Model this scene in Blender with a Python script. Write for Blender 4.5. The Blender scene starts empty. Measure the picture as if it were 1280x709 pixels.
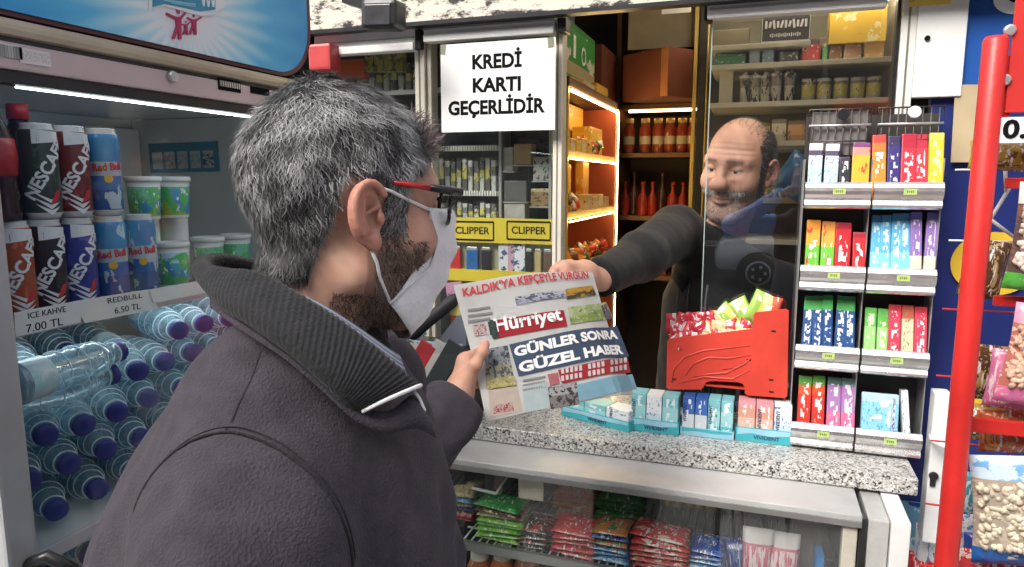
import bpy, bmesh, math, random
import numpy as np
from mathutils import Vector, Matrix, Euler
R = math.radians
random.seed(7); rng = np.random.default_rng(7)
S = bpy.context.scene
COL = S.collection
# ------------------------------------------------------------------ camera
EYE = 1.75; YAW = 19.2; PITCH = 8.3; FPX = 880.0
cd = bpy.data.cameras.new('camera'); cam = bpy.data.objects.new('camera', cd); COL.objects.link(cam)
cam.location = (0, 0, EYE); cam.rotation_euler = (R(90 - PITCH), 0, R(YAW))
cd.sensor_width = 36; cd.lens = FPX / 1280 * 36; cd.clip_start = 0.02; cd.clip_end = 400
S.camera = cam
# ------------------------------------------------------------------ daylight (bright overcast, open shade)
W = bpy.data.worlds.new('World'); S.world = W; W.use_nodes = True
wn = W.node_tree.nodes; wl = W.node_tree.links
bg = wn['Background']
sky = wn.new('ShaderNodeTexSky'); sky.sky_type = 'NISHITA'; sky.sun_disc = False
SUN_EL, SUN_AZ = R(43), R(205)
sky.sun_elevation = SUN_EL; sky.sun_rotation = SUN_AZ; sky.air_density = 1.0; sky.dust_density = 6.0; sky.ozone_density = 0.6
hs = wn.new('ShaderNodeHueSaturation'); hs.inputs['Saturation'].default_value = 0.45
wl.new(sky.outputs[0], hs.inputs['Color']); wl.new(hs.outputs[0], bg.inputs[0]); bg.inputs[1].default_value = 0.13
sl = bpy.data.lights.new('sun', 'SUN'); sl.energy = 1.1; sl.angle = R(30); sl.color = (1, .98, .95)
so = bpy.data.objects.new('sun', sl); COL.objects.link(so)
# sun_rotation is measured clockwise from +Y seen from above
sd = Vector((math.sin(SUN_AZ) * math.cos(SUN_EL), math.cos(SUN_AZ) * math.cos(SUN_EL), math.sin(SUN_EL)))
so.rotation_euler = sd.to_track_quat('Z', 'Y').to_euler()
S.view_settings.view_transform = 'Standard'; S.view_settings.look = 'None'
S.view_settings.exposure = 1.2; S.view_settings.gamma = 1.0
# ------------------------------------------------------------------ where a point of the place lies (sight line through a point of the survey picture, cut with a plane)
yw, pt = R(YAW), R(PITCH)
FW = Vector((-math.sin(yw) * math.cos(pt), math.cos(yw) * math.cos(pt), -math.sin(pt)))
RT = Vector((math.cos(yw), math.sin(yw), 0)); UP = RT.cross(FW)
CAMP = Vector((0, 0, EYE))
def ray(px, py): return FW + RT * ((px - 640) / FPX) - UP * ((py - 354.5) / FPX)
def onY(px, py, Y): d = ray(px, py); return CAMP + d * (Y / d.y)
def onX(px, py, X): d = ray(px, py); return CAMP + d * (X / d.x)
def onZ(px, py, Z): d = ray(px, py); return CAMP + d * ((Z - EYE) / d.z)
def dep(px, py, t): return CAMP + ray(px, py) * t
def XatY(px, Y): return onY(px, 226, Y).x
def ZatY(px, py, Y): return onY(px, py, Y).z
# ------------------------------------------------------------------ materials
MC = {}
def nodes(m): m.use_nodes = True; return m.node_tree.nodes, m.node_tree.links, m.node_tree.nodes['Principled BSDF']
def setc(b, rough=.5, metal=0., spec=.5):
    b.inputs['Roughness'].default_value = rough; b.inputs['Metallic'].default_value = metal
    b.inputs['Specular IOR Level'].default_value = spec
def mat(name, col, rough=.5, metal=0., var=.12, scale=14., bump=0., bscale=60., spec=.5, coat=0., dirt=0.):
    if name in MC: return MC[name]
    m = bpy.data.materials.new(name); n, l, b = nodes(m); setc(b, rough, metal, spec)
    b.inputs['Coat Weight'].default_value = coat
    tc = n.new('ShaderNodeTexCoord')
    nz = n.new('ShaderNodeTexNoise'); nz.inputs['Scale'].default_value = scale; nz.inputs['Detail'].default_value = 5
    l.new(tc.outputs['Object'], nz.inputs['Vector'])
    cr = n.new('ShaderNodeValToRGB')
    lo = [max(0, c * (1 - var)) for c in col]; hi = [min(1, c * (1 + var)) for c in col]
    cr.color_ramp.elements[0].position = .3; cr.color_ramp.elements[0].color = (*lo, 1)
    cr.color_ramp.elements[1].position = .7; cr.color_ramp.elements[1].color = (*hi, 1)
    l.new(nz.outputs[0], cr.inputs[0]); out = cr.outputs[0]
    if dirt:
        n2 = n.new('ShaderNodeTexNoise'); n2.inputs['Scale'].default_value = 5; n2.inputs['Detail'].default_value = 8; n2.inputs['Roughness'].default_value = .7
        l.new(tc.outputs['Object'], n2.inputs['Vector'])
        r2 = n.new('ShaderNodeValToRGB'); r2.color_ramp.elements[0].position = .5; r2.color_ramp.elements[1].position = .75
        r2.color_ramp.elements[1].color = (dirt, dirt, dirt, 1); r2.color_ramp.elements[0].color = (0, 0, 0, 1)
        l.new(n2.outputs[0], r2.inputs[0])
        mx = n.new('ShaderNodeMixRGB'); mx.inputs[2].default_value = (col[0] * .35, col[1] * .32, col[2] * .28, 1)
        l.new(r2.outputs[0], mx.inputs[0]); l.new(out, mx.inputs[1]); out = mx.outputs[0]
    l.new(out, b.inputs['Base Color'])
    if rough > .05:
        mr = n.new('ShaderNodeMapRange'); mr.inputs[3].default_value = rough * .8; mr.inputs[4].default_value = min(1, rough * 1.2)
        l.new(nz.outputs[0], mr.inputs[0]); l.new(mr.outputs[0], b.inputs['Roughness'])
    if bump:
        n3 = n.new('ShaderNodeTexNoise'); n3.inputs['Scale'].default_value = bscale; n3.inputs['Detail'].default_value = 3
        l.new(tc.outputs['Object'], n3.inputs['Vector'])
        bp = n.new('ShaderNodeBump'); bp.inputs['Strength'].default_value = bump; bp.inputs['Distance'].default_value = .004
        l.new(n3.outputs[0], bp.inputs['Height']); l.new(bp.outputs[0], b.inputs['Normal'])
    MC[name] = m; return m
def ramp_stops(cr, stops, const=True):
    cr.color_ramp.interpolation = 'CONSTANT' if const else 'LINEAR'
    e = cr.color_ramp.elements
    while len(e) < len(stops): e.new(.5)
    for k, (p, c) in enumerate(stops): e[k].position = p; e[k].color = (*c, 1)
def printed(name, stops, axis='Z', blots=(), rough=.35, const=True, bump=.15, coat=0.):
    """printed packaging: bands of colour along one axis of the pack and ragged patches of print.
    blots: list of (colour, (sx,sy,sz) noise scale, threshold, (lo,hi) extent along the axis)"""
    if name in MC: return MC[name]
    m = bpy.data.materials.new(name); n, l, b = nodes(m); setc(b, rough); b.inputs['Coat Weight'].default_value = coat
    tc = n.new('ShaderNodeTexCoord'); sp = n.new('ShaderNodeSeparateXYZ'); l.new(tc.outputs['Generated'], sp.inputs[0])
    cr = n.new('ShaderNodeValToRGB'); ramp_stops(cr, stops, const)
    l.new(sp.outputs[axis], cr.inputs[0]); out = cr.outputs[0]
    oi = n.new('ShaderNodeObjectInfo')
    for (bc, sc, th, ext, *ex2) in blots:
        ad = n.new('ShaderNodeVectorMath'); ad.operation = 'MULTIPLY'; ad.inputs[1].default_value = sc
        l.new(tc.outputs['Generated'], ad.inputs[0])
        if ex2:   # blocky marks, like a line of heavy type
            nz = n.new('ShaderNodeTexVoronoi'); nz.voronoi_dimensions = '4D'; nz.distance = 'CHEBYCHEV'; nz.inputs['Scale'].default_value = 1; nz.inputs['Randomness'].default_value = .75; l.new(ad.outputs[0], nz.inputs['Vector'])
            sx = n.new('ShaderNodeSeparateXYZ'); l.new(nz.outputs['Color'], sx.inputs[0]); val = sx.outputs[0]
        else:
            nz = n.new('ShaderNodeTexNoise'); nz.noise_dimensions = '4D'; nz.inputs['Scale'].default_value = 1; nz.inputs['Detail'].default_value = 4; nz.inputs['Roughness'].default_value = .62
            l.new(ad.outputs[0], nz.inputs['Vector']); val = nz.outputs[0]
        mw = n.new('ShaderNodeMath'); mw.operation = 'MULTIPLY'; mw.inputs[1].default_value = 31
        l.new(oi.outputs['Random'], mw.inputs[0]); l.new(mw.outputs[0], nz.inputs['W'])
        gt = n.new('ShaderNodeMath'); gt.operation = 'GREATER_THAN'; gt.inputs[1].default_value = th; l.new(val, gt.inputs[0])
        r2 = n.new('ShaderNodeValToRGB'); ramp_stops(r2, [(0, (0, 0, 0)), (max(.001, ext[0]), (1, 1, 1)), (min(.999, ext[1]), (0, 0, 0))])
        l.new(sp.outputs[axis], r2.inputs[0])
        mu = n.new('ShaderNodeMath'); mu.operation = 'MULTIPLY'; l.new(gt.outputs[0], mu.inputs[0]); l.new(r2.outputs[0], mu.inputs[1])
        if ex2:
            r3 = n.new('ShaderNodeValToRGB'); ramp_stops(r3, [(0, (0, 0, 0)), (ex2[0][1], (1, 1, 1)), (ex2[0][2], (0, 0, 0))]); l.new(sp.outputs[ex2[0][0]], r3.inputs[0])
            m3 = n.new('ShaderNodeMath'); m3.operation = 'MULTIPLY'; l.new(mu.outputs[0], m3.inputs[0]); l.new(r3.outputs[0], m3.inputs[1]); mu = m3
        mx = n.new('ShaderNodeMixRGB'); mx.inputs[2].default_value = (*bc, 1)
        l.new(mu.outputs[0], mx.inputs[0]); l.new(out, mx.inputs[1]); out = mx.outputs[0]
    l.new(out, b.inputs['Base Color'])
    if bump:
        n3 = n.new('ShaderNodeTexNoise'); n3.inputs['Scale'].default_value = 90; n3.inputs['Detail'].default_value = 2
        l.new(tc.outputs['Object'], n3.inputs['Vector'])
        bp = n.new('ShaderNodeBump'); bp.inputs['Strength'].default_value = bump; bp.inputs['Distance'].default_value = .003
        l.new(n3.outputs[0], bp.inputs['Height']); l.new(bp.outputs[0], b.inputs['Normal'])
    MC[name] = m; return m
def vcol_mat(name, rough=.55, spec=.4, sss=0., bump=0., bscale=200.):
    """colour comes from the mesh attribute 'tint' (skin, hair: true surface colours)"""
    if name in MC: return MC[name]
    m = bpy.data.materials.new(name); n, l, b = nodes(m); setc(b, rough, 0, spec)
    at = n.new('ShaderNodeAttribute'); at.attribute_name = 'tint'; l.new(at.outputs['Color'], b.inputs['Base Color'])
    if sss:
        b.inputs['Subsurface Weight'].default_value = sss; b.inputs['Subsurface Radius'].default_value = (.006, .002, .001); b.inputs['Subsurface Scale'].default_value = 1
    if bump:
        tc = n.new('ShaderNodeTexCoord'); n3 = n.new('ShaderNodeTexNoise'); n3.inputs['Scale'].default_value = bscale; n3.inputs['Detail'].default_value = 4
        l.new(tc.outputs['Object'], n3.inputs['Vector'])
        bp = n.new('ShaderNodeBump'); bp.inputs['Strength'].default_value = bump; bp.inputs['Distance'].default_value = .002
        l.new(n3.outputs[0], bp.inputs['Height']); l.new(bp.outputs[0], b.inputs['Normal'])
    MC[name] = m; return m
def pane_mat(name, tint=(.93, .96, .95), refl=.12, rough=.02, smear=.0, gr=.4, dust=(.8, .82, .82)):
    """thin sheet of glass or clear film: transparent, with fresnel reflection and a little dust"""
    if name in MC: return MC[name]
    m = bpy.data.materials.new(name); m.use_nodes = True; n, l = m.node_tree.nodes, m.node_tree.links; n.remove(n['Principled BSDF'])
    tr = n.new('ShaderNodeBsdfTransparent'); tr.inputs[0].default_value = (*tint, 1)
    gl = n.new('ShaderNodeBsdfGlossy'); gl.inputs['Roughness'].default_value = rough
    lw = n.new('ShaderNodeLayerWeight'); lw.inputs[0].default_value = .25
    mr = n.new('ShaderNodeMapRange'); mr.inputs[3].default_value = refl; mr.inputs[4].default_value = min(1., refl + gr)
    l.new(lw.outputs['Fresnel'], mr.inputs[0])
    mx = n.new('ShaderNodeMixShader'); l.new(mr.outputs[0], mx.inputs[0]); l.new(tr.outputs[0], mx.inputs[1]); l.new(gl.outputs[0], mx.inputs[2])
    last = mx
    if smear:
        df = n.new('ShaderNodeBsdfDiffuse'); df.inputs[0].default_value = (*dust, 1)
        tc = n.new('ShaderNodeTexCoord'); nz = n.new('ShaderNodeTexNoise'); nz.inputs['Scale'].default_value = 6; nz.inputs['Detail'].default_value = 6
        l.new(tc.outputs['Object'], nz.inputs['Vector'])
        m2 = n.new('ShaderNodeMapRange'); m2.inputs[1].default_value = .35; m2.inputs[2].default_value = .8; m2.inputs[3].default_value = smear * .3; m2.inputs[4].default_value = smear
        l.new(nz.outputs[0], m2.inputs[0])
        mx2 = n.new('ShaderNodeMixShader'); l.new(m2.outputs[0], mx2.inputs[0]); l.new(mx.outputs[0], mx2.inputs[1]); l.new(df.outputs[0], mx2.inputs[2]); last = mx2
    l.new(last.outputs[0], n['Material Output'].inputs[0])
    MC[name] = m; return m
def lamp_mat(name, col, strength):
    if name in MC: return MC[name]
    m = bpy.data.materials.new(name); n, l, b = nodes(m)
    b.inputs['Base Color'].default_value = (*col, 1); b.inputs['Emission Color'].default_value = (*col, 1); b.inputs['Emission Strength'].default_value = strength
    MC[name] = m; return m
# ------------------------------------------------------------------ objects
def link(o): COL.objects.link(o); return o
def tag(o, label=None, cat=None, group=None, kind=None):
    if label: o['label'] = label
    if cat: o['category'] = cat
    if group: o['group'] = group
    if kind: o['kind'] = kind
    return o
def thing(name, label, cat, loc=(0, 0, 0), rotz=0, group=None, rot=None):
    o = link(bpy.data.objects.new(name, None)); o.location = loc
    o.rotation_euler = rot if rot else (0, 0, rotz); o.empty_display_size = .05
    return tag(o, label, cat, group)
def pm(o):  # world matrix of an unevaluated root or part
    m = o.matrix_basis.copy()
    if o.parent: m = pm(o.parent) @ o.matrix_parent_inverse @ m
    return m
def obj(name, geo, m, parent=None, label=None, cat=None, group=None, kind=None, world=False, smooth=False, loc=None, rot=None):
    if isinstance(geo, bmesh.types.BMesh):
        me = bpy.data.meshes.new(name); geo.normal_update(); geo.to_mesh(me); geo.free()
    else: me = geo
    if smooth: me.shade_smooth()
    if m is not None and not len(me.materials): 
        for x in (m if isinstance(m, (list, tuple)) else [m]): me.materials.append(x)
    o = link(bpy.data.objects.new(name, me))
    if parent:
        o.parent = parent
        if world: o.matrix_parent_inverse = pm(parent).inverted()
    if loc is not None: o.location = loc
    if rot is not None: o.rotation_euler = rot
    return tag(o, label, cat, group, kind)
def copy_tree(o, parent=None):
    c = o.copy(); link(c)
    if parent: c.parent = parent
    for ch in o.children: copy_tree(ch, c)
    return c
def TR(loc=(0, 0, 0), rot=(0, 0, 0)): return Matrix.Translation(loc) @ Euler(rot).to_matrix().to_4x4()
# ------------------------------------------------------------------ shapes
def bx(bm, c, s, rot=None, bev=0., mi=0):
    mt = Matrix.Translation(c) @ (Euler(rot).to_matrix().to_4x4() if rot else Matrix()) @ Matrix.Diagonal((*s, 1))
    r = bmesh.ops.create_cube(bm, size=1, matrix=mt); vs = r['verts']
    if bev:
        es = list({e for v in vs for e in v.link_edges})
        rr = bmesh.ops.bevel(bm, geom=es, offset=bev, segments=2, profile=.6, affect='EDGES', clamp_overlap=True)
        if mi:
            for f in rr['faces']: f.material_index = mi
    if mi:
        for f in {f for v in vs if v.is_valid for f in v.link_faces}: f.material_index = mi
    return bm
def box2(bm, a, b, bev=0., mi=0):
    a, b = Vector(a), Vector(b); return bx(bm, (a + b) / 2, [abs(x) for x in (b - a)], None, bev, mi)
def nb(): return bmesh.new()
def boxmesh(s, bev=.001, c=(0, 0, 0)): return bx(nb(), c, s, None, bev)
def prism(bm, poly, origin, ux, uy, depth, mi=0):
    """polygon (u,v) in the plane origin+u*ux+v*uy, pulled along the plane's normal by depth"""
    o, ux, uy = Vector(origin), Vector(ux), Vector(uy); nn = ux.cross(uy).normalized() * depth
    a = [bm.verts.new(o + ux * p[0] + uy * p[1]) for p in poly]; b = [bm.verts.new(v.co + nn) for v in a]
    fs = [bm.faces.new(a[::-1]), bm.faces.new(b)]
    for i in range(len(a)): j = (i + 1) % len(a); fs.append(bm.faces.new((a[i], a[j], b[j], b[i])))
    for f in fs: f.material_index = mi
    bmesh.ops.recalc_face_normals(bm, faces=fs); return bm
def lathe(bm, prof, n=16, M=None, mi=0, flute=None):
    M = M or Matrix(); rows = []
    for (r, z) in prof:
        rows.append([bm.verts.new(M @ Vector((r * math.cos(2 * math.pi * k / n) * (1 + (flute or 0) * (k % 2)), r * math.sin(2 * math.pi * k / n) * (1 + (flute or 0) * (k % 2)), z))) for k in range(n)])
    for a, b in zip(rows, rows[1:]):
        for k in range(n):
            f = bm.faces.new((a[k], a[(k + 1) % n], b[(k + 1) % n], b[k])); f.material_index = mi; f.smooth = True
    f = bm.faces.new(rows[0][::-1]); f.material_index = mi; f = bm.faces.new(rows[-1]); f.material_index = mi
    return bm
def tube(bm, pts, r, n=8, mi=0):
    pts = [Vector(p) for p in pts]; rows = []
    prev = None
    for i, p in enumerate(pts):
        d = (pts[min(i + 1, len(pts) - 1)] - pts[max(i - 1, 0)]).normalized()
        s = d.cross(Vector((0, 0, 1)) if abs(d.z) < .95 else Vector((1, 0, 0))).normalized(); t = s.cross(d)
        rr = r[i] if isinstance(r, (list, tuple)) else r
        rows.append([bm.verts.new(p + (s * math.cos(2 * math.pi * k / n) + t * math.sin(2 * math.pi * k / n)) * rr) for k in range(n)])
    for a, b in zip(rows, rows[1:]):
        for k in range(n):
            f = bm.faces.new((a[k], a[(k + 1) % n], b[(k + 1) % n], b[k])); f.smooth = True; f.material_index = mi
    bm.faces.new(rows[0][::-1]).material_index = mi; bm.faces.new(rows[-1]).material_index = mi
    return bm
def pillow(bm, w, h, d, nx=8, ny=6, crimp=.06, mi=0, seed=0, M=None):
    """a sealed foil bag, w along x, h along z, d thick along y, with flat crimped ends"""
    rr = random.Random(seed); M = M or Matrix(); grids = []
    for s in (-1, 1):
        g = []
        for j in range(ny + 1):
            v = j / ny; row = []
            for i in range(nx + 1):
                u = i / nx
                e = min(1, max(0, (min(v, 1 - v) - crimp) / .25)); q = min(1, min(u, 1 - u) / .22)
                th = (1 - (1 - e) ** 2) * (1 - (1 - q) ** 2)
                jit = rr.uniform(-.12, .12) * th
                row.append(bm.verts.new(M @ Vector(((u - .5) * w * (1 - .05 * math.sin(math.pi * v)), s * (d / 2) * (th + jit) + s * .0004, (v - .5) * h))))
            g.append(row)
        grids.append(g)
        for j in range(ny):
            for i in range(nx):
                q = (g[j][i], g[j][i + 1], g[j + 1][i + 1], g[j + 1][i]); f = bm.faces.new(q if s > 0 else q[::-1]); f.smooth = True; f.material_index = mi
    a, b = grids
    rim = [(0, i) for i in range(nx)] + [(j, nx) for j in range(ny)] + [(ny, i) for i in range(nx, 0, -1)] + [(j, 0) for j in range(ny, 0, -1)]
    for k in range(len(rim)):
        p, q = rim[k], rim[(k + 1) % len(rim)]
        f = bm.faces.new((a[p[0]][p[1]], a[q[0]][q[1]], b[q[0]][q[1]], b[p[0]][p[1]])); f.material_index = mi
    bmesh.ops.recalc_face_normals(bm, faces=list(bm.faces)); return bm
TX = {}
def text_mesh(s, size=1., bold=.0, ext=.0008, align='CENTER', cond=1.):
    cu = bpy.data.curves.new('t', 'FONT'); cu.body = s; cu.size = size; cu.extrude = ext; cu.align_x = align; cu.align_y = 'CENTER'
    cu.offset = bold * size; cu.resolution_u = 3; cu.space_character = 1.0
    o = bpy.data.objects.new('t', cu); COL.objects.link(o)
    bpy.context.view_layer.update()
    me = bpy.data.meshes.new_from_object(o.evaluated_get(bpy.context.evaluated_depsgraph_get()))
    bpy.data.objects.remove(o); bpy.data.curves.remove(cu)
    if cond != 1.:
        for v in me.vertices: v.co.x *= cond
    return me
def text(s, size, m, parent, M, bold=.02, ext=.0006, name='lettering', fitw=None, world=True, cond=1.):
    """flat lettering standing proud of a surface; M maps the text's xy plane on to it"""
    me = text_mesh(s, size, bold, ext, cond=cond)
    if fitw:
        xs = [v.co.x for v in me.vertices]; k = fitw / (max(xs) - min(xs))
        for v in me.vertices: v.co.x *= k
    me.transform(M); return obj(name, me, m, parent, world=world)
def frame_M(o, ux, uy):
    ux, uy = Vector(ux).normalized(), Vector(uy).normalized(); n = ux.cross(uy)
    return Matrix(((ux.x, uy.x, n.x, o[0]), (ux.y, uy.y, n.y, o[1]), (ux.z, uy.z, n.z, o[2]), (0, 0, 0, 1)))
FACE_S = lambda o: frame_M(o, (1, 0, 0), (0, 0, 1))      # a face that looks towards -Y (the street)
FACE_E = lambda o: frame_M(o, (0, 1, 0), (0, 0, 1))      # a face that looks towards +X
ORD = ['first', 'second', 'third', 'fourth', 'fifth', 'sixth', 'seventh', 'eighth', 'ninth', 'tenth', 'eleventh', 'twelfth', 'thirteenth', 'fourteenth', 'fifteenth', 'sixteenth', 'seventeenth', 'eighteenth', 'nineteenth', 'twentieth', 'twenty first', 'twenty second', 'twenty third', 'twenty fourth', 'twenty fifth', 'twenty sixth', 'twenty seventh', 'twenty eighth', 'twenty ninth', 'thirtieth', 'thirty first', 'thirty second']
# ------------------------------------------------------------------ distance fields -> one continuous skin (surface nets)
def sd_ell(P, c, r, Rm=None):
    q = P - np.array(c, np.float32)
    if Rm is not None: q = q @ np.array(Rm, np.float32)
    r = np.array(r, np.float32); k0 = np.linalg.norm(q / r, axis=-1); k1 = np.linalg.norm(q / (r * r), axis=-1) + 1e-9
    return k0 * (k0 - 1) / k1
def sd_cap(P, a, b, ra, rb=None):
    rb = ra if rb is None else rb
    a, b = np.array(a, np.float32), np.array(b, np.float32); ab = b - a; q = P - a
    t = np.clip((q @ ab) / (ab @ ab + 1e-12), 0, 1)
    return np.linalg.norm(q - t[..., None] * ab, axis=-1) - (ra + (rb - ra) * t)
def sd_poly(P, pts): return np.min([sd_cap(P, a, b, 0) for a, b in zip(pts, pts[1:])], axis=0)
def smin(a, b, k):
    h = np.maximum(k - np.abs(a - b), 0) / k; return np.minimum(a, b) - h * h * k * .25
def smax(a, b, k): return -smin(-a, -b, k)
def nets(fn, lo, hi, h):
    lo = np.array(lo, np.float32); n = np.ceil((np.array(hi) - lo) / h).astype(int) + 1
    g = np.stack(np.meshgrid(*[lo[i] + h * np.arange(n[i], dtype=np.float32) for i in range(3)], indexing='ij'), -1)
    V = fn(g.reshape(-1, 3)).reshape(n).astype(np.float32); s = V < 0
    sl8 = [(slice(a, n[0] - 1 + a), slice(b, n[1] - 1 + b), slice(c, n[2] - 1 + c)) for a in (0, 1) for b in (0, 1) for c in (0, 1)]
    cnt = sum(s[q].astype(np.int8) for q in sl8); act = (cnt > 0) & (cnt < 8)
    idx = -np.ones(act.shape, np.int64); I = np.argwhere(act); idx[act] = np.arange(len(I))
    corner = np.array([[a, b, c] for a in (0, 1) for b in (0, 1) for c in (0, 1)])
    vals = np.stack([V[q][act] for q in sl8], 1); acc = np.zeros((len(I), 3)); cn = np.zeros(len(I))
    for i in range(8):
        for ax in range(3):
            if corner[i][ax] == 0:
                j = i + (4, 2, 1)[ax]; a, b = vals[:, i], vals[:, j]; x = (a < 0) != (b < 0)
                t = np.where(x, a / np.where(x, a - b, 1), 0); p = corner[i][None] + t[:, None] * (corner[j] - corner[i])[None]
                acc += p * x[:, None]; cn += x
    verts = lo + h * (I + acc / cn[:, None]); F = []
    for ax in range(3):
        u, v = (ax + 1) % 3, (ax + 2) % 3
        a = [slice(None)] * 3; b = [slice(None)] * 3; a[ax] = slice(0, n[ax] - 1); b[ax] = slice(1, n[ax])
        x = s[tuple(a)] != s[tuple(b)]; E = np.argwhere(x); E = E[(E[:, u] > 0) & (E[:, v] > 0) & (E[:, u] < n[u] - 1) & (E[:, v] < n[v] - 1)]
        inside = s[tuple(E.T)]
        q = []
        for du, dv in ((1, 1), (0, 1), (0, 0), (1, 0)):
            e = E.copy(); e[:, u] -= du; e[:, v] -= dv; q.append(idx[tuple(e.T)])
        q = np.stack(q, 1); q[~inside] = q[~inside][:, ::-1]; F.append(q)
    return verts, np.concatenate(F)
def grid_mesh(name, parts, tint=None, smooth=2):
    """parts: list of (verts, quads) joined into one mesh; light smoothing; per-vertex colour"""
    off = 0; VV = []; FF = []
    for v, f in parts:
        for _ in range(smooth):
            e = np.concatenate([f[:, [0, 1]], f[:, [1, 2]], f[:, [2, 3]], f[:, [3, 0]]]); e = np.concatenate([e, e[:, ::-1]])
            s = np.zeros_like(v); c = np.zeros(len(v)); np.add.at(s, e[:, 0], v[e[:, 1]]); np.add.at(c, e[:, 0], 1)
            v = v * .5 + .5 * s / np.maximum(c, 1)[:, None]
        VV.append(v); FF.append(f + off); off += len(v)
    V = np.concatenate(VV); Fc = np.concatenate(FF)
    me = bpy.data.meshes.new(name); me.vertices.add(len(V)); me.vertices.foreach_set('co', V.astype(np.float32).ravel())
    me.loops.add(len(Fc) * 4); me.loops.foreach_set('vertex_index', Fc.astype(np.int32).ravel())
    me.polygons.add(len(Fc)); me.polygons.foreach_set('loop_start', np.arange(len(Fc), dtype=np.int32) * 4)
    me.update(calc_edges=True); me.validate()
    if tint is not None: set_tint(me, tint)
    me.shade_smooth(); return me
def set_tint(me, c):
    c = np.asarray(c, np.float32); a = me.color_attributes.new('tint', 'FLOAT_COLOR', 'POINT')
    a.data.foreach_set('color', np.concatenate([c, np.ones((len(c), 1), np.float32)], 1).ravel())
def vnoise(P, s=1., seed=0):
    """smooth cheap noise in about -1..1"""
    r = np.random.default_rng(seed); o = 0
    for k in range(5):
        d = r.normal(size=3); d /= np.linalg.norm(d); o = o + np.sin(P @ (d * s * (.7 + .35 * k)) + r.uniform(0, 6.3))
    return o / 3
def to_np(M): return np.array(M, np.float64)
def xf(M, v): A = to_np(M); return v @ A[:3, :3].T + A[:3, 3]
# ================================================================== common materials
ALU = mat('aluminium', (.56, .56, .55), .38, .85, .1, 9, .05, 300, dirt=.35)
STEEL = mat('brushed_steel', (.66, .66, .66), .32, .7, .1, 30)
WHITE = mat('white_painted_metal', (.78, .78, .76), .4, 0, .05, 6, dirt=.25)
CREAM = mat('cream_profile', (.66, .62, .52), .45, .1, .1, 8, dirt=.4)
BLACKP = mat('black_plastic', (.018, .018, .02), .35, 0, .2, 30)
DARKW = mat('dark_panel', (.05, .035, .03), .6, 0, .3, 5)
PAPER = mat('white_paper', (.80, .80, .78), .8, 0, .04, 8, .1, 40)
INK = mat('black_ink', (.008, .008, .009), .8, 0, .1, 30, spec=.05)
REDP = mat('red_plastic', (.62, .055, .034), .42, 0, .14, 9, .10, 120, dirt=.25)
REDM = mat('red_enamel_paint', (.58, .022, .018), .42, 0, .14, 9, .08, 200, coat=.08, dirt=.5)
BROWNB = mat('brown_cardboard', (.15, .04, .022), .75, 0, .18, 7, .1, 80)
LEDM = lamp_mat('warm_light_strip', (1, .70, .28), 18)
WOODW = mat('warm_shelf_board', (.55, .36, .15), .5, 0, .15, 9)
TUBEM = lamp_mat('cooler_lamp_and_fill', (.9, .96, 1), 5.5)
PETM = pane_mat('clear_bottle', (.78, .90, .95), .20, .08, .50, .4, (.50, .76, .86))
S.cycles.transparent_max_bounces = 40
# ================================================================== ground and street (behind the photographer, seen mirrored in the glass)
def asphalt():
    m = mat('asphalt', (.055, .055, .058), .85, 0, .25, 3, .5, 220); return m
def paving():
    m = mat('paving_concrete', (.30, .29, .27), .8, 0, .15, 4, .3, 120, dirt=.4); return m
g = nb(); bmesh.ops.create_grid(g, x_segments=2, y_segments=2, size=150, matrix=Matrix.Translation((0, 0, -.12)))
tag(obj('ground', g, asphalt()), kind='structure')
pv = obj('pavement', box2(nb(), (-14, -1.6, -.5), (14, 6, -.002)), paving()); tag(pv, kind='structure')
slab = boxmesh((.395, .395, .02), .004)
sm_ = None
for i in range(-7, 7):
    for j in range(0, 8):
        if sm_ is None: s0 = obj('paving_stone', slab, paving(), pv); sm_ = s0.data
        else: s0 = obj('paving_stone', sm_, None, pv)
        s0.location = (i * .4 + .2, -1.35 + j * .4, .008 + rng.uniform(-.001, .002))
obj('kerb_stone', box2(nb(), (-14, -1.78, -.4), (14, -1.605, .006), .012), mat('kerb_stone_grey', (.36, .35, .33), .8, 0, .1, 5, .3, 90), pv)
# ================================================================== the kiosk
YW = 1.91
K = thing('newspaper_kiosk', 'street kiosk with white roller blinds, sliding glass and speckled granite counter', 'kiosk', (-.3, YW, 0))
def kp(name, geo, m, **k): return obj(name, geo, m, K, world=True, **k)
kp('floor', box2(nb(), (-2.0, 1.9, .001), (1.3, 3.6, .05)), mat('kiosk_floor', (.12, .09, .07), .5))
kp('wall', box2(nb(), (-2.0, 3.5, .05), (1.3, 3.6, 2.7)), DARKW)
kp('wall', box2(nb(), (-2.06, 1.9, .0), (-2.0, 3.6, 2.7)), DARKW)
kp('wall', box2(nb(), (1.3, 1.9, .0), (1.36, 3.6, 2.7)), mat('kiosk_inner_grey', (.3, .3, .28), .6))
kp('ceiling', box2(nb(), (-2.0, 1.9, 2.62), (1.3, 3.5, 2.7)), mat('kiosk_ceiling', (.28, .25, .2), .7))
kp('roof', box2(nb(), (-2.1, 1.7, 2.72), (1.4, 3.7, 2.8)), ALU)
kp('wall', box2(nb(), (-2.0, YW - .04, 0), (-.73, YW + .02, 1.12)), mat('kiosk_front_panel', (.22, .23, .25), .5, 0, .1))
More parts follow.
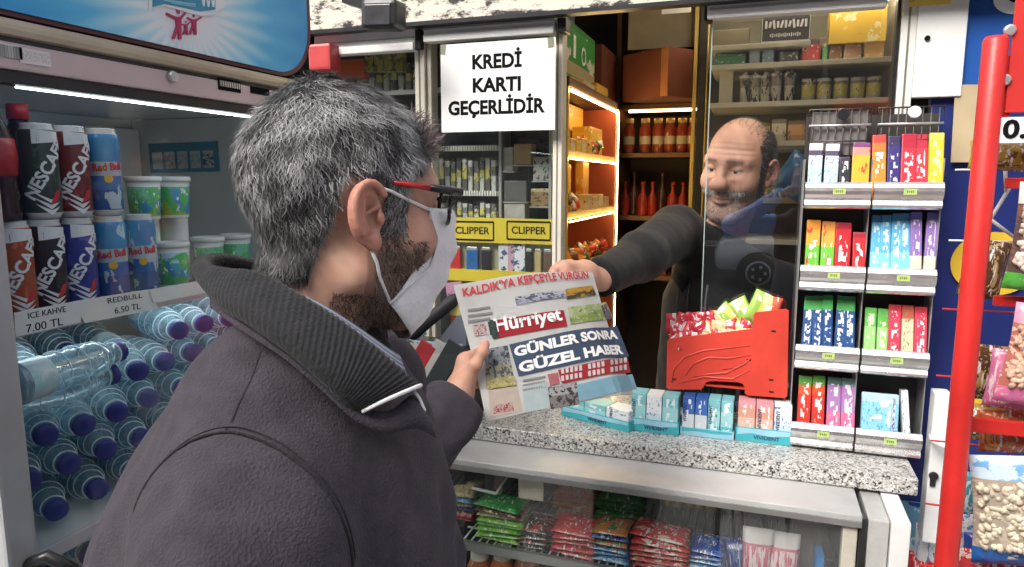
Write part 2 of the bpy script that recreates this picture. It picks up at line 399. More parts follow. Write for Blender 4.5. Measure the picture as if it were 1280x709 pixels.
# fascia: cream board with a black torn-poster pattern
def fascia_mat():
    m = bpy.data.materials.new('patterned_fascia'); n, l, b = nodes(m); setc(b, .6)
    tc = n.new('ShaderNodeTexCoord'); mp = n.new('ShaderNodeMapping'); mp.inputs['Scale'].default_value = (13, 1, 30); l.new(tc.outputs['Object'], mp.inputs[0])
    nz = n.new('ShaderNodeTexNoise'); nz.inputs['Scale'].default_value = 1; nz.inputs['Detail'].default_value = 6; nz.inputs['Roughness'].default_value = .72; l.new(mp.outputs[0], nz.inputs['Vector'])
    cr = n.new('ShaderNodeValToRGB'); ramp_stops(cr, [(0, (.58, .54, .45)), (.50, (.64, .60, .52)), (.55, (.26, .23, .19)), (.585, (.02, .018, .02))], False); l.new(nz.outputs[0], cr.inputs[0])
    l.new(cr.outputs[0], b.inputs['Base Color']); return m
zb = ZatY(600, 25, YW - .09)
Z_FASC = ZatY(700, 12.5, YW - .06)
kp('fascia', box2(nb(), (-2.0, YW - .06, Z_FASC), (1.2, YW - .03, 2.72)), fascia_mat())
kp('fascia_trim', box2(nb(), (-2.0, YW - .066, Z_FASC - .012), (1.2, YW - .03, Z_FASC - .001)), BLACKP)
# roller blinds
def blind(x0, x1, zt, zl, y0, sag=0):
    b_ = nb(); box2(b_, (x0, y0, zl), (x1, y0 + .05, zt), .006)
    o = kp('roller_blind', b_, WHITE)
    obj('blind_lip', box2(nb(), (x0 + .002, y0 - .008, zl - .004), (x1 - .002, y0 + .03, zl + .018), .004), WHITE, o, world=True)
    obj('blind_seam', box2(nb(), (x0 + .001, y0 - .003, zl + .030), (x1 - .001, y0 + .001, zl + .033)), mat('grey_seam', (.35, .35, .34), .6), o, world=True)
YB = YW - .025
for (a, b_, c) in (((392, 46), (518, 33), (519, 61)), ((529, 31), (694, 15), (694, 40)), ((884, -4), (1112, -20), (1110, 6))):
    x0 = onY(*a, YB).x; x1 = onY(*b_, YB).x
    blind(x0, x1, onY(*b_, YB).z, onY(*c, YB).z, YB)
xa = XatY(518.5, YB) ; xb = XatY(528, YB)
kp('blind_bracket', box2(nb(), (xa, YB + .004, ZatY(523, 61, YB)), (xb, YB + .05, Z_FASC - .012), .003), BLACKP)
xa, xb = XatY(695, YB), XatY(706, YB)
kp('blind_bracket', box2(nb(), (xa, YB - .004, ZatY(700, 40, YB)), (xb, YB + .05, Z_FASC - .012), .003), BLACKP)
xa, xb = XatY(872, YB), XatY(883, YB)
kp('blind_bracket', box2(nb(), (xa, YB + .004, ZatY(877, 26, YB)), (xb, YB + .05, Z_FASC + .05), .003), BLACKP)
# window posts
def post(p0, p1, m, z0=1.10, z1=None, y0=YW, dy=.045, groove=True):
    x0, x1 = XatY(p0, y0), XatY(p1, y0); z1 = z1 or Z_FASC + .2
    b_ = nb(); box2(b_, (x0, y0, z0), (x1, y0 + dy, z1), .003); o = kp('window_post', b_, m)
    if groove: obj('post_groove', box2(nb(), (x0 + (x1 - x0) * .42, y0 - .0015, z0 + .01), (x0 + (x1 - x0) * .55, y0 + .001, z1 - .01)), mat('groove_dark', (.16, .15, .12), .7), o, world=True)
    return o
ZB = ZatY(600, 52, YB)
post(521, 533, CREAM, z1=ZB + .06); post(690.5, 702, CREAM, z1=ZB + .06)
post(536, 541, CREAM, z1=ZB + .05, groove=False, y0=YW + .012)
post(861.5, 866.5, mat('yellow_profile', (.50, .36, .10), .5, .1), groove=False, y0=2.95, dy=.02, z1=2.6)
post(867.5, 877, BLACKP, groove=False, y0=2.94, dy=.04, z1=2.6)
post(877.6, 879.6, mat('yellow_profile', (.50, .36, .10), .5, .1), groove=False, y0=2.93, dy=.012, z1=2.6)
post(1112, 1131, mat('white_post', (.72, .71, .66), .35, 0, .05, 6, dirt=.2), y0=YW + .004, dy=.06)
kp('window_post', box2(nb(), (XatY(1106.5, YW), YW + .01, 1.1), (XatY(1111, YW), YW + .04, Z_FASC)), BLACKP)
# sliding glass
GL1 = pane_mat('sliding_glass', (.99, .995, .99), .15, .004, .003, .10)
GL2 = pane_mat('fixed_glass', (.96, .98, .97), .035, .02, .008, .25)
def pane(name, x0, x1, z0, z1, y, m, t=.005): return kp(name, box2(nb(), (x0, y, z0), (x1, y + t, z1)), m)
gp = pane('sliding_pane', XatY(884, YW - .004), XatY(1107, YW - .004), 1.102, ZB + .02, YW - .004, GL1)
obj('pane_edge', box2(nb(), (XatY(883, YW - .004) - .0015, YW - .005, 1.102), (XatY(884, YW - .004) - .001, YW + .002, ZB + .02)), mat('glass_edge', (.35, .42, .40), .2, 0), gp, world=True)
pane('fixed_pane', XatY(542, YW + .02), XatY(690, YW + .02), 1.12, ZB + .03, YW + .02, GL2)
pane('fixed_pane', XatY(380, YW + .02), XatY(521, YW + .02), 1.12, ZB + .03, YW + .02, GL2)
kp('added_window_fill', box2(nb(), (XatY(890, 1.99), 1.985, ZB + .055), (XatY(1095, 1.99), 2.005, ZB + .075)), lamp_mat('added_window_strip', (1, .84, .62), 14))  # added strip behind the blind, brightens the seller and the goods
# white panel, right of the glass
xa, xb = XatY(1131.5, YW), XatY(1192, YW)
wp = kp('white_panel', box2(nb(), (xa, YW, onY(1200, 122, 1.93).z + .001), (xb, YW + .03, Z_FASC + .02), .003), mat('white_laminate', (.74, .74, .72), .35, 0, .04, 5, dirt=.15))
c = onY(1159, 48, YW); b_ = nb(); lathe(b_, [(.006, 0), (.006, .004)], 12, FACE_S((c.x, YW, c.z)) ); obj('screw_hole', b_, INK, wp, world=True)
c = onY(1162, 3, YW); obj('yellow_sticker', bx(nb(), (c.x, YW - .001, c.z + .006), (.085, .002, .026)), printed('yellow_sticker_print', [(0, (.72, .55, .12)), (.9, (.6, .42, .08))], 'Z', [((.05, .05, .05), (14, 1, 6), .6, (.3, .9))]), wp, world=True)
# counter
def granite():
    m = bpy.data.materials.new('speckled_granite'); n, l, b = nodes(m); setc(b, .28); b.inputs['Coat Weight'].default_value = .2
    tc = n.new('ShaderNodeTexCoord')
    v1 = n.new('ShaderNodeTexVoronoi'); v1.inputs['Scale'].default_value = 250; l.new(tc.outputs['Object'], v1.inputs['Vector'])
    sp = n.new('ShaderNodeSeparateXYZ'); l.new(v1.outputs['Color'], sp.inputs[0])
    cr = n.new('ShaderNodeValToRGB'); ramp_stops(cr, [(0, (.03, .03, .03)), (.12, (.18, .17, .16)), (.24, (.40, .385, .365)), (.50, (.56, .55, .52)), (.80, (.70, .69, .66))]); l.new(sp.outputs[0], cr.inputs[0])
    nz = n.new('ShaderNodeTexNoise'); nz.inputs['Scale'].default_value = 420; nz.inputs['Detail'].default_value = 2; l.new(tc.outputs['Object'], nz.inputs['Vector'])
    mx = n.new('ShaderNodeMixRGB'); mx.blend_type = 'MULTIPLY'; mx.inputs[0].default_value = .6
    r2 = n.new('ShaderNodeValToRGB'); ramp_stops(r2, [(.38, (.4, .4, .4)), (.55, (1, 1, 1))], False); l.new(nz.outputs[0], r2.inputs[0])
    l.new(cr.outputs[0], mx.inputs[1]); l.new(r2.outputs[0], mx.inputs[2]); l.new(mx.outputs[0], b.inputs['Base Color'])
    bp = n.new('ShaderNodeBump'); bp.inputs['Strength'].default_value = .08; l.new(nz.outputs[0], bp.inputs['Height']); l.new(bp.outputs[0], b.inputs['Normal'])
    return m
CT = 1.10; XL, XR = -.715, .362
kp('counter_slab', box2(nb(), (XL, 1.682, 1.06), (XR, 2.16, CT), .005), granite())
led = kp('counter_ledge', box2(nb(), (XL - .005, 1.545, 1.036), (.236, 1.690, 1.0585), .003), mat('ledge_satin_metal', (.58, .58, .57), .5, .35, .08, 7, .05, 200, dirt=.3))
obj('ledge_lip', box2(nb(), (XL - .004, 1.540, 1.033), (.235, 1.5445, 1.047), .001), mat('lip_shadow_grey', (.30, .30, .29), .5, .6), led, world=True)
kp('counter_body', box2(nb(), (XL, 1.965, 0), (XR, 2.0, 1.058)), BLACKP)
kp('counter_base', box2(nb(), (XL, 1.54, 0.0), (.37, 1.96, .16), .004), ALU)
kp('counter_side', box2(nb(), (XL - .004, 1.54, .16), (XL + .004, 1.96, 1.029)), GL2)
# right end of the counter: aluminium panel and posts
x0, x1 = onY(1080, 660, 1.52).x, onY(1116, 660, 1.52).x
ep = kp('end_panel', box2(nb(), (x0 + .012, 1.55, .16), (x1, 1.90, 1.052), .004), mat('panel_grey_film', (.56, .56, .54), .35, .2, .14, 7, dirt=.5))
kp('counter_post', box2(nb(), (x0 - .004, 1.547, 0), (x0 + .010, 1.58, 1.050), .003), BLACKP)
kp('counter_post', box2(nb(), (x1 + .002, 1.544, 0), (onY(1143, 660, 1.52).x, 1.70, 1.056), .004), WHITE)
kp('counter_post', box2(nb(), (x0 - .035, 1.552, .16), (x0 - .006, 1.58, 1.033), .003), CREAM)
# lock post at the right of the counter
yl = 1.80
x0, x1 = onY(1152, 600, yl).x, onY(1170, 600, yl).x
lp = kp('lock_post', box2(nb(), (x0 + .012, yl, .9), (x1 + .018, yl + .05, ZatY(1172, 492, yl)), .004), WHITE)
c = onY(1159, 593, yl); b_ = nb(); lathe(b_, [(.010, 0), (.010, .004), (.0085, .005)], 14, FACE_S((c.x + .012, yl - .004, c.z))); bx(b_, (c.x + .012, yl - .003, c.z - .012), (.012, .005, .030), None, .002)
obj('keyhole_plate', b_, BLACKP, lp, world=True)
b_ = nb(); p = onY(1163, 545, yl); tube(b_, [(p.x, yl, p.z), (p.x + .002, yl - .03, p.z), (p.x + .02, yl - .04, p.z - .008), (p.x + .06, yl - .035, p.z - .012)], .008); obj('latch_handle', b_, WHITE, lp, world=True)
# showcase under the counter
SZ = .828
sh = kp('showcase_shelf', box2(nb(), (XL + .006, 1.564, SZ - .022), (.23, 1.578, SZ + .002), .003), ALU)
b_ = nb()
rod = None
for i in range(44):
    x = XL + .03 + i * .021
    if rod is None:
        t_ = nb(); tube(t_, [(0, 1.578, 0), (0, 1.95, 0)], .0023, 6); ro = obj('shelf_rod', t_, STEEL, sh, world=True); rod = ro.data
    else: ro = obj('shelf_rod', rod, None, sh, world=True)
    ro.location = (x, 0, SZ - .004)
for y in (1.66, 1.80): 
    t_ = nb(); tube(t_, [(XL + .01, y, SZ - .009), (.22, y, SZ - .009)], .003, 6); obj('shelf_cross_rod', t_, STEEL, sh, world=True)
kp('showcase_shelf', box2(nb(), (XL + .006, 1.564, .50), (.23, 1.95, .515), .002), ALU)
xg = onY(905, 660, 1.54).x
kp('showcase_pane', box2(nb(), (XL + .006, 1.554, .165), (xg - .02, 1.558, 1.032)), GL2)
# hanging clear plastic sheet on the right of the showcase
def wrinkled_sheet(x0, x1, z0, z1, y, amp=.012, nx=26, nz=26, seed=3):
    b_ = nb(); r = random.Random(seed); ph = [r.uniform(0, 6) for _ in range(9)]; g_ = []
    for j in range(nz + 1):
        row = []
        for i in range(nx + 1):
            u, v = i / nx, j / nz
            d = math.sin(u * 17 + ph[0] + 2.2 * math.sin(v * 3 + ph[1])) * .6 + math.sin(u * 31 + v * 9 + ph[2]) * .3 + math.sin(v * 14 + u * 5 + ph[3]) * .25
            row.append(b_.verts.new((x0 + (x1 - x0) * u, y + amp * d, z0 + (z1 - z0) * v)))
        g_.append(row)
    for j in range(nz):
        for i in range(nx): f = b_.faces.new((g_[j][i], g_[j][i + 1], g_[j + 1][i + 1], g_[j + 1][i])); f.smooth = True
    return b_
FILM = pane_mat('clear_film', (.94, .96, .96), .10, .10, .10)
kp('plastic_curtain', wrinkled_sheet(xg - .01, onY(1072, 660, 1.55).x - .012, .3, 1.033, 1.572, .007), FILM)
kp('price_card_holder', box2(nb(), (onY(648, 610, 1.6).x, 1.600, onY(660, 624, 1.6).z), (onY(679, 610, 1.6).x, 1.603, 1.034)), mat('old_card', (.55, .50, .38), .8))
b_ = nb(); p, q = onY(590, 610, 1.6), onY(620, 617, 1.6); tube(b_, [p, q], .004, 6); tube(b_, [q, q + Vector((0, .30, .03))], .003, 6); kp('shelf_bracket', b_, WHITE)
# floodlight under the fascia
fl = thing('floodlight', 'black angular lamp on a bent arm in front of the patterned fascia', 'lamp', onY(470, 5, 1.70))
b_ = nb(); c = onY(480, 20, 1.70); bx(b_, c, (.10, .07, .072), (0, R(3), 0), .012); obj('lamp_housing', b_, BLACKP, fl, world=True)
b_ = nb(); a, bq = onY(435, 2, 1.72), onY(470, 14, 1.72); prism(b_, [(0, 0), (.13, -.02), (.15, -.055), (.09, -.06), (.0, -.03)], (a.x - .01, a.y + .02, a.z + .025), (1, 0, 0), (0, 0, 1), .035); obj('lamp_arm', b_, BLACKP, fl, world=True)
obj('lamp_glass', bx(nb(), c + Vector((.0, -.036, -.004)), (.075, .004, .05), (0, R(3), 0), .002), mat('lamp_front_glass', (.06, .06, .065), .12, 0, .3, 20), fl, world=True)
b_ = nb(); tube(b_, [a + Vector((.0, .02, 0)), a + Vector((-.02, .06, .06)), (a.x - .02, YW - .064, a.z + .06)], .012); obj('lamp_bracket', b_, BLACKP, fl, world=True)
# paper sign
q = [onY(*p, YW - .034) for p in ((551, 60), (695, 43), (696, 160), (553, 168))]
sx0, sx1, sz0, sz1 = q[0].x, q[1].x, (q[2].z + q[3].z) / 2, (q[0].z + q[1].z) / 2
sg = thing('paper_sign', 'white paper sign with bold black capitals hung under the blind', 'sign', ((sx0 + sx1) / 2, YW - .034, sz0))
b_ = box2(nb(), (sx0, YW - .0366, sz0), (sx1, YW - .0355, sz1)); obj('sheet', b_, PAPER, sg, world=True)
w_, h_ = sx1 - sx0, sz1 - sz0
for s, v, wd in (('KREDİ', .775, .43), ('KARTI', .515, .42), ('GEÇERLİDİR', .265, .85)):
    text(s, .052, INK, sg, FACE_S((sx0 + w_ * (.5 if s[0] != 'G' else .485), YW - .0369, sz0 + h_ * v)), .036, .0005, fitw=w_ * wd)

for dx, a in ((-.16, 8), (.155, -6)): obj('tape', bx(nb(), ((sx0 + sx1) / 2 + dx, YW - .0372, sz1 - .012), (.018, .0006, .03), (0, R(a), 0)), pane_mat('clear_tape', (.85, .85, .78), .12, .15, .12), sg, world=True)
# ================================================================== drinks cooler on the left
XF = -.85
DC = thing('drinks_cooler', 'tall glass door drinks cooler with blue illuminated header at the left', 'cooler', (-1.15, .91, 0))
def dp(name, geo, m, parent=None, **k): return obj(name, geo, m, parent or DC, world=True, **k)
COOLW = mat('cooler_liner', (.66, .68, .67), .4, 0, .05, 5, dirt=.15)
CABG = mat('cooler_outer', (.10, .12, .22), .4, 0, .1)
Y0, Y1 = .575, 1.25
b_ = nb()
dp('side_wall', box2(nb(), (-1.50, Y0, .12), (XF - .006, Y0 + .02, 1.88)), CABG)
dp('side_wall', box2(nb(), (-1.50, Y1 - .04, .12), (XF - .006, Y1 - .001, 1.88)), COOLW)
dp('back_wall', box2(nb(), (-1.50, Y0 + .021, .12), (-1.30, Y1 - .041, 1.88)), mat('cooler_back', (.50, .54, .56), .5, 0, .1, 4))
dp('back_panel', box2(nb(), (-1.299, Y1 - .20, .3), (-1.275, Y1 - .045, 1.86), .004), COOLW)
dp('plinth', box2(nb(), (-1.50, Y0, 0), (XF - .01, Y1, .119)), BLACKP)
dp('top_panel', box2(nb(), (-1.50, Y0, 1.895), (XF - .03, Y1, 1.94)), CABG); dp('top_liner', box2(nb(), (-1.49, Y0 + .022, 1.881), (XF - .032, Y1 - .042, 1.8945)), COOLW)
PINKH = mat('pinkish_header_strip', (.60, .47, .47), .35, .1, .05, 6)
hp = dp('header_strip', box2(nb(), (XF - .03, Y0, 1.8815), (XF + .002, Y1 + .01, 1.9135), .003), PINKH)
dp('gasket', box2(nb(), (XF - .03, Y0 + .002, 1.866), (XF - .004, Y1, 1.8805)), BLACKP)
tr_ = dp('beige_trim', box2(nb(), (XF - .04, Y0 - .05, 1.9195), (XF + .008, Y1 + .03, 1.941), .008), mat('beige_trim_metal', (.50, .43, .32), .35, .3, .15, 8))
dp('trim_gap', box2(nb(), (XF - .04, Y0 - .05, 1.9137), (XF - .002, Y1 + .02, 1.9193)), BLACKP)
c = onX(213, 96, XF + .002); b_ = nb(); lathe(b_, [(.0085, 0), (.0085, .006), (.007, .009)], 16, frame_M(c, (0, 1, 0), (0, 0, 1))); bx(b_, c + Vector((.0092, 0, 0)), (.001, .0022, .009)); dp('door_lock', b_, STEEL, hp)
c = onX(287, 107, XF + .003); b = dp('name_plate', bx(nb(), c, (.002, .053, .019), None, .0008), INK, hp)
for k in range(9): obj('vent_slot', bx(nb(), c + Vector((.0014, -.022 + k * .0055, .001)), (.001, .003, .009)), STEEL, b, world=True) if k < 9 else 0
c = onX(325, 114, XF + .003); dp('name_plate', bx(nb(), c, (.002, .05, .012), None, .0008), INK, hp)
c = onX(44, 72, XF + .003); dp('barcode_sticker', bx(nb(), c + Vector((0, .0, 0)), (.0012, .040, .018)), printed('sticker_print', [(0, (.72, .66, .66)), (.5, (.70, .66, .66))], 'Z', [((.35, .33, .33), (1, 40, 9), .55, (.2, .85))]), hp)
c = onX(13, 64, XF + .003); dp('barcode_sticker', bx(nb(), c, (.0012, .028, .016)), printed('barcode_print', [(0, (.45, .43, .43)), (.85, (.66, .62, .62))], 'Z', [((.2, .2, .2), (1, 30, .1), .5, (0, .9))]), hp)
# door frame, pane, handle
pl = onX(42, 650, XF).y
dp('door_stile', box2(nb(), (XF - .035, Y0 - .02, .14), (XF + .004, pl, 1.864), .005), mat('door_stile_metal', (.52, .53, .54), .4, .35, .06, 6, dirt=.2))
dp('door_stile', box2(nb(), (XF - .035, Y1 - .035, .14), (XF + .004, Y1, 1.864), .005), ALU)
dp('door_rail', box2(nb(), (XF - .035, pl + .001, .14), (XF + .003, Y1 - .036, .19), .005), ALU)
dp('door_pane', box2(nb(), (XF - .012, pl + .0005, .191), (XF - .008, Y1 - .036, 1.866)), pane_mat('cooler_glass', (.96, .98, .98), .012, .03, .006, .10))
b_ = nb(); p = onX(44, 705, XF + .01); tube(b_, [(XF + .004, p.y - .004, p.z + .0), (XF + .03, p.y + .002, p.z + .012), (XF + .045, p.y + .02, p.z - .01), (XF + .045, p.y + .024, p.z - .12), (XF + .03, p.y + .01, p.z - .15), (XF + .003, p.y, p.z - .15)], .009, 10); dp('door_handle', b_, BLACKP)
b_ = nb(); tube(b_, [onX(20, 108, XF - .03), onX(320, 147, XF - .03)], .0022, 8); dp('lamp_or_fill_tube', b_, TUBEM)
b_ = nb(); tube(b_, [(XF - .10, .62, 1.5505), (XF - .10, 1.19, 1.5505)], .004, 8); dp('lamp_or_fill_tube', b_, TUBEM)  # added tube tucked behind the rail, brightens the lying bottles
# header light box: rounded blue panel with sun rays, ribbon and three cheering figures
def rounded(w, h, r, n=8, corners=(1, 1, 1, 1)):
    P = []
    for cx, cy, a0, on in ((w - r, r, -90, corners[0]), (w - r, h - r, 0, corners[1]), (r, h - r, 90, corners[2]), (r, r, 180, corners[3])):
        if on: P += [(cx + r * math.cos(R(a0 + 90 * k / n)), cy + r * math.sin(R(a0 + 90 * k / n))) for k in range(n + 1)]
        else: P.append((cx + (r if cx > w / 2 else -r), cy + (r if cy > h / 2 else -r)))
    return P
ye = onX(391, 40, XF + .01).y; zs = 1.9425; hw = ye - (Y0 - .05); hh = .30
fr = dp('header_frame', prism(nb(), rounded(hw, hh, .10, 10, (1, 1, 0, 0)), (XF - .15, Y0 - .05, zs), (0, 1, 0), (0, 0, 1), .155), mat('dark_red_edge', (.09, .012, .025), .4))
def ray_mat(cy, cz):
    m = bpy.data.materials.new('blue_sunburst_print'); n, l, b = nodes(m); setc(b, .35)
    tc = n.new('ShaderNodeTexCoord'); sp = n.new('ShaderNodeSeparateXYZ'); l.new(tc.outputs['Object'], sp.inputs[0])
    def ma(op, a, c=None):
        x = n.new('ShaderNodeMath'); x.operation = op
        for k, v in ((0, a), (1, c)):
            if v is None: continue
            if isinstance(v, (int, float)): x.inputs[k].default_value = v
            else: l.new(v, x.inputs[k])
        return x.outputs[0]
    dy, dz = ma('SUBTRACT', sp.outputs['Y'], cy), ma('SUBTRACT', sp.outputs['Z'], cz)
    rr = ma('SQRT', ma('ADD', ma('MULTIPLY', dy, dy), ma('MULTIPLY', ma('MULTIPLY', dz, dz), 1.6)))
    an = ma('ARCTAN2', dy, dz); st = ma('SINE', ma('MULTIPLY', an, 34.0))
    k = ma('ADD', rr, ma('MULTIPLY', st, .02))
    cr = n.new('ShaderNodeValToRGB'); ramp_stops(cr, [(.0, (.86, .76, .82)), (.25, (.74, .82, .86)), (.45, (.36, .68, .84)), (.66, (.09, .48, .78)), (1, (.03, .34, .70))], False)
    l.new(ma('MULTIPLY', k, 3.4), cr.inputs[0]); l.new(cr.outputs[0], b.inputs['Base Color']); return m
lc = onX(232, 12, XF + .006)
fp = dp('header_panel', prism(nb(), rounded(hw - .02, hh - .018, .094, 10, (1, 1, 0, 0)), (XF + .0055, Y0 - .045, zs + .006), (0, 1, 0), (0, 0, 1), .003), ray_mat(lc.y, lc.z))
XS = XF + .0095
def flat(pts, m, name, t=.0015, x=XS): # pts are (y,z) world
    return obj(name, prism(nb(), pts, (x, 0, 0), (0, 1, 0), (0, 0, 1), t), m, fp, world=True)
def yz(px, py): v = onX(px, py, XS); return (v.y, v.z)
RIB = mat('ribbon_blue', (.02, .25, .42), .35, 0, .15, 30); MAG = mat('magenta_print', (.42, .02, .10), .5, 0, .1)
WHT = mat('white_print', (.80, .82, .84), .5, 0, .04)
flat([yz(*p) for p in ((186, 12), (205, 8), (225, 13), (250, 18), (268, 15), (280, 10), (282, -40), (186, -40))], WHT, 'ribbon_edge', .001)
flat([yz(*p) for p in ((190, 9), (205, 5), (225, 9), (250, 14.5), (268, 12), (268, -40), (190, -40))], RIB, 'ribbon', .0022)
flat([yz(*p) for p in ((226, 14), (250, 20), (266, 19), (277, 13), (272, 15), (262, 16.5), (248, 16))], WHT, 'ribbon_tail', .0014)
for q_ in (((203, -1), (243, 5), (243, 7.2), (203, 1.5)), ((212, 3), (243, 8), (243, 9.2), (212, 4.4))): flat([yz(*p) for p in q_], mat('pale_blue_print', (.25, .52, .66), .5), 'ribbon_band', .0028)
for k, (x0, y0) in enumerate(((250, 2), (256, 3), (262, 3))): flat([yz(x0, y0 - 5), yz(x0 + 2, y0 + 6), yz(x0 + 4, y0 + 6), yz(x0 + 5, y0 - 5), yz(x0 + 3, y0 - 1)], WHT, 'ribbon_letter', .0029)
def figure(cx, top, h, w, arms):
    g = nb()
    hd = yz(cx, top + h * .08); lathe(g, [(.0028 * h / 36, 0), (.0028 * h / 36, .0012)], 10, frame_M((XS, hd[0], hd[1]), (0, 1, 0), (0, 0, 1)))
    Q = lambda L: [yz(cx + a * w, top + b * h) for a, b in L]
    o = flat(Q([(-.14, .24), (.16, .24), (.14, .55), (.16, .98), (.0, .98), (-.02, .66), (-.2, .98), (-.34, .96), (-.12, .55)]), MAG, 'figure')
    obj('figure_head', g, MAG, o, world=True) if False else dp('figure_head', g, MAG, fp)
    flat(Q([(-.12, .34), (-.12, .24), arms[0], (arms[0][0] - .03, arms[0][1] + .07)]), MAG, 'figure_arm', .0013)
    flat(Q([(.12, .24), (.14, .34), (arms[1][0] + .02, arms[1][1] + .06), arms[1]]), MAG, 'figure_arm', .0013)
figure(222.5, 12, 38, 24, ((-.62, .1), (.36, .08))); figure(232, 26, 18, 13, ((-.5, .2), (.4, .05))); figure(242, 18, 26, 20, ((-.42, .12), (.48, .10)))
# shelves of the cooler
SH1, SH2 = 1.574, 1.254
RAILW = mat('shelf_rail_white', (.58, .54, .55), .4, 0, .05)
def shelf(z, name='cooler_shelf'):
    o = dp(name, box2(nb(), (-1.28, Y0 + .03, z - .010), (XF - .042, Y1 - .045, z - .004)), COOLW)
    obj('shelf_rail', box2(nb(), (XF - .0415, Y0 + .03, z - .014), (XF - .034, Y1 - .045, z + .006), .002), RAILW, o, world=True)
    return o
shelf(SH1 - .008); shelf(SH2); shelf(.95); shelf(.62)
# chart on the inner wall
yc = Y1 - .0415
q = [onY(*p, yc) for p in ((186, 180), (272, 169), (275, 214), (189, 216))]
ch = thing('wall_chart', 'blue framed leaflet chart stuck inside the cooler wall', 'chart', (q[0].x, yc, q[2].z))
ux = q[1] - q[0]; 
obj('chart_frame', prism(nb(), [(0, 0), (1, 0), (1, 1), (0, 1)], q[3], q[2] - q[3], q[0] - q[3], .0015), mat('chart_blue', (.04, .22, .33), .4), ch, world=True)
e1, e2 = q[2] - q[3], q[0] - q[3]
for k in range(5):
    g = nb(); prism(g, [(.05 + k * .185, .12), (.19 + k * .185, .12), (.19 + k * .185, .70), (.05 + k * .185, .70)], q[3] + Vector((0, -.0016, 0)), e1, e2, .001)
    obj('chart_panel', g, printed('chart_print_%s' % ['pale', 'rust', 'sand', 'mint', 'dark'][k], [(0, (.45, .52, .50)), (.85, (.55, .58, .52))], 'Z', [([(.5, .45, .2), (.5, .15, .08), (.35, .35, .3), (.2, .4, .4), (.03, .06, .1)][k], (3, 1, 4), .52, (.15, .8))]), ch, world=True)
# cans
def can_geo(r, h, n=28):
    return lathe(nb(), [(r * .72, 0), (r * .78, .001), (r * .98, .008), (r, .014), (r, h - .016), (r * .97, h - .011), (r * .80, h - .004), (r * .82, h - .001), (r * .80, h), (r * .74, h - .003)], n)
LID = mat('can_lid', (.62, .62, .62), .3, .9, .05)
def wrapped(s, size, r, z, ang, rot, bold=.03, fitw=None, sx=1.):
    me = text_mesh(s, size, bold, .0003); ca, sa = math.cos(rot), math.sin(rot)
    if fitw:
        xs = [v.co.x for v in me.vertices]; k = fitw / (max(xs) - min(xs))
        for v in me.vertices: v.co.x *= k
    bm_ = bmesh.new(); bm_.from_mesh(me); bmesh.ops.subdivide_edges(bm_, edges=[e for e in bm_.edges if e.calc_length() > size * .25], cuts=2); bm_.to_mesh(me); bm_.free()
    for v in me.vertices:
        x, y = v.co.x * ca - v.co.y * sa, v.co.x * sa + v.co.y * ca
        a = ang + x / r; rr = r + .0006 + v.co.z; v.co = (rr * math.cos(a), rr * math.sin(a), z + y)
    return me
def wrap_poly(pts, r, z, ang, off=.0004):
    """printed patch bent round a can; pts in metres (x along the skin, y up)"""
    g = nb(); f = g.faces.new([g.verts.new((p[0], p[1], 0)) for p in pts]); bmesh.ops.triangulate(g, faces=[f])
    for _ in range(3): bmesh.ops.subdivide_edges(g, edges=[e for e in g.edges if e.calc_length() > .006], cuts=1)
    bmesh.ops.triangulate(g, faces=list(g.faces))
    for v in g.verts: a = ang + v.co.x / r; v.co = ((r + off) * math.cos(a), (r + off) * math.sin(a), z + v.co.y)
    me = bpy.data.meshes.new('p'); g.to_mesh(me); g.free(); return me
CR, CH = .0225, .125
ccmats = {}
def coffee_can(col, name, label, loc, ang, text_='NESCAFÉ'):
    t = thing(name, label, 'can', loc)
    obj('body', can_geo(CR, CH), printed('coffee_can_' + '_'.join(str(int(x * 100)) for x in col), [(0, LIDC), (.07, col), (.2, [c * 1.0 for c in col]), (.93, LIDC)], 'Z', [([min(1, c * 1.6 + .02) for c in col], (3, 3, 5), .6, (.08, .9))], .28, bump=0), t)
    obj('lettering', wrapped(text_, .022, CR, CH * .52, ang + .12, R(58), .03, fitw=.088), WHT, t)
    obj('white_patch', wrap_poly([(-.012, .098), (.024, .102), (.024, .114), (-.012, .117)], CR, 0, ang), WHT, t)
    g = [wrap_poly([(-.020 + k * .003, .040 - k * .003), (.004, .022 - k * .002), (.016, .030), (.004, .027 - k * .001)], CR, -.001 - k * .006, ang, .0005) for k in range(3)]
    for m_ in g: obj('swirl', m_, WHT, t)
    obj('red_mark', wrap_poly([(.002, .018), (.014, .026), (.018, .040), (.010, .036)], CR, 0, ang, .0009), mat('red_print', (.55, .03, .03), .4), t)
    return t
LIDC = (.62, .62, .62)
def energy_can(name, label, loc, ang):
    t = thing(name, label, 'can', loc)
    obj('body', can_geo(CR, CH), printed('blue_silver_can', [(0, LIDC), (.07, (.03, .10, .30)), (.30, (.05, .16, .42)), (.46, (.42, .50, .58)), (.62, (.03, .24, .50)), (.93, LIDC)], 'Z', [((.50, .58, .64), (1.2, 1.2, 1.6), .56, (.08, .9))], .25, bump=0), t)
    obj('lettering', wrapped('Red Bull', .015, CR, CH * .56, ang, R(4), .03, fitw=.040), mat('red_print', (.55, .03, .03), .4), t)
    obj('yellow_disc', wrap_poly([(.006 * math.cos(R(a)), .006 * math.sin(R(a))) for a in range(0, 360, 30)], CR, CH * .43, ang), mat('yellow_print', (.70, .45, .05), .4), t)
    return t
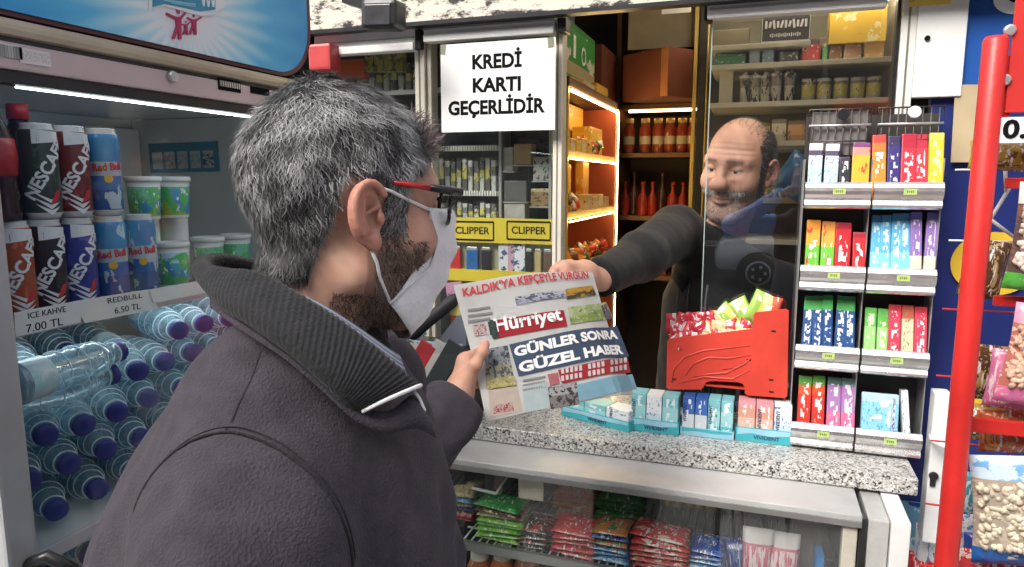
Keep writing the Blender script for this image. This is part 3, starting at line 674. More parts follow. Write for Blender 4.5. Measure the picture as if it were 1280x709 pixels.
def bottle_dark(loc, label):
    t = thing('cola_bottle', label, 'bottle', loc)
    obj('body', lathe(nb(), [(.028, 0), (.030, .01), (.027, .06), (.030, .10), (.027, .13), (.012, .17), (.011, .185)], 18), mat('dark_cola', (.02, .006, .004), .15, 0, .2), t)
    obj('label_band', lathe(nb(), [(.0285, .07), (.0308, .10), (.0285, .128)], 18), mat('red_label', (.42, .015, .02), .4), t)
    obj('cap', lathe(nb(), [(.0135, .176), (.0135, .195), (.012, .197)], 16), mat('red_cap', (.5, .02, .02), .4), t)
    return t
XC = -.905
def base(px, py, x=XC): v = onX(px, py, x); return Vector((x, v.y, SH1))
def cang(l): return math.atan2(-l.y, -l.x + .0)  # turned towards the street
low = [(24, 395, 'o'), (64, 386, 'k'), (103, 378, 'b')]
for px, py, k in low:
    l = base(px, py); a = cang(l) + .25
    if k == 'o': coffee_can((.36, .07, .015), 'coffee_can', 'orange coffee can at the left end of the lower row in the cooler', l, a)
    if k == 'k': coffee_can((.022, .012, .012), 'coffee_can', 'black coffee can between the orange and blue cans in the lower row', l, a)
    if k == 'b': coffee_can((.03, .045, .26), 'coffee_can', 'blue coffee can with white slanted lettering in the lower row', l, a)
for px, lab in ((142, 'blue and silver energy drink can next to the blue coffee can, lower row'), (180, 'blue and silver energy drink can beside the white tubs, lower row')):
    l = base(px, 362); energy_can('energy_drink_can', lab, l, cang(l) + .1)
up = [(60, 'k'), (98, 'r'), (134, 'e')]
for px, k in up:
    l = base({22: 24, 60: 64, 98: 103, 134: 142}[px], 380); l.z = SH1 + CH + .0005; l.y += .002; a = cang(l) + .25
    if k == 'k': coffee_can((.03, .05, .035), 'coffee_can', 'dark green black coffee can in the upper row beside the cola bottles', l, a)
    if k == 'r': coffee_can((.16, .018, .012), 'coffee_can', 'dark red coffee can in the upper row of the cooler', l, a)
    if k == 'e': energy_can('energy_drink_can', 'blue and silver energy drink can standing alone in the upper row', l, a)
    if k == 'dark': coffee_can((.05, .01, .012), 'coffee_can', 'maroon can at the left edge of the upper row', l, a)
for k, (y, x) in enumerate(((.66, -.975), (.725, -.985), (.60, -.965))):
    bottle_dark((x, y, SH1 + .085), ['cola bottle with red label behind the black upper can', 'cola bottle behind the dark red upper can', 'cola bottle with red label at the cooler edge'][k])
l = base(20, 392); bc = bottle_dark((l.x - .004, l.y - .006, SH1 + CH + .001), 'cola bottle with red label on top of the orange can at the cooler edge'); bc.scale = (.86, .86, .80)
riser = dp('bottle_riser', box2(nb(), (-1.02, .60, SH1 - .003), (-.94, .77, SH1 + .0845), .003), mat('riser_dark', (.06, .05, .05), .5))
# yoghurt drink tubs
TUB = lambda n_, st: printed(n_, st, 'Z', [((.06, .42, .10), (3, 3, 2.2), .50, (.15, .85)), ((.03, .26, .48), (2.4, 2.4, 2), .56, (.1, .8)), ((.78, .80, .78), (5, 5, 4), .60, (.1, .9))], .35, bump=0)
TUBG = TUB('tub_green_print', [(0, (.70, .72, .70)), (.08, (.30, .50, .06)), (.45, (.12, .45, .25)), (.85, (.72, .74, .72))]); TUBB = TUB('tub_blue_print', [(0, (.72, .72, .70)), (.06, (.10, .40, .20)), (.25, (.05, .34, .50)), (.6, (.35, .62, .70)), (.86, (.74, .76, .76))])
def tub(label, loc, m, r=.030, h=.075):
    t = thing('yoghurt_drink_tub', label, 'tub', loc)
    obj('cup', lathe(nb(), [(r * .82, 0), (r * .84, .002), (r * .97, h - .006)], 24), m, t)
    obj('lid', lathe(nb(), [(r * 1.03, h - .0065), (r * 1.05, h - .004), (r * 1.05, h + .001), (r * .95, h + .002), (r * .93, h - .001)], 24), mat('tub_lid', (.74, .75, .74), .4), t)
bt = [(217, 350, 0, 'blue white tub with foil lid, lower row next to the energy cans', TUBB, -.93), (262, 334, 0, 'green and blue tub, lower row behind the coat collar', TUBG, -.95), (296, 322, 0, 'white and green tub at the right end of the lower row', TUBG, -.95),
      (182, 272, 1, 'green tub in the upper row beside the energy drink can', TUBG, -.95), (219, 268, 1, 'green and blue tub at the right end of the upper row', TUBG, -.95)]
for px, py, lev, lab, m_, x in bt:
    v = onX(px, py, x); z = SH1 if lev == 0 else onX(218, 272, x).z
    tub(lab, (x, v.y, z), m_, .0275 if lev == 0 else .0265, .073 if lev == 0 else .068)
for px, lab in ((180, 'energy drink can hidden under the left green tub'),):
    pass
# two cans and a tub carry the upper tubs
v = onX(182, 272, -.955); hz = v.z
for px in (182, 219):
    v = onX(px, 272, -.975); o = obj('tub_riser', lathe(nb(), [(.024, 0), (.024, hz - SH1 - .001)], 18), mat('tub_lid', (.74, .75, .74), .4), loc=(-.985, v.y + .005, SH1)); tag(o, 'plain white tub standing behind the cans under the %s upper tub' % ('left' if px == 182 else 'right'), 'tub')
# price tags
def tag_paper(name, label, quad, lines, xx=XF - .0245):
    P = [onX(*p, xx) for p in quad]; t = thing(name, label, 'price tag', P[3])
    g = nb(); prism(g, [(0, 0), (1, 0), (1, 1), (0, 1)], P[3], P[2] - P[3], P[0] - P[3], .0008); obj('paper', g, PAPER, t, world=True)
    c_ = (P[0] + P[1] + P[2] + P[3]) / 4; e1 = P[2] - P[3]
    for s, dy, size, dx, fit in lines:
        text(s, size, INK, t, frame_M(c_ + Vector((.001, dx, dy)), e1, (0, 0, 1)), -.006, .0004, fitw=fit)
tag_paper('price_tag', 'handwritten paper price tag with two lines at the left of the cooler shelf', ((17, 391), (92, 376), (101, 403), (19, 421)), (('ICE KAHVE', .007, .011, 0, .052), ('7.00 TL', -.009, .015, -.005, .050)))
tag_paper('price_tag', 'handwritten paper price tag under the energy drink cans', ((90, 377), (185, 360), (198, 386), (106, 404)), (('REDBULL', .008, .011, .012, .060), ('6.50 TL', -.008, .013, .015, .045)), XF - .0265)
tag_paper('shelf_label', 'blank white shelf label under the white tubs', ((186, 362), (256, 350), (258, 366), (192, 379)), ())
# lying water bottles with caps to the street
prof = [(.004, -.012), (.0132, -.012), (.0132, 0.0), (.0125, .001), (.0155, .003), (.0125, .005), (.0125, .010), (.018, .022), (.0255, .040), (.0285, .052), (.0275, .058), (.0285, .064), (.0262, .072), (.0285, .080), (.0262, .088), (.0285, .096), (.0262, .104), (.0285, .112), (.0262, .122), (.0285, .134), (.0285, .175), (.024, .184), (.008, .182)]
BL = nb(); lathe(BL, prof[2:], 20)
CAPM = mat('navy_bottle_cap', (.022, .030, .22), .4, 0, .15, 60)
CAP = nb(); lathe(CAP, [(.0138, -.001), (.0158, -.002), (.0158, -.009), (.0142, -.0115), (.004, -.0115)], 24, None, 0, .03)
BAND = nb(); lathe(BAND, [(.0287, .135), (.0288, .136), (.0288, .172), (.0287, .173)], 20)
RNG_ = nb()
for r_, z_, t_ in ((.0165, .006, .0012), (.0215, .030, .0008), (.0262, .043, .0008), (.0290, .080, .0006), (.0290, .112, .0006)): tube(RNG_, [(r_ * math.cos(a * math.pi / 12), r_ * math.sin(a * math.pi / 12), z_) for a in range(25)], t_, 5)  # pale rings paint the glints on bottle shoulder and ribs
WATER = pane_mat('bottled_water', (.48, .72, .82), .10, .03, .07)
bt0 = None
def water_bottle(loc, label, rot=(0, R(-90), R(-24))):
    global bt0
    if bt0 is None:
        bt0 = thing('water_bottle', label, 'bottle', loc, rot=rot, group='water bottles lying in the cooler')
        obj('bottle_wall', BL, PETM, bt0, smooth=True); obj('cap', CAP, CAPM, bt0); obj('glint_rings', RNG_, mat('painted_glint', (.74, .84, .88), .15, 0, .1), bt0); obj('label_band', BAND, printed('bottle_wrap', [(0, (.10, .38, .55)), (.5, (.45, .66, .72))], 'X', [((.62, .74, .78), (4, 4, 2), .52, (0, 1))], .3), bt0); return bt0
    o = copy_tree(bt0); o.location = loc; o.rotation_euler = rot; o['label'] = label; return o
rown = ['bottom', 'second', 'third', 'fourth', 'top']
for k, (z, y0) in enumerate(((1.284, .693), (1.339, .713), (1.394, .680), (1.447, .838), (1.497, .93))):
    for j in range(7):
        y = y0 + .0625 * j + rng.uniform(-.004, .004)
        if y > 1.16: break
        pos = ('%s from the left' % ORD[j]) 
        water_bottle((-.93 - rng.uniform(0, .012), y, z + rng.uniform(-.003, .003)), 'water bottle lying cap outward, %s, in the %s row' % (pos, rown[k]), (0, R(-90) + rng.uniform(-.06, .06), R(-24) + rng.uniform(-.07, .07)))
    if k < 3: water_bottle((-.935, y0 - .062, z + .004), 'water bottle beside the door stile, %s row' % rown[k], (0, R(-90), R(-24)))
for j in range(5): water_bottle((-.93, .665 + j * .063, 1.195), 'water bottle below the lower rail, %s from the left' % ORD[j])
v = onX(85, 455, -.93); water_bottle((-.925, v.y + .075, v.z), 'water bottle lying sideways along the shelf with ribbed wall in view', (R(90), 0, R(8)))
v = onX(75, 487, -.93); water_bottle((-.93, v.y + .08, v.z), 'water bottle lying sideways under the other sideways bottle', (R(90), 0, R(-10)))
v = onX(40, 470, -.95); water_bottle((-.96, v.y, v.z), 'water bottle in the dim corner behind the sideways bottles')
for k in range(4):
    for j in range(5): water_bottle((-1.14, .66 + j * .075, 1.284 + k * .056), 'water bottle of the back layer, %s row, %s from the left' % (rown[k], ORD[j]))
# a lying pack behind the caps at the top
# ================================================================== the far side of the street (mirrored in the glass); townhouse added to block bright sky
TB = thing('sky_block_townhouse', 'unseen grey townhouse across the street, added to block bright sky in the glass', 'house', (2, -16.2, 0))
def tp(n_, g_, m_, parent=None): return obj(n_, g_, m_, parent or TB, world=True)
tp('wall', box2(nb(), (-22, -17.5, 0), (24, -16.2, 14)), mat('grey_render', (.13, .12, .11), .85, 0, .2, 2, .2, 30, dirt=.4))
GLD = mat('dark_window_glass', (.03, .035, .04), .08, 0, .2)
wf = None
for j in range(4):
    for i in range(14):
        x, z = -21.4 + i * 3.1, (0.0 if j == 0 else 3.6 + (j - 1) * 2.5)
        f = obj('window', box2(nb(), (x, -16.2, z + .02), (x + (2.3 if j == 0 else 1.2), -16.14, z + (2.6 if j == 0 else 1.7)), .02), mat('window_frame_grey', (.3, .29, .27), .6), TB, world=True)
        obj('window_glass', box2(nb(), (x + .12, -16.139, z + .14), (x + (2.18 if j == 0 else 1.08), -16.13, z + (2.48 if j == 0 else 1.58))), GLD, f, world=True)
# parked white car
def car():
    t = thing('parked_car', 'white hatchback parked at the kerb behind the photographer', 'car', (1.3, -9.6, -.12))
    g = nb()
    prof = [(-2.0, .35), (-2.02, .62), (-1.92, .86), (-1.1, .95), (-.45, 1.40), (.75, 1.45), (1.55, 1.18), (1.85, .92), (1.95, .55), (1.92, .32)]
    N = 7; rows = []
    for k in range(N):
        y = -.82 + 1.64 * k / (N - 1); s = abs(2 * k / (N - 1) - 1)
        rows.append([g.verts.new((p[0] * (1 - .05 * s ** 3), y * (1 - max(0, p[1] - .85) * .28), .3 + (p[1] - .3) * (1 - .04 * s ** 3))) for p in prof])
    for a, b in zip(rows, rows[1:]):
        for i in range(len(prof)): f = g.faces.new((a[i], a[(i + 1) % len(prof)], b[(i + 1) % len(prof)], b[i])); f.smooth = False
    g.faces.new(rows[0]); g.faces.new(rows[-1][::-1]); bmesh.ops.recalc_face_normals(g, faces=list(g.faces))
    bmesh.ops.bevel(g, geom=list(g.edges), offset=.03, segments=2, affect='EDGES')
    obj('car_body', g, mat('white_car_paint', (.74, .75, .76), .2, 0, .02, 3, coat=.6), t, smooth=True)
    for s in (-1, 1):
        obj('side_window', prism(nb(), [(-.92, .98), (-.40, 1.33), (.68, 1.36), (1.25, 1.14), (1.3, .98)], (0, .745 * s if s > 0 else -.72, 0), (1, 0, 0), (0, .0, 1), .03 if s < 0 else -.03), GLD, t)
        for x in (-1.25, 1.2):
            M = Matrix.Translation((x, s * .80, .32)) @ Matrix.Rotation(R(90 * -s), 4, 'X')
            w = obj('wheel', lathe(nb(), [(.2, -.1), (.30, -.1), (.32, -.07), (.32, .06), (.30, .09), (.22, .09)], 28, M), mat('tyre_rubber', (.02, .02, .02), .8), t)
            rim = nb(); lathe(rim, [(.05, .07), (.21, .095), (.21, .08)], 20, M)
            for k in range(5): bx(rim, M @ Vector((.11 * math.cos(k * 1.2566), .11 * math.sin(k * 1.2566), .09)), (.05, .05, .05))
            obj('rim', rim, STEEL, w)
            obj('wheel_arch', lathe(nb(), [(.36, .015), (.36, .05)], 24, M), BLACKP, t)
    return t
CARO = car()
# ================================================================== gum rack on the counter
YR = 1.79
rk = thing('gum_rack', 'steel gum rack with eight trays and wire baskets above, at the counter end', 'rack', (.24, YR, CT))
def kr(name, geo, m, parent=None, **k): return obj(name, geo, m, parent or rk, world=True, **k)
XA, XB = .100, .386
kr('back_panel', box2(nb(), (XA, YR + .105, CT + .002), (XB, YR + .108, 1.905)), mat('rack_dark_back', (.045, .04, .038), .5, .2, .2))
for x in (XA - .002, (XA + XB) / 2 - .002, XB): kr('side_panel', box2(nb(), (x, YR + .03, CT + .002), (x + .002, YR + .104, 1.80)), STEEL)
def tray_geo(w):
    g = nb(); P = [(.006, 0), (.0, .004), (-.002, .010), (.001, .016), (.003, .020), (-.003, .026), (-.008, .033), (-.0095, .041), (-.008, .049), (-.004, .056), (.0, .0605), (.003, .0615), (.004, .060), (.006, .004), (.09, .004), (.09, 0)]
    prism(g, [(p[0], p[1]) for p in P], (0, 0, 0), (0, 1, 0), (0, 0, 1), w); return g
TW = (XB - XA) / 2 - .004
GREENL = mat('green_price_label', (.42, .56, .16), .6, 0, .15, 90)
rows = [(1.686, 1.748), (1.492, 1.554), (1.300, 1.362), (1.106, 1.168)]
tray0 = None
for r_, (z0, z1) in enumerate(rows):
    for c_ in range(2):
        x0 = XA + .001 + c_ * (TW + .005)
        if tray0 is None: o = kr('tray', tray_geo(TW), mat('tray_bright_steel', (.74, .74, .73), .26, .88, .08, 24)); tray0 = o.data
        else: o = kr('tray', tray0, None)
        o.location = (x0, YR, z0); 
        lb = obj('price_label', boxmesh((.026, .0015, .013), 0), GREENL, o, loc=(TW * .52, -.0104, .040), rot=(R(-4), 0, 0))
        g = nb()
        for k in range(4): bx(g, (TW * .52 - .006 + .004 * k, -.0113, .040), (.0022, .0006, (.006, .0045, .0062, .005)[k]))
        obj('price_mark', g, mat('green_ink', (.10, .16, .03), .6), o)
# wire baskets on top
WIRE = mat('dark_wire', (.10, .095, .09), .4, .6, .2)
for c_ in range(2):
    x0, x1 = XA + .004 + c_ * .146, XA + .136 + c_ * .146
    z0, z1 = 1.842, 1.915; g = nb()
    bk = kr('wire_basket', (lambda g: (tube(g, [(x0, YR + .05, z0), (x1, YR + .05, z0), (x1, YR + .05, z1), (x0, YR + .05, z1), (x0, YR + .05, z0)], .0022, 6), g)[1])(g), WIRE)
    w0 = None
    for k in range(8):
        x = x0 + (x1 - x0) * (k + .5) / 8
        if w0 is None: t_ = nb(); tube(t_, [(0, YR + .05, z0 - .07), (0, YR + .05, z1)], .0016, 6); w = obj('wire', t_, WIRE, bk, world=True); w0 = w.data
        else: w = obj('wire', w0, None, bk, world=True)
        w.location = (x, 0, 0)
    t_ = nb(); tube(t_, [(x0, YR + .046, z0 + .036), (x1, YR + .046, z0 + .036)], .003, 6); obj('cross_wire', t_, STEEL, bk, world=True)
    t_ = nb(); lathe(t_, [(.0135, 0), (.0135, .004), (.012, .006)], 18, FACE_S(((x0 + x1) / 2 + .006, YR + .042, z1 - .012))); obj('round_badge', t_, BLACKP if c_ == 0 else PAPER, bk, world=True)
    if c_ == 0: obj('basket_plate', bx(nb(), ((x0 + x1) / 2, YR + .06, 1.86), (.12, .004, .10)), mat('basket_plate_grey', (.22, .20, .19), .5, .3), bk, world=True)
# gum packs
NZ = lambda c, s=(3, 3, 9), th=.52, ext=(.12, .9): (c, (4.2, 1.5, s[2] * 1.7), th + .08, ext, ('X', .24, .78)) if c[0] > .5 and c[1] > .5 else (c, (s[0] * 1.5, s[1] * 1.5, s[2] * 1.5), th + .02, ext)
WP = (.78, .78, .78)
GP = {
 'blue_mint': printed('gum_blue_white', [(0, (.05, .36, .52)), (.22, (.45, .68, .78)), (.62, (.70, .76, .80)), (.80, (.06, .05, .10)), (.88, (.78, .62, .74))], 'Z', [NZ((.10, .22, .42), (4, 2, 10), .56, (.2, .8))]),
 'black': printed('gum_black', [(0, (.02, .02, .03)), (.9, (.05, .03, .06))], 'Z', [NZ(WP, (3, 2, 5), .56), NZ((.5, .1, .2), (3, 2, 5), .66)]),
 'orange_yellow': printed('gum_orange_yellow', [(0, (.62, .20, .03)), (.25, (.72, .42, .04)), (.8, (.70, .28, .22)), (.92, (.20, .05, .16))], 'Z', [NZ((.55, .06, .03), (3, 2, 4), .58)]),
 'orange': printed('gum_orange', [(0, (.66, .24, .02)), (.75, (.64, .16, .02)), (.88, (.55, .04, .03))], 'Z', [NZ(WP, (4, 2, 10), .57, (.2, .75)), NZ((.5, .03, .03), (3, 2, 5), .62)]),
 'navy': printed('gum_navy', [(0, (.03, .02, .16)), (.85, (.02, .015, .07))], 'Z', [NZ(WP, (4, 2, 10), .53, (.15, .75)), NZ((.55, .08, .2), (3, 2, 5), .66)]),
 'red': printed('gum_red', [(0, (.56, .03, .05)), (.8, (.42, .015, .04))], 'Z', [NZ(WP, (4, 2, 10), .55, (.15, .78)), NZ((.72, .3, .4), (3, 2, 5), .66)]),
 'yellow': printed('gum_yellow', [(0, (.72, .50, .03)), (.9, (.70, .55, .10))], 'Z', [NZ((.70, .66, .40), (4, 2, 8), .60)]),
 'green_orange': printed('gum_green_orange', [(0, (.10, .40, .04)), (.18, (.16, .48, .05)), (.62, (.62, .36, .05)), (.85, (.66, .26, .03))], 'Z', [NZ((.58, .05, .03), (2, 2, 3), .58, (.05, .95)), NZ(WP, (4, 2, 8), .62, (.3, .7))]),
 'strawberry': printed('gum_strawberry', [(0, (.52, .02, .03)), (.9, (.36, .01, .03))], 'Z', [NZ(WP, (3, 2, 7), .60, (.2, .8)), NZ((.05, .02, .02), (3, 2, 6), .66)]),
 'sky': printed('gum_sky', [(0, (.20, .55, .74)), (.5, (.10, .40, .64)), (.9, (.04, .22, .46))], 'Z', [NZ((.62, .76, .82), (5, 2, 11), .57), NZ((.03, .16, .40), (5, 2, 9), .63)]),
 'purple_yellow': printed('gum_purple_yellow', [(0, (.70, .52, .05)), (.20, (.66, .60, .44)), (.45, (.26, .16, .42)), (.9, (.12, .12, .40))], 'Z', [NZ((.70, .70, .78), (5, 2, 10), .56), NZ((.5, .12, .1), (4, 2, 8), .66)]),
 'mint_green': printed('gum_mint_green', [(0, (.20, .48, .10)), (.18, (.30, .58, .12)), (.30, (.02, .07, .22)), (.78, (.02, .12, .18)), (.80, (.08, .42, .10)), (.93, (.03, .20, .06))], 'Z', [NZ((.78, .82, .84), (4, 2, 14), .52, (.30, .80)), NZ((.05, .2, .5), (4, 2, 10), .62, (.3, .8))]),
 'green': printed('gum_green', [(0, (.10, .42, .06)), (.3, (.30, .55, .20)), (.7, (.12, .44, .08))], 'Z', [NZ((.68, .74, .5), (4, 2, 9), .58)]),
 'pink_red': printed('gum_pink_red', [(0, (.58, .05, .09)), (.9, (.50, .03, .05))], 'Z', [NZ(WP, (4, 2, 12), .52)]),
 'tan': printed('gum_tan', [(0, (.40, .26, .10)), (.3, (.62, .52, .36)), (.8, (.52, .10, .06))], 'Z', [NZ((.10, .28, .06), (4, 2, 8), .58), NZ((.6, .1, .06), (4, 2, 8), .63)]),
 'red_green': printed('gum_red_green', [(0, (.56, .04, .03)), (.72, (.60, .09, .03)), (.86, (.10, .30, .05))], 'Z', [NZ((.70, .66, .62), (4, 2, 9), .58), NZ((.08, .25, .04), (4, 2, 7), .66)]),
 'pink_purple': printed('gum_pink_purple', [(0, (.62, .16, .30)), (.5, (.36, .18, .42)), (.88, (.10, .18, .16))], 'Z', [NZ((.72, .66, .74), (4, 2, 9), .56), NZ((.12, .10, .3), (4, 2, 9), .63)]),
}
GD = {'blue_mint': 'pale blue and white', 'black': 'black', 'orange_yellow': 'yellow and orange', 'orange': 'orange', 'navy': 'navy', 'red': 'red', 'yellow': 'plain yellow', 'green_orange': 'green pack with orange top,', 'strawberry': 'dark red', 'sky': 'sky blue', 'purple_yellow': 'purple and yellow', 'mint_green': 'green and navy', 'green': 'plain green', 'pink_red': 'pinkish red', 'tan': 'tan', 'red_green': 'red with green top,', 'pink_purple': 'pink and purple'}
spec = {(0, 0): [(1020, 178, 'blue_mint', 16), (1040, 178, 'blue_mint', 16), (1058, 195, 'black', 13), (1077, 177, 'orange_yellow', 20)],
 (0, 1): [(1103, 166, 'orange', 16), (1120.5, 168, 'navy', 15), (1138, 165, 'red', 17), (1155.5, 165, 'red', 16), (1173, 164, 'yellow', 17)],
 (1, 0): [(1017, 274, 'green_orange', 16), (1036, 275, 'green_orange', 16), (1055, 277, 'strawberry', 18), (1075.5, 289, 'strawberry', 15)],
 (1, 1): [(1097, 267, 'sky', 12), (1110, 267, 'sky', 12), (1123, 265, 'sky', 12), (1136, 265, 'sky', 12), (1149.5, 264, 'purple_yellow', 13), (1165, 264, 'purple_yellow', 13)],
 (2, 0): [(1010, 369, 'mint_green', 12), (1024, 369, 'mint_green', 12), (1038, 369, 'mint_green', 12), (1052, 369, 'mint_green', 12), (1066, 370, 'mint_green', 12)],
 (2, 1): [(1089, 384, 'green', 13), (1104.5, 385, 'green', 13), (1121, 380, 'pink_red', 14), (1137.5, 381, 'tan', 14), (1154, 383, 'pink_red', 14)],
 (3, 0): [(1007, 470, 'red_green', 15), (1025.5, 470, 'red_green', 15), (1044.5, 472, 'pink_purple', 16), (1063, 473, 'pink_purple', 16)]}
rn = ['top', 'second', 'third', 'bottom']; cn = ['left', 'right']
gm = {}
for (r_, c_), L in spec.items():
    z0 = rows[r_][0] + .005; same = {}
    for k, (px, ty, kind, wpx) in enumerate(L):
        yb = YR + .016; p = onY(px, ty, yb + .02); w = wpx / 880 * (p - CAMP).dot(FW); h = p.z - z0
        px_b = p.x + .0
        key = (round(w, 3), round(h, 3))
        if key not in gm:
            g = nb(); bx(g, (0, 0, key[1] / 2), (key[0] * 1.0, .013, key[1]), None, .0028); me = bpy.data.meshes.new('gum_pack'); g.to_mesh(me); g.free(); gm[key] = me
        me = gm[key] if not gm[key].materials or gm[key].materials[0] == GP[kind] else gm[key].copy()
        if me.materials: me.materials.clear()
        n_ = sum(1 for q_ in L if q_[2] == kind); i_ = same[kind] = same.get(kind, -1) + 1
        lab = '%s gum pack in the %s tray, %s row' % (GD[kind], cn[c_], rn[r_])
        if n_ > 1: lab = lab.replace('gum pack in', 'gum pack, %s from left, in' % ORD[i_])
        o = obj('gum_pack', me.copy(), GP[kind], None, lab, 'gum pack', 'gum packs standing in the rack trays', loc=(px_b, yb, z0), rot=(R(-13 + rng.uniform(-2, 2)), R(rng.uniform(-1.5, 1.5)), R(rng.uniform(-3, 3))))
# bottom right tray: a pale blue box and one white pack
z0 = rows[3][0] + .005; yb = YR + .016
p, q = onY(1079, 492, yb), onY(1126, 498, yb)
t = thing('tissue_pack', 'wide pale blue packet lying upright in the bottom right tray', 'packet', ((p.x + q.x) / 2, yb, z0), rot=(R(-10), 0, 0))
obj('wrap', boxmesh((q.x - p.x, .02, p.z - z0), .004, (0, 0, (p.z - z0) / 2)), printed('tissue_wrap', [(0, (.60, .68, .74)), (.15, (.26, .56, .72)), (.85, (.45, .66, .76))], 'Z', [NZ((.08, .34, .56), (9, 2, 7), .55), NZ((.75, .8, .84), (9, 2, 8), .62)]), t)
obj('seal', boxmesh((.006, .0212, (p.z - z0) * .9), .001, ((q.x - p.x) * .36, 0, (p.z - z0) / 2)), printed('tissue_seal', [(0, (.62, .62, .70)), (.9, (.5, .5, .6))], 'Z', [NZ((.12, .08, .25), (2, 2, 9), .5, (0, 1))]), t)
p = onY(1140, 490, yb); obj('gum_pack', boxmesh((.015, .03, p.z - z0), .002, (0, 0, (p.z - z0) / 2)), printed('white_pack_print', [(0, (.72, .74, .76)), (.9, (.62, .64, .68))], 'Z', [NZ((.08, .10, .2), (3, 3, 8), .58)]), None, 'white pack standing alone beside the pale blue packet', 'gum pack', 'gum packs standing in the rack trays', loc=(p.x, yb, z0), rot=(R(-10), R(-5), 0))
# ================================================================== gum display boxes along the counter
TUR = mat('turquoise_card', (.05, .40, .46), .45, 0, .12, 20, dirt=.1); LBL = mat('pale_blue_card', (.30, .56, .68), .45, 0, .1, 20)
packW = printed('gum_box_white', [(0, (.66, .70, .72)), (.1, (.52, .66, .74)), (.5, (.72, .75, .76))], 'Z', [NZ((.05, .20, .42), (4, 3, 5), .56, (.1, .95)), NZ((.06, .36, .42), (3, 3, 4), .62)], rough=.3)
packT = printed('gum_box_teal', [(0, (.10, .46, .50)), (.3, (.32, .62, .64)), (.7, (.20, .50, .54))], 'Z', [NZ((.7, .76, .78), (4, 3, 5), .57, (.05, .95)), NZ((.03, .22, .34), (3, 3, 4), .62)], rough=.3)
packB = printed('gum_box_blue', [(0, (.62, .68, .72)), (.25, (.60, .66, .70)), (.55, (.05, .14, .42)), (.9, (.03, .10, .34))], 'Z', [NZ((.7, .74, .76), (4, 3, 5), .60, (.05, .95))], rough=.3)
packP = printed('gum_box_peach', [(0, (.62, .32, .22)), (.2, (.66, .44, .36)), (.6, (.62, .30, .22)), (.85, (.66, .30, .32))], 'Z', [NZ((.70, .68, .66), (4, 3, 5), .55, (.05, .95)), NZ((.62, .22, .02), (3, 3, 3), .62, (.1, .6))], rough=.3)
VIO = mat('dark_violet_ink', (.03, .02, .10), .5)
def gum_box(px0, px1, yb0, yb1, hfront, label, cwhere, words, packs, card=TUR, hb=.098):
    a, b = onZ(px0, yb0, CT + .001), onZ(px1, yb1, CT + .001)
    ux = (b - a); w = ux.length; ux.normalize(); uy = Vector((-ux.y, ux.x, 0)); ang = math.atan2(ux.y, ux.x)
    t = thing('gum_display_box', label, 'display box', (a.x, a.y, CT + .001), ang)
    d = .062; g = nb()
    box2(g, (0, 0, 0), (w, .0015, hfront)); box2(g, (0, d - .0015, 0), (w, d, hfront * 1.1)); box2(g, (0, .0016, 0), (.0015, d - .0016, hfront)); box2(g, (w - .0015, .0016, 0), (w, d - .0016, hfront)); box2(g, (.0016, .0016, 0), (w - .0016, d - .0016, .0015))
    obj('tray', g, card, t)
    me = nb(); prism(me, [(.004, hfront * .45), (w * .3, hfront * .62), (w * .62, hfront * .5), (w - .004, hfront * .66), (w - .004, hfront - .002), (.004, hfront - .002)], (0, -.0004, 0), (1, 0, 0), (0, 0, 1), -.0004); obj('wave_band', me, LBL if card is TUR else TUR, t)
    if words: text(words, .0135, VIO, t, FACE_S((w * .55, -.0014, hfront * .36)), .012, .0003, world=False, fitw=min(w * .62, .062))
    n_ = len(packs); cw = (w - .006) / n_
    for k, (pm_, vt) in enumerate(packs):
        c_ = a + ux * (.003 + cw * (k + .5)) + uy * (d / 2)
        nm = {id(packW): 'white and blue', id(packT): 'teal', id(packB): 'white and navy', id(packP): 'peach and white'}[id(pm_)]
        pt_ = thing('gum_carton', '%s gum carton, %s from left in the box %s' % (nm, ORD[k], cwhere), 'carton', (c_.x, c_.y, CT + .003), ang, 'gum cartons in the counter display boxes')
        obj('carton', boxmesh((cw - .002, d - .006, hb), .0015, (0, 0, hb / 2)), pm_, pt_)
        if vt:
            M = frame_M((-cw * .26, -(d - .006) / 2 - .0006, hb * .60), (0, 0, 1), (-1, 0, 0)); text('VIVIDENT', .012, VIO, pt_, M, .01, .0003, world=False, fitw=.052)
gum_box(702, 786, 519, 541, .028, 'turquoise gum box half hidden by the newspaper, on the counter', 'beside the newspaper', 'VIVIDENT', [(packT, 0), (packT, 0), (packW, 1)], hb=.052)
gum_box(785.5, 848, 537, 545, .034, 'turquoise gum box left of the one with navy cartons, on the counter', 'second from the newspaper', 'VIVIDENT', [(packT, 1), (packW, 0), (packT, 0)])
gum_box(850, 917, 543, 551, .022, 'pale blue gum box holding navy and teal cartons, on the counter', 'under the red stand', None, [(packB, 1), (packB, 0), (packT, 1), (packT, 0)], LBL)
gum_box(919, 990, 550, 558, .036, 'turquoise gum box next to the steel rack, holding peach cartons', 'beside the steel rack', 'VIVIDENT', [(packP, 0), (packP, 1), (packW, 1)])
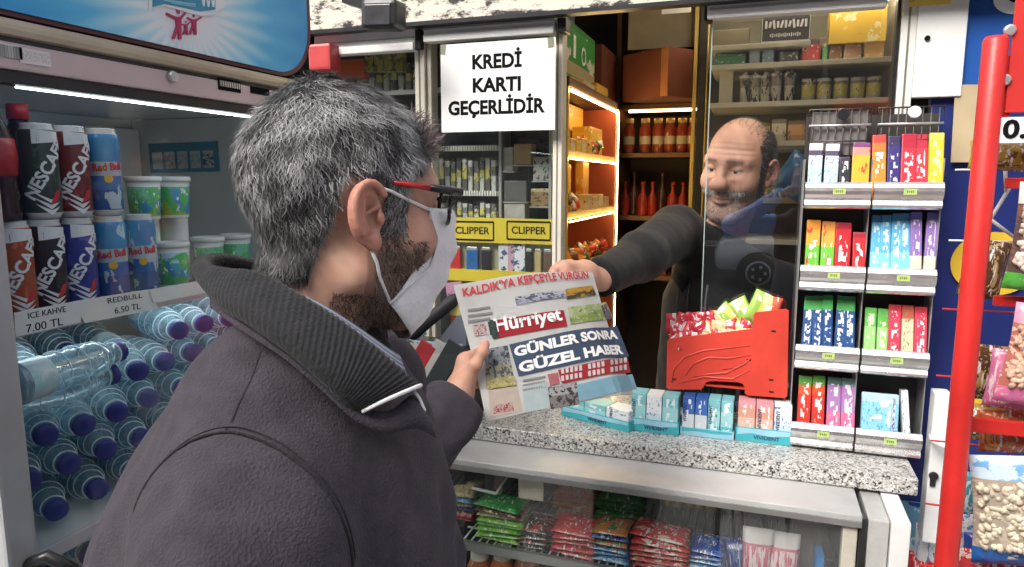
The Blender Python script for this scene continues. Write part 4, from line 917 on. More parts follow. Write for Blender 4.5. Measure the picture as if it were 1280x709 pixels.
# ================================================================== red plastic sweets stand on the boxes
ZS = CT + .101
st0 = onY(835, 486, 1.835)
stn = thing('sweets_stand', 'red plastic counter stand with moulded swooshes and a tall right column', 'stand', (st0.x, 1.835, ZS))
YS = 1.832
def sy(px, py): v = onY(px, py, YS); return (v.x, v.z)
front = [sy(*p) for p in ((833, 487), (834, 424), (941, 411), (942, 391), (986, 386), (984, 498), (931, 494), (931, 482), (925, 478), (887, 476), (880, 480), (879, 487))]
g = nb(); prism(g, front, (0, YS + .004, 0), (1, 0, 0), (0, 0, 1), .004); bmesh.ops.bevel(g, geom=[e for e in g.edges if abs((e.verts[0].co - e.verts[1].co).y) > .003], offset=.004, segments=3, affect='EDGES')
fpn = obj('front_plate', g, REDP, stn, world=True)
g = nb(); prism(g, [sy(*p) for p in ((836, 486), (836, 428), (980, 396), (980, 490))], (0, YS + .055, 0), (1, 0, 0), (0, 0, 1), .003); obj('back_plate', g, REDP, stn, world=True)
a_, b_2 = sy(836, 470), sy(984, 470)
obj('stand_floor', box2(nb(), (a_[0] + .002, YS + .0045, ZS + .022), (b_2[0] - .002, YS + .0515, ZS + .026)), REDP, stn, world=True)
for x in (a_[0] + .0005, b_2[0] - .004): obj('stand_side', box2(nb(), (x, YS + .0045, ZS + .002), (x + .003, YS + .0515, ZS + .075), .001), REDP, stn, world=True)
x = sy(943, 400)[0]; obj('column_wall', box2(nb(), (x, YS + .0045, ZS + .026), (x + .003, YS + .0515, sy(943, 394)[1]), .001), REDP, stn, world=True)
def swoosh(pts, r): 
    g_ = nb(); tube(g_, [Vector((sy(*p)[0], YS - .0002, sy(*p)[1])) for p in pts], r, 8); return g_
for pts in (((840, 478), (843, 460), (856, 446), (880, 438), (938, 432)), ((857, 470), (866, 455), (885, 447), (910, 448), (938, 444)), ((866, 471), (885, 468), (908, 466), (930, 455), (938, 448)), ((848, 479), (880, 471), (915, 474), (938, 462))):
    obj('raised_swoosh', swoosh(pts, [.0012] + [.0026] * (len(pts) - 2) + [.0012]), REDP, fpn, world=True)
for p in ((843, 474), (964, 475), (964, 490), (967, 414), (936, 450)):
    v = sy(*p); obj('slot', bx(nb(), (v[0], YS - .0003, v[1]), (.011, .0016, .0045), None, .0006), BLACKP, fpn, world=True)
g = swoosh(((903, 462), (918, 460), (930, 453)), [.001, .002, .001]); obj('swoosh_groove', g, mat('groove_red_shade', (.30, .02, .015), .5), fpn, world=True)
# sweets in the stand
SWR = printed('sweet_red_white', [(0, (.60, .04, .06)), (.9, (.52, .03, .06))], 'X', [NZ((.78, .74, .74), (5, 3, 4), .50, (0, 1))], rough=.25)
SWG = printed('sweet_green_yellow', [(0, (.32, .50, .10)), (.5, (.62, .60, .14)), (.9, (.20, .42, .10))], 'X', [NZ((.74, .76, .66), (4, 3, 4), .56, (0, 1)), NZ((.6, .3, .04), (4, 3, 4), .64, (0, 1))], rough=.25)
SWB = printed('sweet_cream_red', [(0, (.62, .50, .24)), (.5, (.58, .10, .05))], 'X', [NZ((.72, .68, .56), (4, 3, 4), .54, (0, 1))], rough=.25)
def sweet_geo(seed): return pillow(nb(), .036, .052, .014, 6, 7, .09, seed=seed)
swm = []
for s_ in range(3): 
    g = sweet_geo(s_); me = bpy.data.meshes.new('sweet'); g.to_mesh(me); g.free(); me.shade_smooth(); swm.append(me)
sw = [(px, py) for px in range(842, 945, 10) for py in (414, 404, 394)]
place = ['front row', 'middle row', 'back row']
cnt = 0
for i, px in enumerate(range(842, 940, 9)):
    for j in range(3):
        v = onY(px + rng.uniform(-3, 3), 424 - 12 * j - .05 * (px - 842), YS + .014 + .015 * j)
        m_ = SWR if px < 885 or rng.random() < .35 else (SWB if px < 915 else SWG)
        nm = 'red and white' if m_ is SWR else ('cream and red' if m_ is SWB else 'green and yellow')
        o = obj('wrapped_sweet', swm[(i + j) % 3].copy(), m_, None, '%s wrapped sweet, %s from left, %s of the stand' % (nm, ORD[i], place[j]), 'sweet', 'wrapped sweets in the red stand', loc=(v.x, v.y, v.z - .008), rot=(R(rng.uniform(-20, 15)), R(rng.uniform(-35, 35)), R(rng.uniform(-40, 40))))
for k, (px, py, m_, lb) in enumerate(((930, 388, SWG, 'large green and yellow sweet bag leaning over the stand'), (948, 380, SWG, 'yellow sweet bag sticking up highest behind the red column'), (962, 386, SWB, 'cream sweet bag behind the top of the red column'), (915, 394, SWG, 'green sweet bag in the middle behind the small wrapped sweets'))):
    v = onY(px, py, YS + .045); obj('sweet_bag', pillow(nb(), .05, .085, .02, 7, 8, .06, seed=40 + k), m_, None, lb, 'sweet bag', loc=(v.x, v.y, v.z - .01), rot=(R(-8), R((-30, 25, 12, -50)[k]), R(10)), smooth=True)
# ================================================================== packs in the showcase
def packmat(n_, base_, alt, alt2=(.75, .73, .68)):
    return printed(n_, [(0, base_), (.9, [c * .85 for c in base_])], 'X', [(alt, (5, 9, 2), .54, (0.04, .96)), (alt2, (16, 5, 3), .58, (.2, .8))], rough=.25, bump=.3)
PK = {'green': packmat('pack_green', (.16, .46, .05), (.36, .58, .14)), 'brown': packmat('pack_brown', (.10, .045, .02), (.45, .30, .12)), 'dgreen': packmat('pack_dark_green', (.03, .24, .05), (.08, .36, .10)), 'cream': packmat('pack_cream', (.55, .46, .26), (.3, .2, .08)),
      'black': packmat('pack_black', (.03, .022, .022), (.40, .03, .03)), 'red': packmat('pack_red', (.52, .025, .035), (.62, .10, .08)), 'orange': packmat('pack_orange_red', (.58, .10, .03), (.62, .30, .10)), 'blue': packmat('pack_blue', (.10, .30, .56), (.45, .60, .70)), 'navy': packmat('pack_navy', (.03, .07, .32), (.10, .22, .5)), 'redw': packmat('pack_red_white', (.55, .05, .05), (.72, .55, .46)), 'mixed': packmat('pack_mixed', (.55, .22, .08), (.06, .20, .10))}
KN = {'green': 'light green', 'brown': 'brown', 'dgreen': 'dark green', 'cream': 'cream', 'black': 'black and red', 'red': 'red', 'orange': 'orange red', 'blue': 'pale blue', 'navy': 'navy', 'redw': 'red and white', 'mixed': 'orange and green'}
pkm = {}
def flatpack(kind, w, d, h, seed):
    key = (kind, round(w, 3), seed % 2)
    if key not in pkm:
        g = pillow(nb(), w, d, h, 8, 6, .07, seed=seed % 2, M=Matrix.Rotation(R(90), 4, 'X')); me = bpy.data.meshes.new('biscuit_pack'); g.to_mesh(me); g.free(); me.shade_smooth(); me.materials.append(PK[kind]); pkm[key] = me
    return pkm[key]
def stack(px0, px1, yc, layers, where, h=.0185, d=.10, z=None, yaw=0):
    a, b = onY(px0, 690, yc).x, onY(px1, 690, yc).x; w = b - a
    same = {}
    for k, kind in enumerate(layers):
        i_ = same[kind] = same.get(kind, -1) + 1; n_ = layers.count(kind)
        lab = '%s biscuit pack %s' % (KN[kind], where)
        if n_ > 1: lab += ', %s up' % ORD[i_]
        o = obj('biscuit_pack', flatpack(kind, w, d, h * 1.25, k), None, None, lab, 'biscuit pack', 'packs stacked in the showcase', loc=((a + b) / 2 + rng.uniform(-.004, .004), yc + d / 2 + rng.uniform(-.006, .006), (z or SZ) + h * (k + .55)), rot=(R(rng.uniform(-3, 3)), R(rng.uniform(-3, 3)), R(yaw + rng.uniform(-5, 5))))
stack(594, 652, 1.585, ['green'] * 5 + ['cream', 'brown', 'dgreen'], 'in the leftmost showcase stack', .0125)
stack(646, 684, 1.585, ['black'] * 3 + ['black'], 'in the low black stack beside the green stack', .0125)
stack(688, 744, 1.585, ['red'] * 5, 'in the all red stack of the showcase', .0135)
stack(690, 742, 1.70, ['orange'] * 8, 'behind the all red stack', .0135)
stack(738, 786, 1.585, ['blue'] * 3 + ['mixed', 'navy', 'mixed'], 'in the pale blue showcase stack', .0135)
stack(742, 800, 1.70, ['dgreen'] * 9, 'behind the pale blue stack', .0125)
stack(788, 862, 1.585, ['redw'] * 6, 'in the red and white stack of the showcase', .0145)
stack(862, 906, 1.60, ['blue'] * 3 + ['navy'] * 2, 'in the stack beside the plastic sheet', .0135)
stack(556, 590, 1.66, ['red', 'redw', 'navy', 'cream', 'blue', 'cream'], 'in the shaded stack beside the coat', .0135)
for k, (px, kind, lb) in enumerate(((905, 'cream', 'cream'),)): pass
# jars on the lower shelf and pink striped bags behind the plastic sheet
JAR = printed('orange_jar_print', [(0, (.50, .16, .03)), (.5, (.42, .12, .03)), (.85, (.65, .62, .56))], 'Z', [NZ((.6, .45, .2), (3, 3, 3), .58)])
for k, px in enumerate((596, 625, 655)):
    v = onY(px, 694, 1.60); o = obj('snack_jar', lathe(nb(), [(.030, 0), (.033, .01), (.033, .15), (.024, .17), (.024, .20), (.02, .204)], 20), JAR, None, 'orange snack jar below the shelf, %s from the left' % ORD[k], 'jar', 'jars on the lower showcase shelf', loc=(v.x, 1.62, v.z - .19))
PINKB = printed('pink_striped_bag', [(0, (.62, .18, .24)), (.84, (.62, .22, .28)), (.86, (.76, .72, .70))], 'Z', [((.76, .64, .64), (11, 3, 1.3), .50, (0, .84)), ((.45, .06, .10), (12, 3, 3), .60, (.0, .8))], rough=.4)
bgz = onY(960, 664, 1.60).z
for k, (x0, x1) in enumerate(((928, 966), (960, 1000))):
    a, b = onY(x0, 690, 1.60), onY(x1, 690, 1.60); w = b.x - a.x
    obj('popcorn_bag', pillow(nb(), w * 1.05, .26, .05, 8, 10, .08, seed=60 + k), PINKB, None, 'pink striped popcorn bag behind the plastic sheet, %s one' % ('left' if k == 0 else 'right'), 'bag', loc=((a.x + b.x) / 2, 1.61 + .01 * k, bgz - .13 - .006 * k), smooth=True)
for k in range(3):
    v = onY(870 + 26 * k, 705, 1.63); obj('snack_bag', pillow(nb(), .08, .13, .03, 7, 8, .06, seed=70 + k), PK[('navy', 'blue', 'navy')[k]], None, 'blue snack bag standing low behind the sheet, %s from the left' % ORD[k], 'bag', loc=(v.x, 1.66, v.z - .02), rot=(R(-15), R(6 - 8 * k), 0), smooth=True)
BIN = mat('grey_box_card', (.25, .23, .20), .7, 0, .15)
v = onY(1010, 690, 1.68); obj('storage_box', bx(nb(), (0, 0, 0), (.06, .10, .16), None, .004), BIN, None, 'grey brown box behind the pink bags', 'box', loc=(v.x, 1.74, v.z + .01))
v = onY(1024, 705, 1.6); obj('blue_packet', bx(nb(), (0, 0, 0), (.018, .06, .07), None, .003), mat('packet_blue', (.02, .22, .55), .4), None, 'small bright blue packet at the right end of the showcase', 'packet', loc=(v.x, 1.62, v.z - .015))
# jars at the back under the ledge
for k in range(10):
    v = onY(835 + k * 6.2, 622 + k * .8, 1.86); obj('sweet_tin', lathe(nb(), [(.014, 0), (.015, .03), (.012, .034)], 12), mat('tin_gold', (.42, .33, .10), .35, .5, .4, 60), None, 'small golden tin under the ledge at the back, %s from the left' % ORD[k], 'tin', 'small golden tins at the back of the showcase', loc=(v.x, 1.86 + .01 * (k % 2), v.z - .02))
# ================================================================== inside the kiosk
def item(name, px0, px1, pt_, pb, Y, d, m, label, cat, group=None, bev=.003, rz=0):
    a, b = onY(px0, pb, Y), onY(px1, pb, Y); t_ = onY((px0 + px1) / 2, pt_, Y); w, h = b.x - a.x, t_.z - a.z
    return obj(name, boxmesh((w, d, h), bev, (0, d / 2, h / 2)), m, None, label, cat, group, loc=((a.x + b.x) / 2, Y, a.z), rot=(0, 0, R(rz)))
def can_item(name, px, wpx, pt_, pb, Y, prof, m, label, cat, group=None, n=16, smooth=False):
    a, t_ = onY(px, pb, Y), onY(px, pt_, Y); r = wpx / 2 / FPX * (a - CAMP).dot(FW); h = t_.z - a.z
    return obj(name, lathe(nb(), [(p * r, z * h) for p, z in prof], n), m, None, label, cat, group, loc=(a.x, Y, a.z))
# wall shelves behind the glass
YV = 2.72
ws = thing('wall_shelf', 'pale wall shelving packed with small goods behind the sliding glass', 'shelves', (.08, YV, 1.0))
SHELFC = mat('shelf_pale_board', (.50, .50, .44), .5, .1, .08)
for k, py in enumerate((52, 77, 126, 176, 248, 300)):
    v = onY(1000, py, YV); x1 = XatY(1109, YV)
    z = v.z
    x0 = XatY(884, YV) if k != 3 else XatY(930, YV); x1 = XatY(1003, YV) if k == 0 else x1
    obj('shelf_board', box2(nb(), (x0, YV - .02, z - .018), (x1, YV + .30, z), .002), SHELFC, ws, world=True)
obj('shelf_back', box2(nb(), (XatY(870, YV), YV + .301, .9), (XatY(1130, YV), YV + .31, 2.6)), mat('shelf_back_olive', (.13, .12, .08), .6, 0, .25, 6), ws, world=True)
obj('shelf_upright', box2(nb(), (XatY(1106, YV), YV - .025, 1.2), (XatY(1112, YV), YV + .30, 2.5)), CREAM, ws, world=True)
SZs = {k: onY(1000, py, YV).z for k, py in enumerate((52, 77, 126, 176, 248, 300))}
def onshelf(o, k): o.location.z = SZs[k] + .0006; return o
BLKSIGN = mat('black_tin_sign', (.025, .025, .03), .4)
t = thing('black_sign_box', 'black box with silver lettering on the top shelf behind the glass', 'box', (XatY(972, YV), YV, SZs[0] + .001))
w = XatY(1002, YV) - XatY(942, YV); h = onY(972, 17, YV).z - SZs[0]
obj('carton', boxmesh((w, .12, h), .003, (0, .06, h / 2)), BLKSIGN, t)
SIL = mat('silver_print', (.55, .57, .60), .4, .3)
g = nb(); 
for (u, v_, ww, hh_) in ((0, .04, .96, .02), (0, .96, .96, .02), (-.48, .5, .012, .92), (.48, .5, .012, .92)): bx(g, (u * w, -.0006, v_ * h), (ww * w, .001, hh_ * h))
obj('border', g, SIL, t)
g = nb()
for k in range(11): bx(g, ((-.40 + .08 * k) * w, -.0007, h * .62), (w * .045, .001, h * (.26, .2, .3, .22, .26)[k % 5]), (0, R((0, 12, -8, 0, 15)[k % 5]), 0))
for k in range(15): bx(g, ((-.30 + .042 * k) * w, -.0007, h * .25), (w * .022, .001, h * (.10, .14, .09)[k % 3]))
obj('silver_marks', g, SIL, t)
yb = onshelf(item('yellow_carton', 1035, 1106, 12, 66, YV + .02, .10, printed('yellow_carton_print', [(0, (.66, .44, .06)), (.9, (.70, .50, .10))], 'X', [((.76, .66, .40), (3, 1, 2.2), .56, (.1, .9)), ((.30, .22, .06), (2, 1, 6), .66, (.3, .9))]), 'large yellow carton leaning on the upper shelf behind the glass', 'carton'), 1)
yb.scale.z = .88; yb.location.z += .055
for k, (a, b, pt_, c, lb) in enumerate(((893, 932, 61, (.06, .26, .14), 'dark green packet'), (936, 950, 57, (.30, .45, .55), 'pale blue packet left'), (952, 968, 57, (.22, .36, .48), 'pale blue packet right'), (974, 998, 62, (.14, .13, .13), 'dark low packet'), (1001, 1024, 55, (.55, .05, .05), 'bright red packet'), (1027, 1034, 55, (.12, .36, .12), 'thin green packet'), (1036, 1052, 58, (.30, .17, .10), 'brown packet'), (1054, 1076, 57, (.42, .25, .17), 'light brown packet'), (1079, 1104, 50, (.50, .30, .10), 'orange brown packet'))):
    onshelf(item('packet', a, b, pt_, 78, YV + .03, .08, printed('shelf_packet_%d%d%d' % tuple(int(x * 100) for x in c), [(0, c), (.7, [x * .7 for x in c])], 'Z', [((.70, .68, .62), (5, 2, 4), .60, (0, 1))]), lb + ' in the second shelf row behind the glass', 'packet', bev=.006, rz=rng.uniform(-6, 6)), 1)
onshelf(item('dark_carton', 890, 936, 27, 52, YV + .05, .1, mat('olive_carton', (.12, .10, .06), .6), 'olive dark carton left of the black sign box', 'carton'), 0)
for k, (a, b, c) in enumerate(((1005, 1013, (.24, .15, .11)), (1015, 1022, (.16, .10, .08)), (1024, 1033, (.28, .18, .14)))):
    onshelf(item('slim_pack', a, b, 15, 50, YV + .11, .06, printed('slim_pack_print_%d' % k, [(0, c), (.8, [x * .6 for x in c])], 'Z', [((.5, .44, .38), (3, 2, 5), .62, (0, 1))]), 'tall brown slim pack beside the yellow carton, %s from left' % ORD[k], 'pack', 'slim packs beside the yellow carton'), 1)
CUPW = printed('cup_white_print', [(0, (.55, .55, .52)), (.5, (.30, .29, .27)), (.8, (.62, .62, .60))], 'Z', [((.05, .05, .05), (3, 3, 3), .54, (0, 1))])
TINY = printed('tin_yellow_print', [(0, (.40, .40, .36)), (.2, (.52, .48, .10)), (.72, (.18, .18, .16)), (.86, (.50, .50, .48))], 'Z', [((.62, .62, .58), (4, 4, 4), .56, (0, 1)), ((.05, .06, .04), (4, 4, 4), .62, (0, 1))])
for k, px in enumerate((930, 943, 956, 969, 986)):
    onshelf(can_item('white_cup', px, 14, 88 if k < 3 else 86, 127, YV + .05, [(.7, 0), (.75, .02), (1, .8), (1.08, .84), (1.08, .88), (.5, .92), (.45, 1)], CUPW, 'black and white cup on the third shelf, %s from left' % ORD[k], 'cup', 'cups on the third shelf behind the glass'), 2)
for k, px in enumerate((1010, 1029, 1050, 1071, 1091)):
    onshelf(can_item('yellow_tin', px, 16.5, 93, 121, YV + .05, [(.95, 0), (1, .03), (1, .82), (.96, .86), (1.03, .88), (1.03, 1)], TINY, 'yellow and grey tin on the third shelf, %s from left' % ORD[k], 'tin', 'tins on the third shelf behind the glass'), 2)
onshelf(item('pale_carton', 898, 915, 86, 133, YV + .02, .1, mat('pale_carton_card', (.48, .47, .42), .7), 'tall pale carton left of the cups behind the glass', 'carton'), 2)
for k, (a, b, pt_, c) in enumerate(((948, 962, 152, (.45, .40, .06)), (964, 982, 148, (.55, .52, .42)), (984, 1006, 150, (.50, .28, .12)), (1009, 1028, 146, (.2, .2, .2)), (1030, 1050, 148, (.3, .26, .22)))):
    onshelf(item('small_carton', a, b, pt_, 176, YV + .03, .07, printed('small_carton_print_%d' % k, [(0, c), (.3, [min(1, x * 1.5) for x in c]), (.8, [x * .5 for x in c])], 'Z', [((.66, .2, .1), (4, 2, 4), .62, (0, 1)), ((.08, .08, .08), (4, 2, 4), .62, (0, 1))]), 'small carton on the fourth shelf, %s from left' % ORD[k], 'carton', 'small cartons on the fourth shelf behind the glass'), 3)
for k in range(8):
    px = 958 + k * 9
    onshelf(can_item('small_jar', px, 8, 225, 247, YV + .04, [(.9, 0), (1, .05), (1, .75), (.75, .82), (.8, 1)], CUPW if k % 2 else TINY, 'small jar on the fifth shelf near the head of the seller, %s from left' % ORD[k], 'jar', 'small jars on the fifth shelf', n=12), 4)
BAGB = mat('blue_plastic_bag', (.03, .13, .36), .3, 0, .2, 12, .3, 40)
v = onY(1000, 190, 2.55); obj('plastic_bag', pillow(nb(), .13, .14, .08, 8, 8, .05, seed=90), BAGB, None, 'blue plastic bag bulging beside the gum rack behind the glass', 'bag', loc=(v.x, 2.62, SZs[4] + .075), rot=(0, R(35), 0), smooth=True)
# shelves on the back wall, seen through the open window
YBk = 3.12
obj('lamp_or_fill_tube', bx(nb(), (XatY(995, YV), YV - .03, 2.42), (.60, .03, .02)), lamp_mat('added_shelf_fill', (1, .86, .62), 16), ws, world=True)  # added lamp above the wall shelf, brightens its goods
bs = thing('back_shelf', 'dark shelf with bottles at the back of the kiosk', 'shelves', (-.45, YBk, 1.0))
zB = {}
for k, py in enumerate((130, 191, 270, 345)):
    z = onY(825, py, YBk).z; zB[k] = z
    obj('shelf_board', box2(nb(), (XatY(775, YBk), YBk - .01, z - .02), (XatY(872, YBk), YBk + .28, z), .002), mat('brown_shelf_board', (.16, .08, .04), .5, 0, .2), bs, world=True)
obj('shelf_upright', box2(nb(), (XatY(774, YBk) - .02, YBk - .01, .9), (XatY(774, YBk), YBk + .28, 2.5)), mat('brown_shelf_board', (.16, .08, .04), .5), bs, world=True)
bl_ = obj('shelf_light', box2(nb(), (XatY(783, YBk), YBk + .02, zB[0] - .03), (XatY(868, YBk), YBk + .035, zB[0] - .0205)), lamp_mat('dim_warm_strip', (1, .6, .25), 5), bs, world=True)
t = thing('cardboard_box', 'big reddish brown cardboard box with a tape strip on the back shelf', 'box', (XatY(826, YBk - .05), YBk - .12, zB[0] + .0006), R(-36))
wb = .255; hb_ = onY(826, 64, YBk).z - zB[0] - .03
obj('carton', boxmesh((wb, wb, hb_), .005, (0, .03, hb_ / 2)), BROWNB, t); obj('tape', boxmesh((.035, .002, hb_ * .98), 0, (wb * .42, -wb / 2 + .0285, hb_ / 2)), mat('box_tape', (.36, .15, .06), .35), t)
obj('tape', boxmesh((.05, wb * .98, .001), 0, (0, .03, hb_ + .0006)), mat('box_tape', (.36, .15, .06), .35), t)
JB = printed('brown_jar_print', [(0, (.30, .05, .02)), (.25, (.60, .52, .36)), (.48, (.36, .05, .02)), (.75, (.30, .06, .03)), (.86, (.55, .40, .16))], 'Z', [((.65, .50, .25), (3, 3, 3), .60, (.1, .8))])
for k, px in enumerate((786, 806, 822, 837, 852, 866)):
    o = can_item('brown_jar', px, 14, 148, 191, YBk + .03, [(.92, 0), (1, .04), (1, .70), (.72, .80), (.72, .86), (.78, .87), (.78, 1)], JB, 'brown jar with pale label on the back shelf, %s from left' % ORD[k], 'jar', 'brown jars on the back shelf'); o.location.z = zB[1] + .0006
RB = mat('red_sauce_bottle', (.40, .035, .02), .2, 0, .3, 20); DB = mat('dark_sauce_bottle', (.05, .015, .012), .2, 0, .3, 20)
for k, px in enumerate((781, 792, 803, 815, 827, 840, 853, 866)):
    o = can_item('sauce_bottle', px, 11 + (k % 3), 214 if k % 3 == 1 else 226, 268, YBk + .03, [(.92, 0), (1, .04), (1, .52), (.75, .60), (.40, .68), (.34, .74), (.34, .90), (.42, .905), (.42, 1)], DB if k % 3 == 1 else RB, '%s sauce bottle on the lower back shelf, %s from left' % ('dark' if k % 3 == 1 else 'red', ORD[k]), 'bottle', 'sauce bottles on the lower back shelf'); o.location.z = zB[2] + .0006
for k, px in enumerate((785, 805, 824)):
    o = item('red_carton', px - 9, px + 8, 300, 345, YBk + .03, .08, mat('dim_red_card', (.32, .04, .03), .5), 'dim red carton low on the back shelf, %s from left' % ORD[k], 'carton', 'red cartons low at the back'); o.location.z = zB[3] + .0006
obj('olive_panel', box2(nb(), (XatY(781, 3.0), 3.0, onY(800, 62, 3.0).z), (XatY(874, 3.0), 3.02, 2.6)), mat('olive_panel_paint', (.20, .17, .12), .6), K, world=True)
c0, c1 = onY(827, 18, 2.1), onY(864, 4, 2.1)
obj('white_card', bx(nb(), ((c0.x + c1.x) / 2, 2.1, (c0.z + c1.z) / 2), (c1.x - c0.x, .002, c1.z - c0.z)), PAPER, K, world=True)
obj('card_hanger', box2(nb(), ((c0.x + c1.x) / 2 - .002, 2.104, c1.z - .01), ((c0.x + c1.x) / 2 + .002, 2.106, 2.6)), BLACKP, K, world=True)
# lit candy shelves along the left, fronts towards the seller
XS_ = -.55
cu = thing('candy_shelf', 'wooden candy shelf outlined by a glowing warm light strip', 'shelves', (XS_, 2.4, 1.0))
Ya, Yb = 2.105, onX(771, 200, XS_).y
zt = onX(740, 121, XS_).z
zc = [onX(735, 191, XS_).z, onX(735, 263, XS_).z, onX(735, 330, XS_).z]
RWD = mat('candy_shelf_red_back', (.36, .07, .03), .6, 0, .2, 5)
obj('shelf_back', box2(nb(), (-.80, Ya, .95), (-.79, Yb, zt + .02)), RWD, cu, world=True)
obj('shelf_end', box2(nb(), (-.789, Yb - .018, .95), (XS_ - .004, Yb, zt - .001)), RWD, cu, world=True)
obj('shelf_end', box2(nb(), (-.789, Ya, .95), (XS_ - .004, Ya + .012, zt - .001)), mat('yellow_shelf_side', (.60, .40, .08), .5), cu, world=True)
obj('shelf_top', box2(nb(), (-.789, Ya, zt), (XS_ - .002, Yb, zt + .028), .002), mat('dark_shelf_top', (.07, .035, .025), .5), cu, world=True)
for z in zc: obj('shelf_board', box2(nb(), (-.789, Ya + .0125, z - .02), (XS_ - .005, Yb - .0185, z), .001), WOODW, cu, world=True)
for z in [zt - .012] + [z_ - .026 for z_ in zc]:
    g = nb(); tube(g, [(XS_ + .002, Ya + .01, z), (XS_ + .002, Yb - .01, z)], .0042 if z > zt - .1 else .0022, 6); obj('light_strip', g, LEDM, cu, world=True)
g = nb(); tube(g, [(XS_ + .002, Yb - .006, zt - .012), (XS_ + .002, Yb - .006, 1.05)], .0052, 6); obj('light_strip', g, LEDM, cu, world=True)
obj('light_profile', box2(nb(), (XS_ - .004, Yb - .016, 1.05), (XS_ + .0045, Yb + .016, zt + .0)), CREAM, cu, world=True)
def side_item(name, px0, px1, pt_, zb_, x, d, m, label, cat, group=None, bev=.004):
    y0, y1 = onX(px0, 226, x).y, onX(px1, 226, x).y; z1 = onX((px0 + px1) / 2, pt_, x).z
    return obj(name, boxmesh((d, y1 - y0, z1 - zb_), bev, (-d / 2, 0, (z1 - zb_) / 2)), m, None, label, cat, group, loc=(x, (y0 + y1) / 2, zb_ + .0006))
CD = {'yellow': printed('candy_yellow', [(0, (.66, .40, .05)), (.8, (.60, .30, .03))], 'Z', [((.75, .62, .3), (2, 4, 3), .58, (0, 1)), ((.5, .08, .03), (2, 4, 3), .64, (0, 1))]), 'orange': printed('candy_orange', [(0, (.58, .20, .03)), (.5, (.62, .30, .05))], 'Z', [((.7, .55, .25), (2, 4, 5), .58, (0, 1))]), 'cream': printed('candy_cream', [(0, (.62, .55, .36)), (.6, (.55, .40, .2))], 'Z', [((.45, .06, .04), (2, 4, 4), .60, (0, 1))])}
side_item('candy_carton', 707, 728, 132, zc[0], -.66, .08, CD['yellow'], 'yellow candy carton at the back of the top lit shelf', 'carton')
side_item('candy_carton', 738, 752, 160, zc[0], -.58, .07, CD['yellow'], 'low yellow candy carton right on the top lit shelf', 'carton')
for k, px in enumerate((709, 716, 723, 730, 737)): side_item('candy_bar', px - 3, px + 3, 176 - k % 2 * 3, zc[0], -.565, .05, CD[('yellow', 'cream')[k % 2]], 'short candy bar on the top lit shelf, %s from left' % ORD[k], 'candy bar', 'candy bars on the top lit shelf')
side_item('candy_tube', 729, 736, 202, zc[1], -.60, .03, CD['orange'], 'tall stacked orange candy tube on the middle lit shelf', 'candy tube')
side_item('candy_carton', 706, 714, 205, zc[1], -.62, .05, CD['yellow'], 'narrow yellow carton at the left of the middle lit shelf', 'carton')
for k, px in enumerate((738, 745, 752, 759)): side_item('cream_sweet', px - 3.5, px + 3, 243 + k % 2 * 3, zc[1], -.57, .04, CD['cream'], 'cream sweet block on the middle lit shelf, %s from left' % ORD[k], 'sweet', 'cream sweet blocks on the middle lit shelf')
cols = [('dark_green', (.03, .13, .05)), ('red', (.50, .05, .04)), ('white', (.66, .62, .56)), ('brown', (.16, .06, .03)), ('orange', (.6, .25, .05))]
for sh_, (n_, zz, x_lo) in enumerate(((40, zc[2], 0), (24, zc[1], 0), (22, zc[0], 0))):
    for k in range(n_):
        cname, c = cols[(k * 7 + sh_) % 5]; y = Ya + .05 + (Yb - Ya - .12) * ((k % (n_ // 2)) + .5) / (n_ // 2); lay = k // (n_ // 2)
        if sh_ == 2: y = Ya + .28 + .30 * ((k % 11) + .5) / 11
        if sh_ == 1: y = Ya + .03 + .22 * ((k % 12) + .5) / 12
        obj('loose_candy', pillow(nb(), .045, .03, .02, 4, 4, .08, seed=k), mat('candy_wrap_' + cname, c, .3, 0, .2, 60), None, '%s loose candy on the %s lit shelf, %s layer, %s from left' % (cname.replace('_', ' '), ('bottom', 'middle', 'top')[sh_], ('lower', 'upper')[lay], ORD[k % (n_ // 2)]), 'candy', 'loose candies heaped on the lit shelves', loc=(-.58 - rng.uniform(0, .04), y, zz + .014 + .024 * lay), rot=tuple(rng.uniform(-1, 1, 3)), smooth=True)
t = thing('green_carton', 'green carton with white marks on top of the lit candy shelf', 'carton', (-.66, 2.33, zt + .0286))
gz = onX(735, 40, -.57).z - zt - .03; y0, y1 = onX(706, 70, -.57).y, onX(747, 70, -.57).y
obj('carton', boxmesh((.16, y1 - y0, gz), .003, (.0, (y0 + y1) / 2 - 2.33, gz / 2)), printed('green_carton_print', [(0, (.03, .26, .06)), (.12, (.42, .36, .22)), (.34, (.03, .30, .07)), (.9, (.02, .2, .05))], 'Z', [((.66, .68, .60), (2, 4, 3), .60, (.3, .9))]), t)
g = nb(); M = frame_M((.081, (y0 + y1) / 2 - 2.33 + .05, gz * .55), (0, 1, 0), (0, 0, 1)); lathe(g, [(.030, 0), (.030, .001)], 18, M); obj('round_mark', g, WHT, t)
g = nb(); lathe(g, [(.020, .0012), (.020, .0018)], 18, M); obj('round_centre', g, mat('green_dot', (.03, .26, .06), .5), t)
obj('white_letter_mark', boxmesh((.001, .03, .07), 0, (.0808, (y0 + y1) / 2 - 2.33 - .07, gz * .62)), WHT, t)
side_item('brown_carton', 750, 768, 60, zt + .029, -.60, .12, BROWNB, 'narrow brown carton behind the green carton', 'carton')
for k in range(3): side_item('yellow_packet', 712 + k * 16, 726 + k * 16, 98 + k * 4, zt + .029, -.556, .03, CD[('yellow', 'cream', 'yellow')[k]], 'flat packet lying before the green carton, %s from left' % ORD[k], 'packet', 'flat packets before the green carton')
